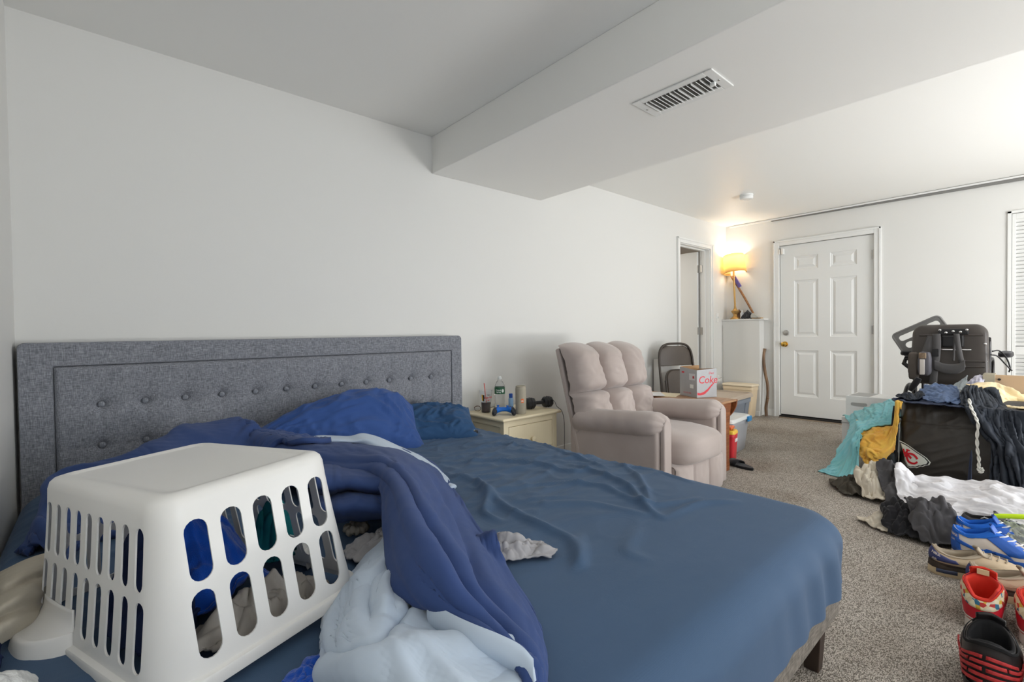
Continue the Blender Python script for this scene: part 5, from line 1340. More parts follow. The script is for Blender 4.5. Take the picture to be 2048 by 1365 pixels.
# ================================================================== BINS
def tub(name, label, loc, rz, L0, W0, L1, W1, H_, mt, lid_mt, lid_h=0.03, rad=0.05, group=None, ribs=True, lidover=0.02):
    t_ = thing(name, label, 'bin', loc, rz, group)
    rs = []; n = 6
    for z, f_ in ((0, 0.0), (0.012, 0.02), (H_*0.5, 0.5), (H_*0.86, 0.86), (H_*0.86+0.002, 1.02), (H_, 1.06)):
        o_ = rrect(L0+(L1-L0)*f_-(0.02 if z == 0 else 0), W0+(W1-W0)*f_-(0.02 if z == 0 else 0), rad, n)
        rs.append([(x, y, z) for x, y in o_])
    b = MB(); m_ = len(rs[0]); vs = [v_ for r_ in rs for v_ in r_]; fs = []
    for i in range(len(rs)-1):
        for j in range(m_): fs.append((i*m_+j, i*m_+(j+1) % m_, (i+1)*m_+(j+1) % m_, (i+1)*m_+j))
    fs.append(tuple(range(m_-1, -1, -1))); b.add(vs, fs)
    b.build('bin_body', mt, t_, smooth=40, solid=0.003)
    if ribs:
        for sx, sy, ax_ in ((0.30, -1, 'x'), (-0.30, -1, 'x'), (-1, 0.25, 'y'), (-1, -0.25, 'y')):
            if ax_ == 'x':
                x = sx*L0; b = MB().hexa([(x-0.02, -W0/2-0.006, 0.02), (x+0.02, -W0/2-0.006, 0.02), (x+0.02, -W0/2+0.01, 0.02), (x-0.02, -W0/2+0.01, 0.02)], [(x-0.02, -W1/2-0.004, H_*0.85), (x+0.02, -W1/2-0.004, H_*0.85), (x+0.02, -W1/2+0.01, H_*0.85), (x-0.02, -W1/2+0.01, H_*0.85)])
            else:
                y = sy*W0; b = MB().hexa([(-L0/2-0.006, y-0.02, 0.02), (-L0/2+0.01, y-0.02, 0.02), (-L0/2+0.01, y+0.02, 0.02), (-L0/2-0.006, y+0.02, 0.02)], [(-L1/2-0.004, y-0.02, H_*0.85), (-L1/2+0.01, y-0.02, H_*0.85), (-L1/2+0.01, y+0.02, H_*0.85), (-L1/2-0.004, y+0.02, H_*0.85)])
            b.build('rib', mt, t_, smooth=0, bevel=0.004)
    if lid_mt:
        l1, w1 = L1*1.0+lidover*2, W1+lidover*2; rs = []
        for z, f_ in ((H_-0.006, 0.0), (H_+lid_h*0.5, -0.004), (H_+lid_h, -0.02), (H_+lid_h, -0.05), (H_+lid_h*0.55, -0.065)):
            rs.append([(x, y, z) for x, y in rrect(l1+f_, w1+f_, rad, n)])
        b = MB(); vs = [v_ for r_ in rs for v_ in r_]; fs = []
        for i in range(len(rs)-1):
            for j in range(m_): fs.append((i*m_+j, i*m_+(j+1) % m_, (i+1)*m_+(j+1) % m_, (i+1)*m_+j))
        fs.append(tuple((len(rs)-1)*m_+j for j in range(m_))); b.add(vs, fs)
        b.build('bin_lid', lid_mt, t_, smooth=40)
    return t_
M_gbin = mat('grey_tote', srgb(142, 150, 162), 0.45, noise=(3, 0.2))
gt = tub('storage_tote', 'large grey-blue plastic tote with a flat lid beyond the side table', (4.55, 2.13, 0), R(2), 0.50, 0.36, 0.60, 0.44, 0.405, M_gbin, mat('tote_lid', srgb(196, 178, 158), 0.4), rad=0.05)
M_cbin = mat('frosted_bin', srgb(236, 236, 240), 0.3, trans=0.55, ior=1.1)
cbn = tub('clear_bin', 'clear plastic bin with white lid and blue latches', (4.12, 1.872, 0), R(4), 0.36, 0.25, 0.42, 0.30, 0.285, M_cbin, M_white_pl, 0.022, 0.035, ribs=False, lidover=0.012)
MB().mm((0.11, -0.178, 0.255), (0.19, -0.16, 0.300)).build('latch', mat('latch_blue', srgb(60, 150, 214), 0.35), cbn, smooth=0, bevel=0.005)
MB().mm((0.218, -0.05, 0.255), (0.236, 0.05, 0.300)).build('latch', mat('latch_blue', srgb(60, 150, 214), 0.35), cbn, smooth=0, bevel=0.005)
o = MB().box((0, 0, 0.10), (0.26, 0.16, 0.17), Matrix.Rotation(R(14), 3, 'Z')).build('blue_binder', mat('binder_blue', srgb(110, 140, 180), 0.5), smooth=0, bevel=0.006); o.location = (4.15, 1.86, 0.012)
tag(o, 'slate blue binder packed inside the clear bin', 'binder')
o = MB().box((0, 0, 0), (0.20, 0.14, 0.05), Matrix.Rotation(R(-10), 3, 'Y')).build('pink_folder', mat('folder_pink', srgb(222, 150, 196), 0.5), smooth=0, bevel=0.006); o.location = (4.08, 1.87, 0.245)
tag(o, 'pink folder lying on top inside the clear bin', 'folder')
M_tan = mat('tan_plastic', srgb(238, 216, 182), 0.45)
tub('waste_bin', 'tall cream plastic waste bin standing in front of the lamp ledge', (5.90, 2.47, 0), R(90), 0.30, 0.15, 0.36, 0.19, 0.385, M_tan, mat('tan_lid', srgb(240, 224, 196), 0.4), 0.015, 0.03, ribs=False, lidover=0.010)
# red toy crate with yellow lid
rb_ = tub('toy_crate', 'small red plastic crate with a yellow lid beside the clear bin', (3.80, 1.700, 0.0), R(10), 0.11, 0.12, 0.13, 0.14, 0.235, mat('toy_red', srgb(226, 58, 66), 0.4), mat('toy_yellow', srgb(246, 200, 70), 0.4), 0.02, 0.02, ribs=False, lidover=0.004)
MB().mm((-0.03, -0.076, 0.165), (0.03, -0.062, 0.19)).build('clasp', M_white_pl, rb_, smooth=0, bevel=0.003)
MB().mm((-0.05, -0.05, 0.262), (0.05, 0.05, 0.285)).build('lid_handle', mat('toy_orange', srgb(244, 120, 70), 0.4), rb_, smooth=0, bevel=0.008)
# flat dark sandal
sd = thing('slide_sandal', 'black slide sandal lying by the foot of the side table', 'sandal', (3.70, 1.545, 0), rz=R(70))
ol = [(0.11*math.cos(a), (0.045+0.008*math.cos(a))*math.sin(a)) for a in np.linspace(0, 2*math.pi, 28, endpoint=False)]
MB().prism(ol, 0.020).build('footbed', M_black, sd, smooth=40, bevel=0.005)
MB().grid(np.array([[(x, 0.050*math.cos(a), 0.015+0.030*math.sin(a)) for x in (0.01, 0.05, 0.09)] for a in np.linspace(0, math.pi, 16)])).build('strap', M_black, sd, smooth=180, solid=0.006)
# walking stick leaning in the corner
M_bark = woodm('bark_stick', srgb(96, 70, 48), srgb(146, 112, 80), (12, 12, 2))
pts = [PX(x, y, 6.175-0.02-0.10*(1-t)) for x, y, t in ((1533, 834, 0.0), (1532, 815, 0.08), (1535, 795, 0.22), (1535, 770, 0.36), (1530, 745, 0.55), (1527, 715, 0.8), (1530, 698, 1.0))]
pts[0][2] = 0.008
P_ = catmull(pts, 36); rad = 0.017+0.0025*Noise(3)(np.linspace(0, 9, 36), 0.3)
b = MB().tube(P_, list(rad), 10); k = P_[11]; b.tube([k, k+np.array([-0.012, -0.02, 0.006])], [0.012, 0.006], 8)
tag(b.build('walking_stick', M_bark, smooth=60, center=True), 'rough brown wooden stick leaning beside the entry door', 'stick')

# ================================================================== LAMP AND CLUTTER ON THE LEDGE
LZ = 1.192
M_gold = mat('antique_gold', srgb(206, 166, 104), 0.38, metal=0.75)
lp = thing('table_lamp', 'gold table lamp with a tilted yellow drum shade on the ledge', 'lamp', (6.095, 2.605, LZ))
prof = [(0.062, 0), (0.062, 0.012), (0.055, 0.018), (0.034, 0.030), (0.024, 0.050), (0.022, 0.062), (0.030, 0.072), (0.046, 0.098), (0.048, 0.108), (0.030, 0.118), (0.018, 0.135), (0.0125, 0.160), (0.0145, 0.166), (0.011, 0.172), (0.0115, 0.54), (0.017, 0.550), (0.017, 0.558), (0.011, 0.562), (0.011, 0.63)]
st_ = MB().lathe(prof, 28).build('lamp_stem', M_gold, lp, smooth=40)
lean = Matrix.Rotation(R(-6), 3, 'X')       # the whole shade is knocked askew
st_.rotation_euler = (R(-2), 0, 0)
sh_c = Vector((-0.005, 0.012, 0.70))
def shade_mat():
    M = bpy.data.materials.new('lamp_shade_cloth'); M.use_nodes = True; N = M.node_tree.nodes; L = M.node_tree.links
    for q in list(N):
        if q.type == 'BSDF_PRINCIPLED': N.remove(q)
    out = [q for q in N if q.type == 'OUTPUT_MATERIAL'][0]
    d_ = N.new('ShaderNodeBsdfDiffuse'); d_.inputs[0].default_value = srgb(246, 218, 156)
    t_ = N.new('ShaderNodeBsdfTranslucent'); t_.inputs[0].default_value = srgb(255, 232, 178)
    mx = N.new('ShaderNodeMixShader'); mx.inputs[0].default_value = 0.55
    L.new(d_.outputs[0], mx.inputs[1]); L.new(t_.outputs[0], mx.inputs[2]); L.new(mx.outputs[0], out.inputs[0]); return M
b = MB()
rows = [(0.132, -0.112), (0.130, -0.06), (0.126, 0.0), (0.122, 0.06), (0.118, 0.116)]
tilt = Matrix.Rotation(R(-7), 3, 'X') @ Matrix.Rotation(R(3), 3, 'Y')
b.lathe(rows, 40, tuple(sh_c), tilt, cap=False)
b.build('lamp_shade', shade_mat(), lp, smooth=60, solid=0.0015)
for rr, z in ((0.132, -0.112), (0.118, 0.116)):
    MB().tube([tuple(tilt @ Vector((rr*math.cos(a), rr*math.sin(a), z))+sh_c) for a in np.linspace(0, 2*math.pi, 40, endpoint=False)], 0.0025, 6, closed=True).build('shade_ring', mat('shade_trim', srgb(230, 180, 90), 0.7), lp, smooth=180)
bl = MB().lathe([(0.012, -0.04), (0.016, -0.02), (0.028, 0.01), (0.030, 0.025), (0.022, 0.045), (0.004, 0.054)], 24, tuple(sh_c+Vector((0, 0, -0.01))))
bl.build('light_bulb', mat('bulb_glow', srgb(255, 236, 200), 0.5, emit=(srgb(255, 232, 190), 8.0)), lp, smooth=60)
pl_ = bpy.data.lights.new('lamp_light', 'POINT'); pl_.energy = 3.4; pl_.color = (1.0, 0.92, 0.80); pl_.shadow_soft_size = 0.035
po = bpy.data.objects.new('lamp_light', pl_); COL.objects.link(po); po.parent = lp; po.location = sh_c+Vector((0, 0, 0.07))
# bottle, boot heap, brush and stick on the ledge
def lpt(x, y, X=6.10): return PX(x, y, X)
p = lpt(1484, 636); v = thing('lotion_bottle', 'small clear white bottle next to the lamp base', 'bottle', (6.10, p[1], LZ))
MB().lathe([(0.020, 0), (0.022, 0.004), (0.022, 0.075), (0.010, 0.090)], 20).build('bottle_body', mat('milky_plastic', srgb(226, 230, 234), 0.25), v, smooth=40)
MB().lathe([(0.011, 0.088), (0.011, 0.112), (0.008, 0.114)], 20).build('bottle_cap', M_white_pl, v, smooth=40)
p0, p1 = lpt(1507, 623, 6.13), lpt(1462, 553, 6.15)
v = thing('back_brush', 'long wooden handled brush with a violet head leaning behind the lamp', 'brush', (6.13, p0[1], LZ))
o_ = np.array(v.location)
MB().tube(catmull([p0-o_-np.array([0, 0, 0.03]), (p0*0.5+p1*0.5)-o_, p1-o_+np.array([0, 0.0, 0])], 12), [0.012, 0.0125, 0.013, 0.0135, 0.014, 0.014, 0.014, 0.0135, 0.013, 0.012, 0.012, 0.011], 10).build('brush_handle', woodm('oak_handle', srgb(140, 94, 58), srgb(176, 128, 84)), v, smooth=40)
a0, a1 = lpt(1466, 552, 6.12)-o_, lpt(1479, 574, 6.12)-o_
dd = (a1-a0); 
MB().hexa([tuple(a0+np.array([x, y, z])) for x, y, z in ((-0.012, -0.022, 0.01), (0.012, -0.022, 0.01), (0.012, 0.01, -0.006), (-0.012, 0.01, -0.006))],
          [tuple(a1+np.array([x, y, z])) for x, y, z in ((-0.012, -0.024, 0.008), (0.012, -0.024, 0.008), (0.012, 0.012, -0.01), (-0.012, 0.012, -0.01))]).build('brush_head', mat('violet_bristle', srgb(104, 96, 168), 0.8), v, smooth=0, bevel=0.003)
LEDH = HMap(5.95, 6.25, 2.1, 2.8, 0.01, LZ); LEDH.set(6.03, 6.18, 2.24, 2.75, LZ)
LEDH.Z[:] = LZ
crumple('gloves', (6.095, 2.455), (0.10, 0.14), 0.2, mat('charcoal_knit', srgb(66, 66, 70), 0.9, noise=(20, 0.4)), LEDH, 'dark grey gloves heaped on the ledge beside the lamp', 'gloves', rest=1.2, lift=0.01, dome=0.07, seed=31, n=30, n2=30, steps=20, goal=0.06, amp=0.012)
crumple('leather_pouch', (6.125, 2.575), (0.07, 0.10), 0.0, mat('brown_leather', srgb(110, 78, 52), 0.6, noise=(30, 0.5)), LEDH, 'brown patterned pouch behind the lamp base', 'pouch', rest=1.15, lift=0.01, dome=0.09, seed=33, n=26, n2=26, steps=14, goal=0.1, amp=0.01)
sn = thing('door_stop', 'tan and pale grey wedge at the end of the ledge', 'wedge', (6.09, 2.345, LZ))
MB().prism([(0, 0), (0.10, 0), (0.085, 0.014), (0.04, 0.05), (0.015, 0.055), (0, 0.03)], 0.06, frame((-0.03, 0.04, 0.012), (0, -1, 0), (0, 0, 1))).build('wedge_body', mat('pale_grey_rubber', srgb(186, 184, 176), 0.7), sn, smooth=30, bevel=0.004)
MB().mm((-0.034, -0.062, 0), (0.034, 0.05, 0.013)).build('wedge_sole', mat('tan_rubber', srgb(206, 166, 108), 0.6), sn, smooth=0, bevel=0.003)
# ================================================================== PILE BY THE ENTRY DOOR
FL = HMap(1.6, 5.6, -0.9, 1.6, 0.016, 0.0)
# ---- white cartons
M_wbox = mat('white_carton', srgb(246, 246, 244), 0.65, noise=(4, 0.15)); M_wbox2 = mat('grey_tape', srgb(176, 176, 174), 0.5)
def wcarton(label, loc, sx, sy, sz, slot):
    v = thing('cardboard_box', label, 'box', loc, R(-3))
    MB().mm((0, -sy, 0), (sx, 0, sz)).build('box_body', M_wbox, v, smooth=0, bevel=0.004)
    MB().mm((0.02, -sy*0.55, sz), (sx-0.02, -0.02, sz+0.002)).build('top_flap', M_wbox2 if slot else M_wbox, v, smooth=0)
    MB().mm((-0.004, -sy-0.004, sz-0.05), (sx+0.004, 0.004, sz-0.045)).build('lid_edge', M_wbox2, v, smooth=0) if not slot else None
    if slot: MB().prism(rrect(0.12, 0.026, 0.012), 0.002, frame((-0.0012, -sy*0.32, sz*0.62), (0, -1, 0), (0, 0, 1))).build('hand_slot', M_wbox2, v, smooth=0)
    else:
        for k in range(3): MB().mm((0.02, -0.06-0.016*k, sz), (0.06, -0.052-0.016*k, sz+0.001)).build('print_mark', M_blk, v, smooth=0)
    return v
wcarton('larger white cardboard box standing on the carpet in front of the entry door', (4.955, 1.195, 0), 0.34, 0.42, 0.272, False)
wcarton('smaller white cardboard box with a hand slot stacked on the larger one', (5.00, 1.175, 0.275), 0.30, 0.31, 0.185, True)
FL.set(4.93, 5.3, 0.77, 1.19, 0.275)

# ---- laundry bag with arrowhead emblem
M_bag = mat('black_nylon', srgb(62, 58, 54), 0.38, noise=(3, 0.3), col2=srgb(50, 48, 46), bump=(24, 0.22, 0.012), spec=0.5)
GY0, GY1, GZ = -0.22, 0.665, 0.545
def gx(y, z):
    k = np.clip((np.asarray(y)-GY0)/(GY1-GY0), 0, 1); h_ = np.clip(np.asarray(z)/GZ, 0, 1)
    bulge = 0.055*np.sin(np.pi*np.clip(h_, 0, 1))**0.8*np.sin(np.pi*np.clip(k*0.9+0.06, 0, 1))**0.6
    return 4.115-bulge+0.10*h_**2
def on_bag(x, y):
    X = 4.1
    for _ in range(6): p = PX(x, y, X); X = float(gx(p[1], p[2]))
    return PX(x, y, X)
bg_ = thing('laundry_bag', 'bulging black nylon laundry bag with a red and white arrowhead emblem', 'bag', (4.30, 0.22, 0))
bO = np.array(bg_.location)
nA, nB = Noise(201), Noise(202)
Yg, Zg = np.meshgrid(np.linspace(GY1, GY0, 110), np.linspace(0.0, GZ, 70), indexing='ij')
seam = 0.010*np.exp(-((Zg-0.415-0.012*np.sin(Yg*9))/0.006)**2)
wr = 0.014*np.clip(ridge(nA, Yg*4.2+Zg*5.5+0.3*nB(Yg*3, Zg*3), Zg*3.4-Yg*1.4)-0.35, 0, 1)+0.008*np.clip(ridge(nB, Yg*16, Zg*5, 2.0)-0.2, 0, 1)*np.clip((Zg-0.36)*8, 0, 1)+0.007*np.clip(ridge(nA, Yg*9+Zg*12, Zg*7, 6.0)-0.3, 0, 1)
ins = np.minimum((GY1-Yg), 0.03)/0.03
Xg = gx(Yg, Zg)-wr*ins+seam+0.05*(1-np.clip(ins, 0, 1))**2
FR = np.stack([Xg, Yg, Zg], 2)
rings = [FR]
depth_ = 0.42
top = np.stack([np.stack([Xg[:, -1]+depth_*t, Yg[:, -1], GZ+0.03*math.sin(math.pi*t)+0.012*nA(Yg[:, -1]*6, t*4)], 1) for t in np.linspace(0, 1, 14)], 1)
lef = np.stack([np.stack([Xg[0]+depth_*t, Yg[0]+0.02*math.sin(math.pi*t)+0.01*nB(Zg[0]*7, t*3), Zg[0]], 1) for t in np.linspace(0, 1, 14)], 0)[::-1]
rig = np.stack([np.stack([Xg[-1]+depth_*t, Yg[-1]+0*Zg[-1], Zg[-1]], 1) for t in np.linspace(0, 1, 6)], 0)
b = MB().grid(FR).grid(top).grid(lef).grid(rig)
b.v = [(q[0]-bO[0], q[1]-bO[1], q[2]) for q in b.v]
b.build('bag_body', M_bag, bg_, smooth=180)
b = MB().mm((4.52, GY0, 0), (4.54, GY1, GZ)); b.v = [(q[0]-bO[0], q[1]-bO[1], q[2]) for q in b.v]; b.build('bag_back', M_bag, bg_, smooth=0)
FL.set(4.06, 4.56, GY0, GY1+0.01, GZ)
def bag_poly(name, px, mt, off):
    P = [on_bag(a, c)-np.array([off, 0, 0])-bO for a, c in px]
    k = len(P); Q = [p_+np.array([0.0015, 0, 0]) for p_ in P]
    bm = bmesh.new(); vs = [bm.verts.new(p_) for p_ in P]; fc_ = bm.faces.new(vs); bmesh.ops.triangulate(bm, faces=[fc_])
    me = bpy.data.meshes.new(name); bm.to_mesh(me); bm.free(); me.materials.append(mt)
    o = bpy.data.objects.new(name, me); link(o, bg_); o.modifiers.new('thickness', 'SOLIDIFY').thickness = 0.001
    return o
def bag_stroke(name, px, w_, mt, off):
    """lettering stroke laid on the bag: a ribbon that follows the surface"""
    P = catmull(np.array([list(q)+[0] for q in px], float), max(6, len(px)*5))[:, :2]
    T_ = np.gradient(P, axis=0); T_ /= np.linalg.norm(T_, axis=1, keepdims=True); Nn = np.stack([-T_[:, 1], T_[:, 0]], 1)
    G = np.array([[on_bag(1780+(q[0]+n_[0]*w_*e)/11.38, 860+(q[1]+n_[1]*w_*e)/11.38)-np.array([off, 0, 0])-bO for e in (-0.5, 0.5)] for q, n_ in zip(P, Nn)])
    return MB().grid(G).build(name, mt, bg_, smooth=0, solid=0.001)
M_ew = mat('emblem_white', srgb(226, 230, 222), 0.6); M_ek = mat('emblem_black', srgb(24, 22, 24), 0.6); M_er = mat('emblem_red', srgb(202, 16, 38), 0.6)
cr = lambda L_: [(1780+a/11.38, 860+c/11.38) for a, c in L_]
outer = [(225,232),(330,280),(430,340),(540,420),(650,500),(760,570),(850,635),(940,735),(905,795),(820,805),(760,835),(700,830),(620,860),(560,850),(480,860),(415,835),(350,690),(310,480),(260,330)]
c0 = np.array([470., 620.])
bag_poly('emblem_edge', cr(outer), M_ew, 0.018)
bag_poly('emblem_outline', cr([tuple(c0+(np.array(q)-c0)*0.93) for q in outer]), M_ek, 0.020)
bag_poly('emblem_field', cr([tuple(c0+(np.array(q)-c0)*0.85) for q in outer]), M_ew, 0.022)
bag_stroke('emblem_letter', [(640,655),(600,600),(530,545),(450,530),(405,560),(400,620),(435,700),(500,745),(580,752),(640,720)], 44, M_er, 0.025)   # C
bag_stroke('emblem_letter', [(322,420),(345,520),(372,600)], 34, M_er, 0.0255)        # K: stem
bag_stroke('emblem_letter', [(430,440),(400,480),(365,530)], 44, M_er, 0.026)
bag_stroke('emblem_letter', [(390,500),(440,570),(500,640)], 44, M_er, 0.0265)
bag_stroke('emblem_letter', [(385,432),(430,445),(470,470)], 26, M_er, 0.027)
# black web strap hanging at the bag's side
P = [on_bag(a, c)-bO for a, c in ((1796, 812), (1792, 835), (1791, 870), (1792, 905), (1794, 918))]
rows = [[p_+np.array([-0.02, 0.022*s_*k, 0]) for s_ in (-1, 0, 1)] for p_, k in zip(P, (1.0, 0.9, 0.9, 0.55, 0.2))]
MB().grid(loft(rows, 24, 6)).build('carry_strap', M_black, bg_, smooth=180, solid=0.003)
# small flag-coloured tag below the towel
tg = thing('striped_pouch', 'dark pouch with white and red patches wedged beside the bag', 'pouch', (4.10, 0.695, 0))
MB().mm((-0.05, -0.02, 0.02), (0.10, 0.10, 0.20)).build('pouch_body', mat('pouch_dark', srgb(34, 40, 44), 0.7), tg, smooth=0, bevel=0.02, seg=3)
MB().mm((-0.054, 0.01, 0.085), (-0.05, 0.05, 0.135)).build('white_patch', M_ew, tg, smooth=0)
MB().mm((-0.054, 0.005, 0.06), (-0.05, 0.055, 0.085)).build('red_patch', M_er, tg, smooth=0)

# ---- wheelchair behind the bag
M_shell = mat('wheelchair_shell', srgb(74, 68, 64), 0.42, noise=(5, 0.3)); M_tubeb = mat('black_tube', srgb(36, 35, 36), 0.35); M_web = mat('grey_webbing', srgb(84, 82, 82), 0.85, bump=(200, 0.2, 0.002)); M_chrome = mat('chrome', srgb(225, 225, 225), 0.15, metal=1.0)
wc = thing('wheelchair', 'black wheelchair with a hard-shell back standing behind the laundry pile', 'wheelchair', (4.98, 0.47, 0))
WX = 4.93
def wl(x, y, z): return (x-4.98, y-0.47, z)
pts = rrect(0.445, 0.47, 0.075, 8)
rs = []
for dx, k in ((0.05, 0.96), (0.0, 1.0), (-0.028, 0.985), (-0.045, 0.93), (-0.050, 0.80), (-0.046, 0.45), (-0.044, 0.02)):
    rs.append([wl(WX+dx+0.05*(q[1]*k)/0.47, 0.487-q[0]*k*(1-0.06*(q[1]/0.235)*0.5)+0.004, 0.845+q[1]*k) for q in pts])
b = MB(); m_ = len(pts); vs = [v_ for r_ in rs for v_ in r_]; fs = []
for i in range(len(rs)-1):
    for j in range(m_): fs.append((i*m_+j, i*m_+(j+1) % m_, (i+1)*m_+(j+1) % m_, (i+1)*m_+j))
fs.append(tuple((len(rs)-1)*m_+j for j in range(m_))); b.add(vs, fs).build('backrest', M_shell, wc, smooth=40, sub=1)
for z, y0, y1 in ((0.995, 0.30, 0.66), (0.80, 0.29, 0.42), (0.76, 0.29, 0.42)):      # pressed ribs
    MB().tube([wl(WX-0.047+0.05*(z-0.845)/0.47, y0, z), wl(WX-0.050+0.05*(z-0.845)/0.47, y1, z)], 0.007, 8).build('pressed_rib', M_shell, wc, smooth=60)
# latch hardware across the back
MB().mm(wl(WX-0.066, 0.375, 1.0), wl(WX-0.04, 0.545, 1.045)).build('latch_bar', M_tubeb, wc, smooth=0, bevel=0.006)
MB().mm(wl(WX-0.078, 0.40, 0.905), wl(WX-0.045, 0.525, 0.995)).build('latch_housing', M_tubeb, wc, smooth=0, bevel=0.01)
for y, z in ((0.385, 1.035), (0.42, 1.02), (0.46, 1.025), (0.50, 1.015), (0.535, 1.035), (0.29, 0.93), (0.285, 0.80)):
    MB().lathe([(0.0085, 0), (0.0085, 0.005), (0.004, 0.008)], 12, wl(WX-0.062 if y > 0.3 else WX-0.035, y, z), Matrix.Rotation(R(-90), 3, 'Y')).build('bolt', M_chrome, wc, smooth=40)
MB().tube([wl(WX-0.075, 0.36, 0.885), wl(WX-0.075, 0.54, 0.885)], 0.007, 10).build('cross_bar', M_chrome, wc, smooth=40)
# canes, arms, seat, wheels
for y in (0.275, 0.70):
    MB().tube(catmull([wl(5.00, y, 0.30), wl(4.99, y, 0.6), wl(5.0, y, 0.92), wl(4.97, y, 0.97)], 16), 0.012, 10).build('back_cane', M_tubeb, wc, smooth=40)
    MB().tube(catmull([wl(5.02, y, 0.46), wl(5.03, y, 0.76), wl(5.10, y, 0.80), wl(5.32, y, 0.80), wl(5.38, y, 0.72), wl(5.38, y, 0.46)], 24), 0.011, 10).build('arm_tube', M_tubeb, wc, smooth=40)
for y, z, dx in ((0.765, 0.845, 0.0), (0.195, 0.845, 0.0)):
    G = puff(5.0+dx, 5.36+dx, y-0.04, y+0.04, z-0.022, z+0.022, sharp=3.5, seed=7, wr=0.004)-np.array([4.98, 0.47, 0])
    MB().grid(G).build('armrest_pad', M_black, wc, smooth=180)
MB().tube([wl(5.02, 0.70, 0.80), wl(5.04, 0.765, 0.80), wl(5.03, 0.775, 0.76), wl(5.02, 0.74, 0.73)], 0.017, 10).build('brake_lever', M_tubeb, wc, smooth=40)
MB().mm(wl(4.98, 0.27, 0.47), wl(5.40, 0.70, 0.52)).build('seat', M_black, wc, smooth=0, bevel=0.015, seg=3)
for y in (0.29, 0.69):
    MB().tube([wl(5.00, y, 0.40), wl(5.42, y, 0.40), wl(5.50, y, 0.14)], 0.012, 10).build('side_frame', M_tubeb, wc, smooth=40)
for y in (0.235, 0.745):
    MB().tube([wl(5.06, y, 0.0) if False else (5.06-4.98+0.285*math.cos(a), y-0.47, 0.30+0.285*math.sin(a)) for a in np.linspace(0, 2*math.pi, 48, endpoint=False)], 0.014, 10, closed=True).build('wheel', M_tubeb, wc, smooth=60)
    MB().cyl(wl(5.06, y-0.02, 0.30), wl(5.06, y+0.02, 0.30), 0.03, 16).build('wheel_hub', M_chrome, wc, smooth=40)
    MB().tube([(5.46-4.98+0.085*math.cos(a), (y-0.47)*0.85, 0.10+0.085*math.sin(a)) for a in np.linspace(0, 2*math.pi, 24, endpoint=False)], 0.014, 8, closed=True).build('caster', M_tubeb, wc, smooth=60)
# cable looping over the arm
MB().tube(catmull([wl(*PX(1985, 703, 4.9)), wl(*PX(1998, 702, 4.95)), wl(*PX(2012, 715, 4.95)), wl(*PX(2020, 735, 4.95)), wl(*PX(2018, 745, 4.95))], 24), 0.005, 8).build('control_cable', M_tubeb, wc, smooth=60)
MB().tube(catmull([wl(*PX(1982, 710, 4.87)), wl(*PX(1995, 713, 4.9)), wl(*PX(2010, 728, 4.92)), wl(*PX(2024, 742, 4.95))], 20), 0.005, 8).build('control_cable', M_tubeb, wc, smooth=60)
# straps: hanging bundle, belt, shoulder strap
def strap(px, X, w_, name='strap', mt=None, horiz=False):
    P = [np.array(wl(*PX(a, c, X))) for a, c in px]
    d_ = np.array([0, 0, w_/2]) if horiz else np.array([0, w_/2, 0])
    MB().grid(loft([[p_-d_, p_-np.array([0.006, 0, 0]), p_+d_] for p_ in P], 26, 7)).build(name, mt or M_web, wc, smooth=180, solid=0.005)
strap([(1864, 672), (1858, 690), (1852, 708), (1850, 720)], 4.82, 0.055)
strap([(1873, 668), (1874, 690), (1872, 715), (1868, 745), (1866, 770)], 4.81, 0.045)
strap([(1868, 730), (1890, 738), (1915, 738), (1930, 730)], 4.80, 0.075, 'belt', M_web, True)
strap([(1913, 668), (1916, 690), (1921, 715), (1926, 735)], 4.81, 0.030)
strap([(1910, 672), (1908, 700), (1907, 722)], 4.83, 0.010, 'cord')
MB().mm(wl(4.795, PX(1876, 706, 4.8)[1]-0.005, PX(1876, 706, 4.8)[2]-0.03), wl(4.812, PX(1864, 706, 4.8)[1], PX(1876, 706, 4.8)[2]+0.03)).build('buckle', M_tubeb, wc, smooth=0, bevel=0.004)
# hanging pouch
po_ = thing('hanging_pouch', 'dark grey pouch with a pale tag strapped to the wheelchair back', 'pouch', (4.80, 0.615, 0.62))
def pl3(x, y, X): q = PX(x, y, X); return (q[0]-4.80, q[1]-0.615, q[2]-0.62)
a0, a1 = pl3(1816, 705, 4.79), pl3(1836, 757, 4.79)
MB().grid(puff(-0.035, 0.045, a1[1]-0.005, a0[1], a1[2]-0.012, a0[2], sharp=4, seed=9, wr=0.006)).build('pouch_side', mat('pouch_brown', srgb(86, 78, 72), 0.8), po_, smooth=180)
a0, a1 = pl3(1836, 704, 4.77), pl3(1862, 752, 4.77)
MB().grid(puff(-0.06, 0.03, a1[1], a0[1], a1[2], a0[2], sharp=4.5, seed=10, wr=0.004)).build('pouch_front', mat('pouch_grey', srgb(92, 90, 96), 0.8), po_, smooth=180)
a0, a1 = pl3(1839, 719, 4.735), pl3(1849, 750, 4.735)
MB().mm((-0.066, a1[1], a1[2]), (-0.055, a0[1], a0[2])).build('pale_tag', mat('tag_pale', srgb(206, 198, 190), 0.6), po_, smooth=0, bevel=0.004)
a0, a1 = pl3(1837, 706, 4.735), pl3(1852, 718, 4.735)
MB().mm((-0.064, a1[1], a1[2]), (-0.052, a0[1], a0[2])).build('camo_flap', mat('flap_tan', srgb(160, 140, 116), 0.8, noise=(40, 0.7), col2=srgb(90, 70, 54)), po_, smooth=0, bevel=0.004)
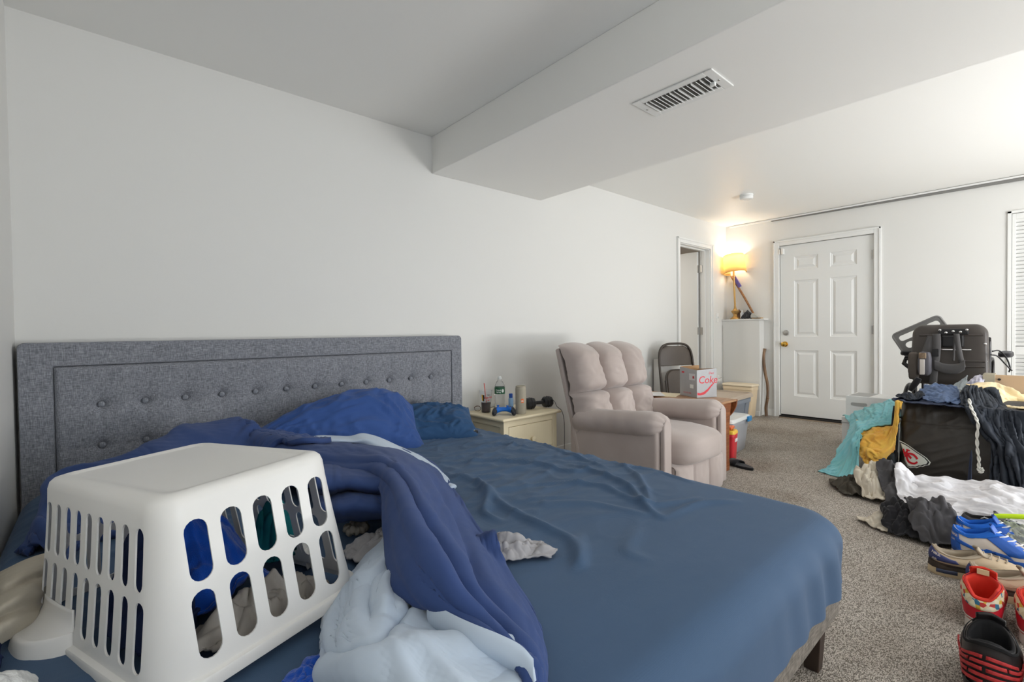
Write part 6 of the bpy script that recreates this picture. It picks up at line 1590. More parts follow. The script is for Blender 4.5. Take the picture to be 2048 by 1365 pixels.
# rifle-like dark padded roll hanging below
P = [PX(a, c, 4.72) for a, c in ((1838, 757), (1830, 768), (1820, 782))]
tag(MB().tube(catmull(P, 10), [0.017, 0.020, 0.022, 0.022, 0.022, 0.022, 0.021, 0.020, 0.018, 0.012], 12).build('padded_roll', M_black, smooth=60, center=True), 'black padded roll sticking out under the hanging pouch', 'pad')
# clear grey lap tray leaning behind the chair back
M_tray = mat('grey_polycarbonate', srgb(132, 130, 128), 0.3, spec=0.6)
q0, q1 = PX(1786, 670, 5.06), PX(1874, 632, 5.06)
uax = (q1-q0); ul = np.linalg.norm(uax); uax /= ul; vax = np.array([0.0, -uax[2], uax[1]]); vax = vax if vax[2] < 0 else -vax
def hole_mesh(name, outer, holes, depth, mt, par, M):
    cu = bpy.data.curves.new(name, 'CURVE'); cu.dimensions = '2D'; cu.fill_mode = 'BOTH'; cu.extrude = depth/2
    for pl in [outer]+holes:
        sp_ = cu.splines.new('POLY'); sp_.points.add(len(pl)-1); sp_.use_cyclic_u = True
        for i, q in enumerate(pl): sp_.points[i].co = (q[0], q[1], 0, 1)
    o = bpy.data.objects.new(name, cu); COL.objects.link(o); dg = bpy.context.evaluated_depsgraph_get()
    me = bpy.data.meshes.new_from_object(o.evaluated_get(dg)); bpy.data.objects.remove(o, do_unlink=True)
    me.materials.clear(); me.materials.append(mt); me.transform(M)
    o = bpy.data.objects.new(name, me); link(o, par); return o
sh_ = lambda L_, dx, dy: [(q[0]+dx, q[1]+dy) for q in L_]
lt = thing('lap_tray', 'grey plastic lap tray with cut-out handles leaning behind the wheelchair back', 'tray', (5.06, 0.72, 0.0))
Mx = frame(tuple(q0-np.array([5.06, 0.72, 0.0])), tuple(uax), tuple(vax))
hole_mesh('tray_panel', sh_(rrect(ul+0.02, 0.44, 0.03), ul/2, 0.22), [sh_(rrect(0.13, 0.045, 0.02), 0.085, 0.055), sh_(rrect(0.085, 0.05, 0.022), ul-0.055, 0.055), sh_(rrect(0.062, 0.05, 0.024), 0.062, 0.125)], 0.012, M_tray, lt, Mx)
rim = [tuple(Mx @ Vector((q[0]+ul/2, q[1]+0.22, 0.0))) for q in rrect(ul+0.02, 0.44, 0.03)]
MB().tube(rim, 0.009, 8, closed=True).build('tray_rim', M_tray, lt, smooth=60)

# ---- wooden drawer front box at the right
M_board = mat('beige_board', srgb(206, 178, 146), 0.6, noise=(3, 0.4), col2=srgb(190, 158, 126)); M_boarde = mat('board_edge', srgb(176, 168, 148), 0.6)
bd = thing('particle_board_cabinet', 'beige board cabinet carcass standing behind the yellow blanket', 'cabinet', (4.72, -0.02, 0))
MB().mm((-0.10, -0.40, 0.0), (-0.082, 0.285, 0.725)).build('front_board', M_board, bd, smooth=0, bevel=0.002)
MB().mm((-0.104, 0.245, 0.0), (0.04, 0.305, 0.728)).build('side_board', M_boarde, bd, smooth=0, bevel=0.002)
MB().mm((-0.082, -0.40, 0.0), (0.04, 0.245, 0.02)).build('bottom_board', M_board, bd, smooth=0)
MB().lathe([(0.008, 0), (0.008, 0.004)], 12, (-0.104, 0.225, 0.695), Matrix.Rotation(R(-90), 3, 'Y')).build('dowel_hole', M_dark, bd, smooth=0)
lb = PX(2046, 800, 4.6); MB().mm((-0.106, lb[1]+0.02-0.10, lb[2]-0.06), (-0.1, lb[1]+0.02+0.02, lb[2]+0.03)).build('paper_label', mat('label_grey', srgb(170, 176, 186), 0.6), bd, smooth=0)

# ---- cloth over the pile, laid with pixel-measured nets on the bag, boxes and floor
def netx(rows): return [[PX(a, c, X) for a, c, X in r_] for r_ in rows]
def drape(name, rows, mt, label, cat, nu=60, nv=50, seed=1, amp=0.012, fs=(3, 5), rest=1.05, goal=0.10, solid=0.006, steps=18, jitter=0.004, sub=1, ground=FL, group=None, ax=1, crease=(0.014, 8.0)):
    G = loft(netx(rows), nu, nv); nA, nB = Noise(seed), Noise(seed+1)
    uu, vv = np.meshgrid(np.linspace(0, 1, nu), np.linspace(0, 1, nv), indexing='ij')
    n_ = normals(G); s_ = np.sign((n_*np.array([-1.0, 0, 0.6])).sum(2).mean()); n_ = n_*s_
    f_ = amp*(np.clip(ridge(nA, uu*fs[0]+0.5*nB(uu*2, vv*2), vv*fs[1]+0.4*nA(uu*2, vv*2, 4))-0.3, 0, 1)-0.2+0.4*np.clip(ridge(nB, uu*fs[0]*2.3, vv*fs[1]*2.1)-0.3, 0, 1))
    G = G+n_*f_[..., None]
    G = pbd(G, rest=rest, steps=steps, iters=4, ground=ground, goal=goal, grav=0.0004, seed=seed, jitter=jitter, thick=0.008, bend=0.3, stiff=0.15)
    o = cloth(name, G, mt, label, cat, group, solid=solid, sub=sub, seed=seed, crease=crease); FL.splat(G, 0.003)
    return o
M_tealt = mat('aqua_terry', srgb(140, 206, 216), 0.95, noise=(6, 0.5), col2=srgb(128, 196, 190), bump=(260, 0.5, 0.003), sheen=0.3, spec=0.1)
M_yelt = mat('yellow_print_terry', srgb(240, 196, 92), 0.95, noise=(14, 0.8), col2=srgb(236, 170, 78), bump=(260, 0.5, 0.003), sheen=0.2, spec=0.1)
M_crm = mat('cream_blanket', srgb(246, 226, 186), 0.9, noise=(4, 0.5), col2=srgb(236, 204, 130), bump=(120, 0.2, 0.003), sheen=0.2, spec=0.1)
M_dnv = mat('navy_poly', srgb(58, 66, 88), 0.62, noise=(5, 0.5), col2=srgb(50, 58, 78), bump=(60, 0.1, 0.003), spec=0.35, wrinkle=(7.0, 0.2, 0.010))
M_dkj = mat('black_jersey', srgb(44, 50, 60), 0.6, noise=(5, 0.5), col2=srgb(30, 34, 42), bump=(60, 0.12, 0.003), spec=0.35, wrinkle=(7.0, 0.2, 0.010))
drape('bath_towel', [
 [(1716,848,4.45),(1750,845,4.38),(1775,846,4.33),(1800,848,4.25)],
 [(1712,868,4.22),(1745,860,4.15),(1775,862,4.13),(1803,868,4.12)],
 [(1708,890,4.10),(1740,882,4.05),(1772,884,4.05),(1806,890,4.08)],
 [(1722,912,4.02),(1745,905,3.99),(1770,908,4.00),(1800,906,4.08)],
 [(1733,932,3.98),(1750,922,4.00),(1765,918,4.04),(1785,912,4.10)]], M_yelt,
 'yellow and orange printed towel tucked under the aqua towel', 'towel', seed=301, amp=0.03, fs=(2.5, 3), rest=1.06)
drape('bath_towel', [
 [(1690,836,4.98),(1730,818,4.85),(1765,806,4.72),(1800,800,4.55)],
 [(1700,848,4.72),(1735,828,4.60),(1768,818,4.50),(1800,815,4.40)],
 [(1692,872,4.42),(1735,846,4.40),(1768,843,4.30),(1800,842,4.22)],
 [(1678,900,4.22),(1712,868,4.26),(1745,853,4.22),(1796,852,4.16)],
 [(1668,922,4.10),(1695,905,4.12),(1718,880,4.14),(1735,858,4.18)],
 [(1652,938,4.02),(1680,935,4.00),(1705,925,4.02),(1722,905,4.06)],
 [(1637,944,3.98),(1665,952,3.93),(1692,957,3.90),(1718,940,3.95)]], M_tealt,
 'pale aqua towel sliding off the laundry bag down to the carpet', 'towel', seed=311, amp=0.016, fs=(2, 4), rest=1.04)
drape('blanket', [
 [(1935,778,4.58),(1975,772,4.58),(2020,782,4.58),(2060,800,4.58)],
 [(1945,782,4.48),(1985,780,4.46),(2025,796,4.44),(2065,815,4.44)],
 [(1960,805,4.40),(1995,800,4.36),(2035,822,4.34),(2070,838,4.34)],
 [(1985,840,4.34),(2010,840,4.30),(2042,858,4.28),(2075,870,4.28)],
 [(2005,875,4.30),(2025,880,4.28),(2048,895,4.26),(2080,905,4.26)],
 [(2020,910,4.28),(2040,920,4.26),(2060,930,4.25),(2085,940,4.25)]], M_crm,
 'cream and yellow blanket bundled in front of the beige cabinet', 'blanket', seed=321, amp=0.035, fs=(2, 2.2), rest=1.05)
drape('tank_top', [
 [(1868,768,4.70),(1885,775,4.68),(1905,772,4.68),(1925,760,4.70),(1936,752,4.72)],
 [(1868,776,4.60),(1885,788,4.58),(1905,784,4.58),(1922,772,4.60),(1934,764,4.62)],
 [(1872,786,4.52),(1888,796,4.50),(1906,792,4.50),(1922,784,4.52),(1934,776,4.55)]], mat('pale_blue_grey_jersey', srgb(168, 176, 180), 0.8),
 'pale blue-grey tank top hanging below the wheelchair belt', 'tank top', nu=30, nv=40, seed=331, amp=0.006, ground=None, rest=1.02)
drape('jersey', [
 [(1922,776,4.66),(1938,766,4.66),(1955,752,4.68),(1966,752,4.70)],
 [(1930,785,4.60),(1945,776,4.58),(1958,764,4.60),(1968,762,4.62)],
 [(1940,795,4.54),(1952,788,4.52),(1962,778,4.54),(1970,774,4.56)]], mat('white_print_jersey', srgb(228, 224, 236), 0.7, noise=(34, 0.5), col2=srgb(150, 156, 200)),
 'white printed jersey poking out behind the dark clothes', 'jersey', nu=30, nv=30, seed=335, amp=0.008, ground=None, rest=1.02)
# dark heap on the bag
drape('joggers', [
 [(1788,804,4.28),(1830,792,4.44),(1870,788,4.46),(1900,788,4.46),(1926,792,4.44)],
 [(1786,803,4.20),(1825,798,4.28),(1868,790,4.32),(1902,792,4.30),(1930,800,4.26)],
 [(1795,812,4.12),(1830,810,4.15),(1870,804,4.17),(1905,808,4.15),(1932,815,4.13)],
 [(1805,822,4.09),(1835,824,4.08),(1870,822,4.08),(1905,824,4.07),(1928,828,4.07)]], M_dnv,
 'dark navy joggers crumpled on top of the laundry bag', 'pants', nu=56, nv=80, seed=341, amp=0.024, fs=(2.0, 3.0), rest=1.04, goal=0.14, steps=16)
drape('t_shirt', [
 [(1850,776,4.46),(1870,771,4.48),(1895,772,4.48),(1912,778,4.46)],
 [(1840,786,4.34),(1868,782,4.34),(1898,783,4.34),(1918,790,4.34)],
 [(1840,802,4.24),(1868,798,4.20),(1900,796,4.20),(1925,806,4.20)],
 [(1850,815,4.15),(1872,812,4.12),(1898,808,4.12),(1915,815,4.12)]], mat('slate_jersey', srgb(92, 110, 142), 0.75, noise=(5, 0.4), col2=srgb(72, 86, 114)),
 'slate blue shirt bunched on top of the navy joggers', 'shirt', nu=50, nv=50, seed=43, amp=0.022, fs=(3, 2.5), rest=1.06, goal=0.06)
crumple('sleeve_shirt', (4.22, 0.62), (0.16, 0.12), 0.8, M_dkj, FL, 'near black shirt at the corner of the bag beside the aqua towel', 'shirt', rest=1.02, lift=0.005, dome=0.0, seed=44, n=36, n2=30, steps=30, goal=0.03, amp=0.02)
drape('sweatpants', [
 [(1925,782,4.34),(1945,780,4.40),(1965,790,4.42),(1985,805,4.40)],
 [(1922,800,4.20),(1950,798,4.22),(1985,815,4.22),(2012,838,4.20)],
 [(1930,825,4.08),(1962,828,4.06),(2000,840,4.08),(2035,872,4.08)],
 [(1962,862,4.03),(1985,868,4.00),(2015,872,4.00),(2050,905,4.00)],
 [(1985,885,4.00),(2005,890,3.97),(2030,900,3.95),(2068,940,3.95)],
 [(1990,925,3.98),(2012,930,3.95),(2040,940,3.92),(2078,970,3.92)],
 [(1990,965,3.96),(2018,975,3.90),(2050,985,3.87),(2085,1000,3.85)],
 [(1990,985,3.94),(2022,995,3.86),(2055,1008,3.82),(2090,1020,3.80)]], M_dkj,
 'black sweatpants draped down the front corner of the laundry bag', 'pants', nu=90, nv=60, seed=351, amp=0.05, fs=(1.3, 6), rest=1.05, goal=0.10)
# white drawstring
P = [PX(a, c, X) for a, c, X in ((1938,798,4.02),(1942,815,4.0),(1950,832,3.99),(1956,850,3.985),(1954,875,3.98),(1955,900,3.975),(1958,922,3.97),(1957,938,3.965),(1961,946,3.965),(1965,942,3.965),(1962,936,3.965))]
C_ = catmull(P, 90); t = np.linspace(0, 1, 90)
ds = thing('drawstring', 'white looped drawstring hanging down the front of the laundry bag', 'cord', tuple(C_[-1]-np.array([0, 0, 0.0])))
for ph in (0, math.pi):
    D_ = C_+np.stack([0.003*np.cos(t*46+ph), 0.0045*np.sin(t*46+ph), 0*t], 1)-C_[-1]
    MB().tube(D_, 0.0048, 6).build('strand', mat('cord_white', srgb(232, 230, 222), 0.8), ds, smooth=180)

# ---- clothes on the carpet
gp = 'clothes strewn on the carpet in front of the laundry bag'
M_olive = mat('dark_olive_twill', srgb(78, 72, 62), 0.85, noise=(12, 0.5), col2=srgb(54, 50, 44), bump=(200, 0.2, 0.002), wrinkle=(7.0, 0.2, 0.010))
M_ivory = mat('ivory_cotton', srgb(222, 212, 194), 0.85, noise=(6, 0.3), col2=srgb(204, 192, 172), bump=(150, 0.15, 0.002), wrinkle=(7.0, 0.2, 0.010))
M_char = mat('charcoal_jersey', srgb(82, 80, 82), 0.85, noise=(8, 0.4), col2=srgb(62, 60, 62), bump=(150, 0.15, 0.002), wrinkle=(7.0, 0.2, 0.010))
M_white_tr = mat('white_tricot', srgb(232, 230, 234), 0.55, noise=(4, 0.3), col2=srgb(210, 206, 204), bump=(60, 0.08, 0.003), spec=0.4, wrinkle=(7.0, 0.2, 0.010))
def cr_px(name, px, py, size, rot, mt, label, cat, **k):
    p_ = F(px, py, 0.03); return crumple(name, (p_[0], p_[1]), size, rot, mt, FL, label, cat, gp, **k)
crumple('shirt', (3.95, 0.43), (0.14, 0.30), -0.05, M_dnv, FL, 'dark navy shirt lying along the foot of the laundry bag', 'shirt', gp, rest=1.02, lift=0.01, dome=0.03, seed=51, n=30, n2=44, steps=40, goal=0.02, amp=0.03)
cr_px('shorts', 1716, 972, (0.36, 0.28), 0.5, M_olive, 'dark olive shorts with a zip at the edge of the clothes', 'shorts', rest=1.02, lift=0.012, dome=0.03, seed=52, n=46, steps=40, goal=0.02, amp=0.03)
cr_px('t_shirt', 1772, 985, (0.36, 0.30), 0.3, M_ivory, 'ivory shirt crumpled beside the dark olive shorts', 'shirt', rest=1.02, lift=0.02, dome=0.06, seed=53, n=54, steps=40, goal=0.02, amp=0.04)
cr_px('sweatshirt', 1815, 1000, (0.40, 0.26), 0.35, M_char, 'charcoal sweatshirt lying over the ivory shirt', 'sweatshirt', rest=1.02, lift=0.02, dome=0.012, seed=54, n=56, steps=40, goal=0.02, amp=0.035)
cr_px('t_shirt', 1775, 1043, (0.20, 0.22), 0.8, M_ivory, 'ivory cloth end poking out under the charcoal sweatshirt', 'shirt', rest=1.02, lift=0.01, dome=0.03, seed=55, n=36, steps=40, goal=0.02, amp=0.02)
cr_px('shorts', 1835, 1058, (0.26, 0.30), 0.2, M_black, 'black shorts between the charcoal sweatshirt and the tan sneakers', 'shorts', rest=1.02, lift=0.015, dome=0.05, seed=56, n=44, n2=50, steps=40, goal=0.02, amp=0.03)
cr_px('socks', 1885, 1072, (0.22, 0.26), 0.5, M_char, 'charcoal socks bundled behind the tan sneakers', 'socks', rest=1.02, lift=0.015, dome=0.05, seed=57, n=44, n2=46, steps=40, goal=0.02, amp=0.03)
drape('track_pants', [
 [(1800,955,3.72),(1850,957,3.72),(1900,962,3.72),(1960,965,3.70),(2010,975,3.66),(2070,990,3.60)],
 [(1792,965,3.62),(1845,972,3.60),(1900,978,3.58),(1960,982,3.56),(2015,992,3.52),(2075,1008,3.48)],
 [(1795,988,3.52),(1845,995,3.47),(1900,1000,3.45),(1960,1003,3.42),(2020,1012,3.40),(2080,1028,3.36)],
 [(1815,1012,3.43),(1855,1018,3.36),(1905,1020,3.34),(1960,1022,3.32),(2025,1030,3.28),(2085,1045,3.25)],
 [(1850,1040,3.32),(1885,1042,3.28),(1920,1040,3.26),(1970,1042,3.23),(2030,1050,3.18),(2090,1062,3.15)]], M_white_tr,
 'white track pants stretched across the clothes in front of the bag', 'pants', nu=60, nv=110, seed=361, amp=0.030, fs=(4.5, 2.6), rest=1.03, goal=0.12, steps=18, jitter=0.001, crease=(0.020, 5.5, 1.57))
drape('training_jersey', [
 [(1990,1045,3.16),(2020,1048,3.14),(2060,1056,3.10)],
 [(1992,1062,3.08),(2022,1068,3.06),(2065,1078,3.02)],
 [(1998,1082,3.02),(2030,1090,2.99),(2070,1100,2.95)]], mat('sage_mesh', srgb(190, 192, 178), 0.8, noise=(10, 0.4), col2=srgb(160, 164, 146)),
 'sage grey mesh jersey beside the blue high-top sneakers', 'jersey', nu=30, nv=30, seed=371, amp=0.02, rest=1.04)
P = [PX(a, c, 3.12) for a, c in ((1990, 1033), (2010, 1033), (2040, 1034), (2080, 1036))]
tag(MB().tube(catmull(P, 16), 0.011, 8).build('neon_lace', mat('neon_yellow', srgb(220, 255, 30), 0.5), smooth=60, center=True), 'neon yellow strap running across the white track pants', 'strap')
# ================================================================== SHOES
PROF = np.array([(0, 0.0), (0.02, 0.38), (0.06, 0.60), (0.14, 0.74), (0.28, 0.76), (0.42, 0.78), (0.56, 0.90), (0.70, 1.0), (0.80, 0.98), (0.90, 0.78), (0.96, 0.52), (1.0, 0.0)])
class Shoe:
    """annular upper lofted from the footprint to the collar; S(a, t) evaluates it (a: 0 heel .. +-1 toe, t: 0 sole .. 1 collar)"""
    def __init__(s, name, label, loc, rz, L_, W_, sole, collar, group, heel_lift=0.0, cl=(0.03, 0.42), cw=0.60, g=0.55):
        s.root = thing(name, label, 'shoe', loc, rz, group); s.L, s.W, s.sole, s.col = L_, W_, sole, np.array(collar); s.cl, s.cw, s.g = cl, cw, g
    def foot(s, a, k=1.0):
        a = np.asarray(a, float); f = (1-np.cos(np.abs(a)*math.pi))/2
        w_ = np.interp(f, PROF[:, 0], PROF[:, 1])*s.W/2
        return np.stack([(f-0.5)*s.L*k+0.5*s.L, np.sign(a)*w_*k, np.zeros_like(f)], -1)
    def collar(s, a):
        a = np.asarray(a, float); th = np.abs(a)*math.pi
        x0, x1 = s.cl[0]*s.L, s.cl[1]*s.L
        x = (x0+x1)/2-np.cos(th)*(x1-x0)/2; y = np.sign(a)*np.sin(th)**0.8*s.W/2*s.cw
        z = np.interp(np.abs(a), s.col[:, 0], s.col[:, 1]); return np.stack([x, y, z], -1)
    def S(s, a, t, off=0.0):
        a, t = np.broadcast_arrays(np.asarray(a, float), np.asarray(t, float))
        f, c = s.foot(a), s.collar(a); k = t[..., None]
        side = np.sin(np.abs(a)*math.pi)[..., None]
        kk = np.where(np.abs(a)[..., None] > 0.5, k**1.0, k**1.35)
        p_ = f*(1-kk)+c*kk
        gz = t**s.g; gz = np.where(np.abs(a) < 0.45, t*0.65+gz*0.35, gz)
        p_[..., 2] = s.sole+(c[..., 2]-s.sole)*gz
        bul = 0.10*s.W*np.sin(np.pi*t)*np.sin(np.abs(a)*math.pi)**0.5
        p_[..., 1] += np.sign(a)*bul
        p_[..., 0] -= 0.02*s.L*np.sin(np.pi*t)*np.clip(1-np.abs(a)*4, 0, 1)
        if off:
            e = 1e-3
            da = s.S(a+e, t)-s.S(a-e, t); dt = s.S(a, np.clip(t+e, 0, 1))-s.S(a, np.clip(t-e, 0, 1))
            n_ = np.cross(da, dt); n_ /= np.linalg.norm(n_, axis=-1, keepdims=True)+1e-12
            c_ = np.array([s.L*0.35, 0, s.sole]); sg = np.sign((n_*(p_-c_)).sum(-1, keepdims=True)); p_ = p_+n_*sg*off
        return p_
    def upper(s, mt, lin, na=72, nt=16):
        a = np.linspace(-1, 1, na); t = np.linspace(0, 1, nt)
        A, T_ = np.meshgrid(a, t, indexing='ij')
        MB().grid(s.S(A, T_)).build('upper', mt, s.root, smooth=180, solid=0.004)
        C_ = s.collar(a); rows = [C_]
        for k, dz in ((0.90, 0.004), (0.86, -0.01), (0.90, -0.6), (0.95, -0.96)):
            q = C_.copy(); m_ = C_.mean(0); q[:, :2] = m_[:2]+(C_[:, :2]-m_[:2])*k
            q[:, 2] = C_[:, 2]+dz if abs(dz) < 0.1 else s.sole+0.008+(C_[:, 2]-s.sole)*(1+dz); rows.append(q)
        MB().grid(np.stack(rows, 1)).build('lining', lin, s.root, smooth=180)
        bot = rows[-1]; MB().add(list(bot), [tuple(range(len(bot)))]).build('insole', lin, s.root, smooth=0)
    def soleb(s, mt, k=1.05, mid=None, split=0.5, heel=0.0):
        a = np.linspace(-1, 1, 64, endpoint=False)
        def band(z0, z1, kk, m_, nm):
            rs = []
            for z, q in ((z0, kk-0.02), (z0+0.004, kk), ((z0+z1)/2, kk-0.008), (z1, kk-0.012)):
                p_ = s.foot(a, q); 
                spring = 0.012*np.clip((p_[:, 0]/s.L-0.8)/0.2, 0, 1)**2
                p_[:, 2] = z+spring*(1 if z == z0 else 1); rs.append(p_)
            b = MB(); m2 = len(a); vs = [v_ for r_ in rs for v_ in r_]; fs = []
            for i in range(len(rs)-1):
                for j in range(m2): fs.append((i*m2+j, i*m2+(j+1) % m2, (i+1)*m2+(j+1) % m2, (i+1)*m2+j))
            fs.append(tuple(range(m2-1, -1, -1))); fs.append(tuple((len(rs)-1)*m2+j for j in range(m2)))
            b.add(vs, fs).build(nm, m_, s.root, smooth=40)
        if mid: band(0, s.sole*split, k, mt, 'outsole'); band(s.sole*split, s.sole+0.006, k-0.005, mid, 'midsole')
        else: band(0, s.sole+0.006, k, mt, 'outsole')
    def strip(s, a0, a1, lo, hi, mt, name, off=0.003, n=26, m_=5, solid=0.0015):
        """panel between the curves lo(u), hi(u) over a0..a1"""
        u = np.linspace(0, 1, n); A = a0+(a1-a0)*u
        lo_ = np.array([lo(q) if callable(lo) else lo for q in u]); hi_ = np.array([hi(q) if callable(hi) else hi for q in u])
        T_ = lo_[:, None]+(hi_-lo_)[:, None]*np.linspace(0, 1, m_)[None]
        MB().grid(s.S(np.repeat(A[:, None], m_, 1), np.clip(T_, 0, 1), off)).build(name, mt, s.root, smooth=180, solid=solid)
    def swoosh(s, sg, mt, a0=0.30, a1=0.72, t0=0.2, t1=0.66, fat=0.30, off=0.005):
        f = lambda u: t0+(t1-t0)*(1-u)**1.0 if False else t0+0.05+(t1-t0)*abs(u-0.28)**1.2*0.9
        s.strip(sg*a1, sg*a0, lambda u: np.clip(f(u)-0.0, 0.05, 1), lambda u: np.clip(f(u)+fat*math.sin(math.pi*min(1, u*0.9+0.1))**1.2*(1-u)**0.55, 0.05, 1), mt, 'swoosh', off, 30, 4)
    def laces(s, mt, n=5, a0=0.70, a1=0.84, t0=0.97, t1=0.52, r=0.0028):
        for k in range(n):
            t = t0+(t1-t0)*k/(n-1); aa = a0+(a1-a0)*k/(n-1); t2 = t-0.06
            P = np.array([s.S(np.array(-aa), np.array(t), 0.004), s.S(np.array(-0.93), np.array(t-0.02), 0.007), s.S(np.array(0.99), np.array(t-0.04), 0.008), s.S(np.array(0.93), np.array(t2), 0.007), s.S(np.array(aa), np.array(t2-0.02), 0.004)])
            MB().tube(catmull(P, 18), r, 6).build('lace', mt, s.root, smooth=180)
    def tongue(s, mt, rise=0.03, wid=0.55, back=0.10):
        P0 = s.S(np.array(0.999), np.array(0.9)); w_ = s.W*wid/2
        rows = []
        for k, (dx, dz) in enumerate(((0.05, -0.02), (0.0, 0.0), (-0.012, rise*0.5), (-0.020, rise), (-0.024, rise+0.004))):
            rows.append([(P0[0]+dx-0.008*abs(v_), v_*w_*(1 if k < 4 else 0.85), P0[2]+dz-0.006*v_*v_) for v_ in np.linspace(-1, 1, 7)])
        MB().grid(loft(rows, 20, 20)).build('tongue', mt, s.root, smooth=180, solid=0.008)
    def words(s, body, size, a0, t0, mt, sg=1, ascale=None, tscale=None, off=0.0055, bold=0.0):
        o = text('heel_lettering', body, size, Matrix.Identity(4), mt, s.root, 0.0, bold)
        co = np.array([v_.co[:] for v_ in o.data.vertices])
        # metres -> (a, t) with local scale of the surface
        e = 0.01
        ja = np.linalg.norm(s.S(np.array(a0+e), np.array(t0))-s.S(np.array(a0-e), np.array(t0)))/(2*e)
        jt = np.linalg.norm(s.S(np.array(a0), np.array(t0+e))-s.S(np.array(a0), np.array(t0-e)))/(2*e)
        Q = s.S(a0-sg*co[:, 0]/ja, np.clip(t0+co[:, 1]/jt, 0, 1), off)
        for v_, q in zip(o.data.vertices, Q): v_.co = Vector(q)
        return o
M_tanl = mat('tan_leather', srgb(198, 176, 146), 0.6, noise=(12, 0.3)); M_navl = mat('navy_patch', srgb(52, 62, 112), 0.5); M_soleL = mat('aged_midsole', srgb(216, 196, 160), 0.6, noise=(10, 0.3)); M_lin1 = mat('taupe_lining', srgb(176, 162, 142), 0.9)
M_dks = mat('dark_brown_band', srgb(70, 60, 52), 0.7); M_airw = mat('air_window', srgb(60, 70, 96), 0.2)
M_bluel = mat('blue_leather', srgb(38, 96, 190), 0.5, noise=(10, 0.2)); M_bluelin = mat('blue_lining', srgb(30, 104, 204), 0.85); M_offw = mat('offwhite_leather', srgb(226, 216, 206), 0.55, noise=(10, 0.15)); M_lacew = mat('lace_white', srgb(236, 232, 226), 0.8)
M_redl = mat('red_leather', srgb(206, 30, 48), 0.5); M_redlin = mat('red_lining', srgb(222, 58, 40), 0.8); M_bkl = mat('black_leather', srgb(48, 44, 44), 0.5, noise=(12, 0.3)); M_bklin = mat('black_lining', srgb(28, 27, 28), 0.9); M_redm = mat('red_mesh', srgb(214, 66, 66), 0.6, noise=(60, 0.6), col2=srgb(160, 30, 34), bump=(300, 0.4, 0.002)); M_dksole = mat('dark_sole', srgb(84, 74, 68), 0.7); M_redsole = mat('rust_sole', srgb(150, 72, 60), 0.7)
def floral():
    M = bpy.data.materials.new('floral_print'); M.use_nodes = True; N = M.node_tree.nodes; L = M.node_tree.links; b = N['Principled BSDF']
    tc = N.new('ShaderNodeTexCoord'); v = N.new('ShaderNodeTexVoronoi'); v.inputs['Scale'].default_value = 70; L.new(tc.outputs['Object'], v.inputs['Vector'])
    sp_ = N.new('ShaderNodeSeparateColor'); L.new(v.outputs['Color'], sp_.inputs[0])
    r = N.new('ShaderNodeValToRGB'); r.color_ramp.interpolation = 'CONSTANT'; e = r.color_ramp.elements
    cols = [(0, (236, 214, 176)), (0.28, (232, 186, 70)), (0.48, (240, 226, 200)), (0.62, (208, 60, 56)), (0.76, (58, 120, 150)), (0.9, (250, 236, 200))]
    e[0].color = srgb(*cols[0][1]); e[1].position = cols[1][0]; e[1].color = srgb(*cols[1][1])
    for p_, c_ in cols[2:]: k = e.new(p_); k.color = srgb(*c_)
    L.new(sp_.outputs[0], r.inputs[0]); L.new(r.outputs[0], b.inputs['Base Color']); b.inputs['Roughness'].default_value = 0.6; return M
M_flor = floral()
gS = 'sneakers lined up on the carpet'
def tan_shoe(label, x, y, rz):
    s = Shoe('sneaker', label, (x, y, 0), rz, 0.315, 0.112, 0.046, [(0, 0.118), (0.12, 0.104), (0.3, 0.088), (0.5, 0.085), (0.75, 0.100), (1, 0.112)], gS, cl=(0.035, 0.50), cw=0.62)
    s.upper(M_tanl, M_lin1); s.soleb(M_soleL, 1.07, M_dks, 0.62)
    s.strip(-0.36, 0.36, lambda u: 0.14+0.40*abs(u-0.5)*1.2, lambda u: 0.92-0.40*abs(u-0.5)*1.4, M_navl, 'heel_patch', 0.004, 40)
    s.strip(-0.98, 0.98, 0.0, 0.14, M_dks, 'mudguard', 0.003, 60)
    for sg in (-1, 1):
        s.swoosh(sg, M_tanl, 0.36, 0.74, 0.2, 0.6, 0.22, 0.004)
        P = s.foot(np.linspace(sg*0.16, sg*0.34, 10), 1.075); MB().grid(np.stack([P+np.array([0, 0, 0.014]), P+np.array([0, sg*0.001, 0.022]), P+np.array([0, 0, 0.030])], 1)).build('air_window', M_airw, s.root, smooth=180, solid=0.002)
    s.strip(-1, 1, 0.90, 1.0, M_lin1, 'collar_band', 0.005, 60)
    for sg in (-1, 1):
        s.words('NIKE', 0.013, sg*0.125, 0.66, M_offw, 1, bold=0.0003); s.words('AIR', 0.011, sg*0.115, 0.30, M_offw, 1, bold=0.0002)
    s.laces(M_lin1, 4, 0.80, 0.90); s.tongue(M_lin1, 0.02, 0.5)
def tick(s, sg, a0, t0, k, mt, name='tick_mark'):
    pts = [(-0.5, 0.0), (-0.62, -0.12), (-0.55, -0.3), (-0.35, -0.34), (0.6, 0.1), (-0.28, -0.18), (-0.42, -0.14)]
    Q = [s.S(np.array(a0+sg*p_[0]*k), np.array(t0+p_[1]*k*3.4), 0.0058) for p_ in pts]
    MB().add(Q, [(0, 1, 6), (1, 2, 6), (2, 3, 5), (2, 5, 6), (3, 4, 5)]).build(name, mt, s.root, smooth=0)
tan_shoe('tan sneaker with a navy heel patch next to the charcoal socks', 2.70, 0.325, R(-70))
tan_shoe('tan sneaker with a navy heel patch right behind the red floral sneakers', 2.60, 0.200, R(-74))
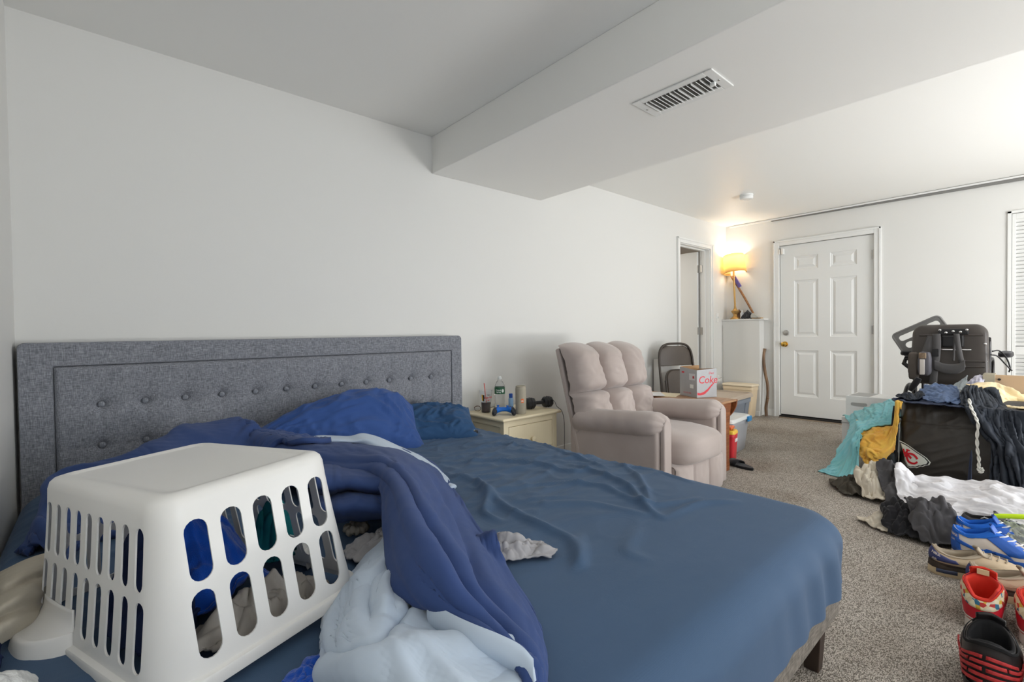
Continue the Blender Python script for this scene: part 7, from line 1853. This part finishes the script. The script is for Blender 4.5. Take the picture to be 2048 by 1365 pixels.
def blue_shoe(label, x, y, rz):
    s = Shoe('high_top_sneaker', label, (x, y, 0), rz, 0.31, 0.110, 0.034, [(0, 0.150), (0.15, 0.142), (0.35, 0.128), (0.6, 0.140), (0.8, 0.158), (1, 0.158)], gS, cl=(0.02, 0.42), cw=0.68, g=0.7)
    s.upper(M_offw, M_bluelin); s.soleb(M_offw, 1.05)
    s.strip(-0.20, 0.20, 0.05, 0.98, M_bluel, 'heel_counter', 0.004)
    s.strip(-1, 1, 0.86, 1.0, M_bluelin, 'collar_band', 0.006, 60)
    for sg in (-1, 1):
        s.strip(sg*0.15, sg*0.62, lambda u: 0.48-0.30*u, lambda u: 0.66-0.34*u, M_bluel, 'swoosh', 0.005)
        s.strip(sg*0.15, sg*0.72, 0.02, lambda u: 0.20-0.04*u, M_bluel, 'foxing', 0.004)
        s.strip(sg*0.62, sg*0.90, lambda u: 0.30-0.1*u, lambda u: 0.96-0.1*u, M_bluel, 'eyestay', 0.005)
    s.strip(0.80, 1.0, 0.02, 0.22, M_bluel, 'toe_guard', 0.004); s.strip(-1.0, -0.80, 0.02, 0.22, M_bluel, 'toe_guard', 0.004)
    for sg in (-1, 1): s.words('NIKE', 0.014, sg*0.10, 0.72, M_offw, 1, bold=0.0003); s.words('AIR', 0.011, sg*0.10, 0.52, M_offw, 1)
    s.laces(M_lacew, 6, 0.78, 0.86, 0.95, 0.34, 0.0032); s.tongue(M_bluel, 0.03, 0.6)
blue_shoe('blue and white high-top sneaker next to the tan sneakers', 2.93, 0.275, R(-86))
blue_shoe('blue and white high-top sneaker against the white track pants', 3.075, 0.275, R(-84))
def red_shoe(label, x, y, rz):
    s = Shoe('high_top_sneaker', label, (x, y, 0), rz, 0.30, 0.112, 0.030, [(0, 0.118), (0.10, 0.120), (0.28, 0.150), (0.45, 0.155), (0.7, 0.150), (1, 0.160)], gS, cl=(0.02, 0.46), cw=0.80, g=0.75)
    s.upper(M_redl, M_redlin); s.soleb(M_offw, 1.05)
    s.strip(-0.46, 0.46, lambda u: 0.58+0.16*abs(u-0.5), 0.95, M_flor, 'floral_collar', 0.004, 50)
    s.strip(-1, 1, 0.94, 1.0, M_redlin, 'collar_band', 0.005, 60)
    s.strip(-0.5, 0.5, 0.10, 0.15, M_offw, 'piping', 0.004, 50)
    P0 = s.S(np.array(0.999), np.array(0.95)); 
    MB().mm((P0[0]-0.026, -0.016, P0[2]+0.006), (P0[0]-0.020, 0.016, P0[2]+0.024)).build('size_label', mat('label_cream', srgb(226, 206, 160), 0.7), s.root, smooth=0)
    s.tongue(M_redlin, 0.03, 0.62); s.laces(M_redl, 4, 0.80, 0.88)
red_shoe('red sneaker with floral collar beside the tan sneakers', 2.26, 0.140, R(2))
red_shoe('red sneaker with floral collar at the far end of the shoe row from the bed', 2.27, 0.012, R(-2))
def black_shoe(label, x, y, rz):
    s = Shoe('high_top_sneaker', label, (x, y, 0), rz, 0.31, 0.118, 0.036, [(0, 0.196), (0.12, 0.192), (0.28, 0.178), (0.45, 0.172), (0.65, 0.188), (0.85, 0.206), (1, 0.212)], gS, cl=(0.01, 0.36), cw=0.80, g=0.8)
    s.upper(M_bkl, M_bklin); s.soleb(M_redsole, 1.07, M_dksole, 0.45)
    for k, t in enumerate((0.22, 0.335, 0.45, 0.56, 0.665)):
        segs = [(-0.60, -0.36), (-0.34, -0.13), (-0.11, 0.14), (0.16, 0.36), (0.38, 0.60)] if k % 2 else [(-0.62, -0.28), (-0.26, 0.02), (0.05, 0.30), (0.33, 0.58)]
        for a0, a1 in segs[(1 if k > 3 else 0):(len(segs)-(1 if k > 3 else 0))]:
            wv = lambda a: 0.05*math.cos(a*6.0)
            s.strip(a0, a1, lambda u, a0=a0, a1=a1, t=t: t+wv(a0+(a1-a0)*u), lambda u, a0=a0, a1=a1, t=t: t+0.060+wv(a0+(a1-a0)*u), M_redm, 'red_rib', 0.006, 14, 4, 0.004)
    s.strip(-0.4, 0.4, 0.0, lambda u: 0.10+0.10*abs(math.sin(u*math.pi*2)), M_bkl, 'heel_cup', 0.008, 40)
    s.strip(-1, 1, 0.93, 1.0, M_bklin, 'collar_band', 0.006, 60)
    s.tongue(M_bkl, 0.03, 0.5); s.laces(M_bklin, 4, 0.80, 0.88)
black_shoe('black and red ribbed high-top sneaker directly in front of a red floral one', 1.80, 0.096, R(2))
black_shoe('black and red ribbed high-top sneaker at the end of the shoe row', 1.82, -0.038, R(-3))
# dark striped sneaker on the clothes behind the blue pair
s = Shoe('sneaker', 'dark striped running shoe lying on the white track pants', (3.20, 0.27, 0.055), R(-88), 0.28, 0.10, 0.028, [(0, 0.085), (0.3, 0.07), (0.6, 0.075), (1, 0.095)], gS, cl=(0.04, 0.45), cw=0.6)
s.upper(M_char, M_bklin); s.soleb(M_offw, 1.05)
for sg in (-1, 1):
    for k in range(3): s.strip(sg*(0.42+0.08*k), sg*(0.46+0.08*k), 0.1, 0.9, M_offw, 'side_stripe', 0.004)
s.laces(M_char, 4, 0.80, 0.88); s.tongue(M_char, 0.02)
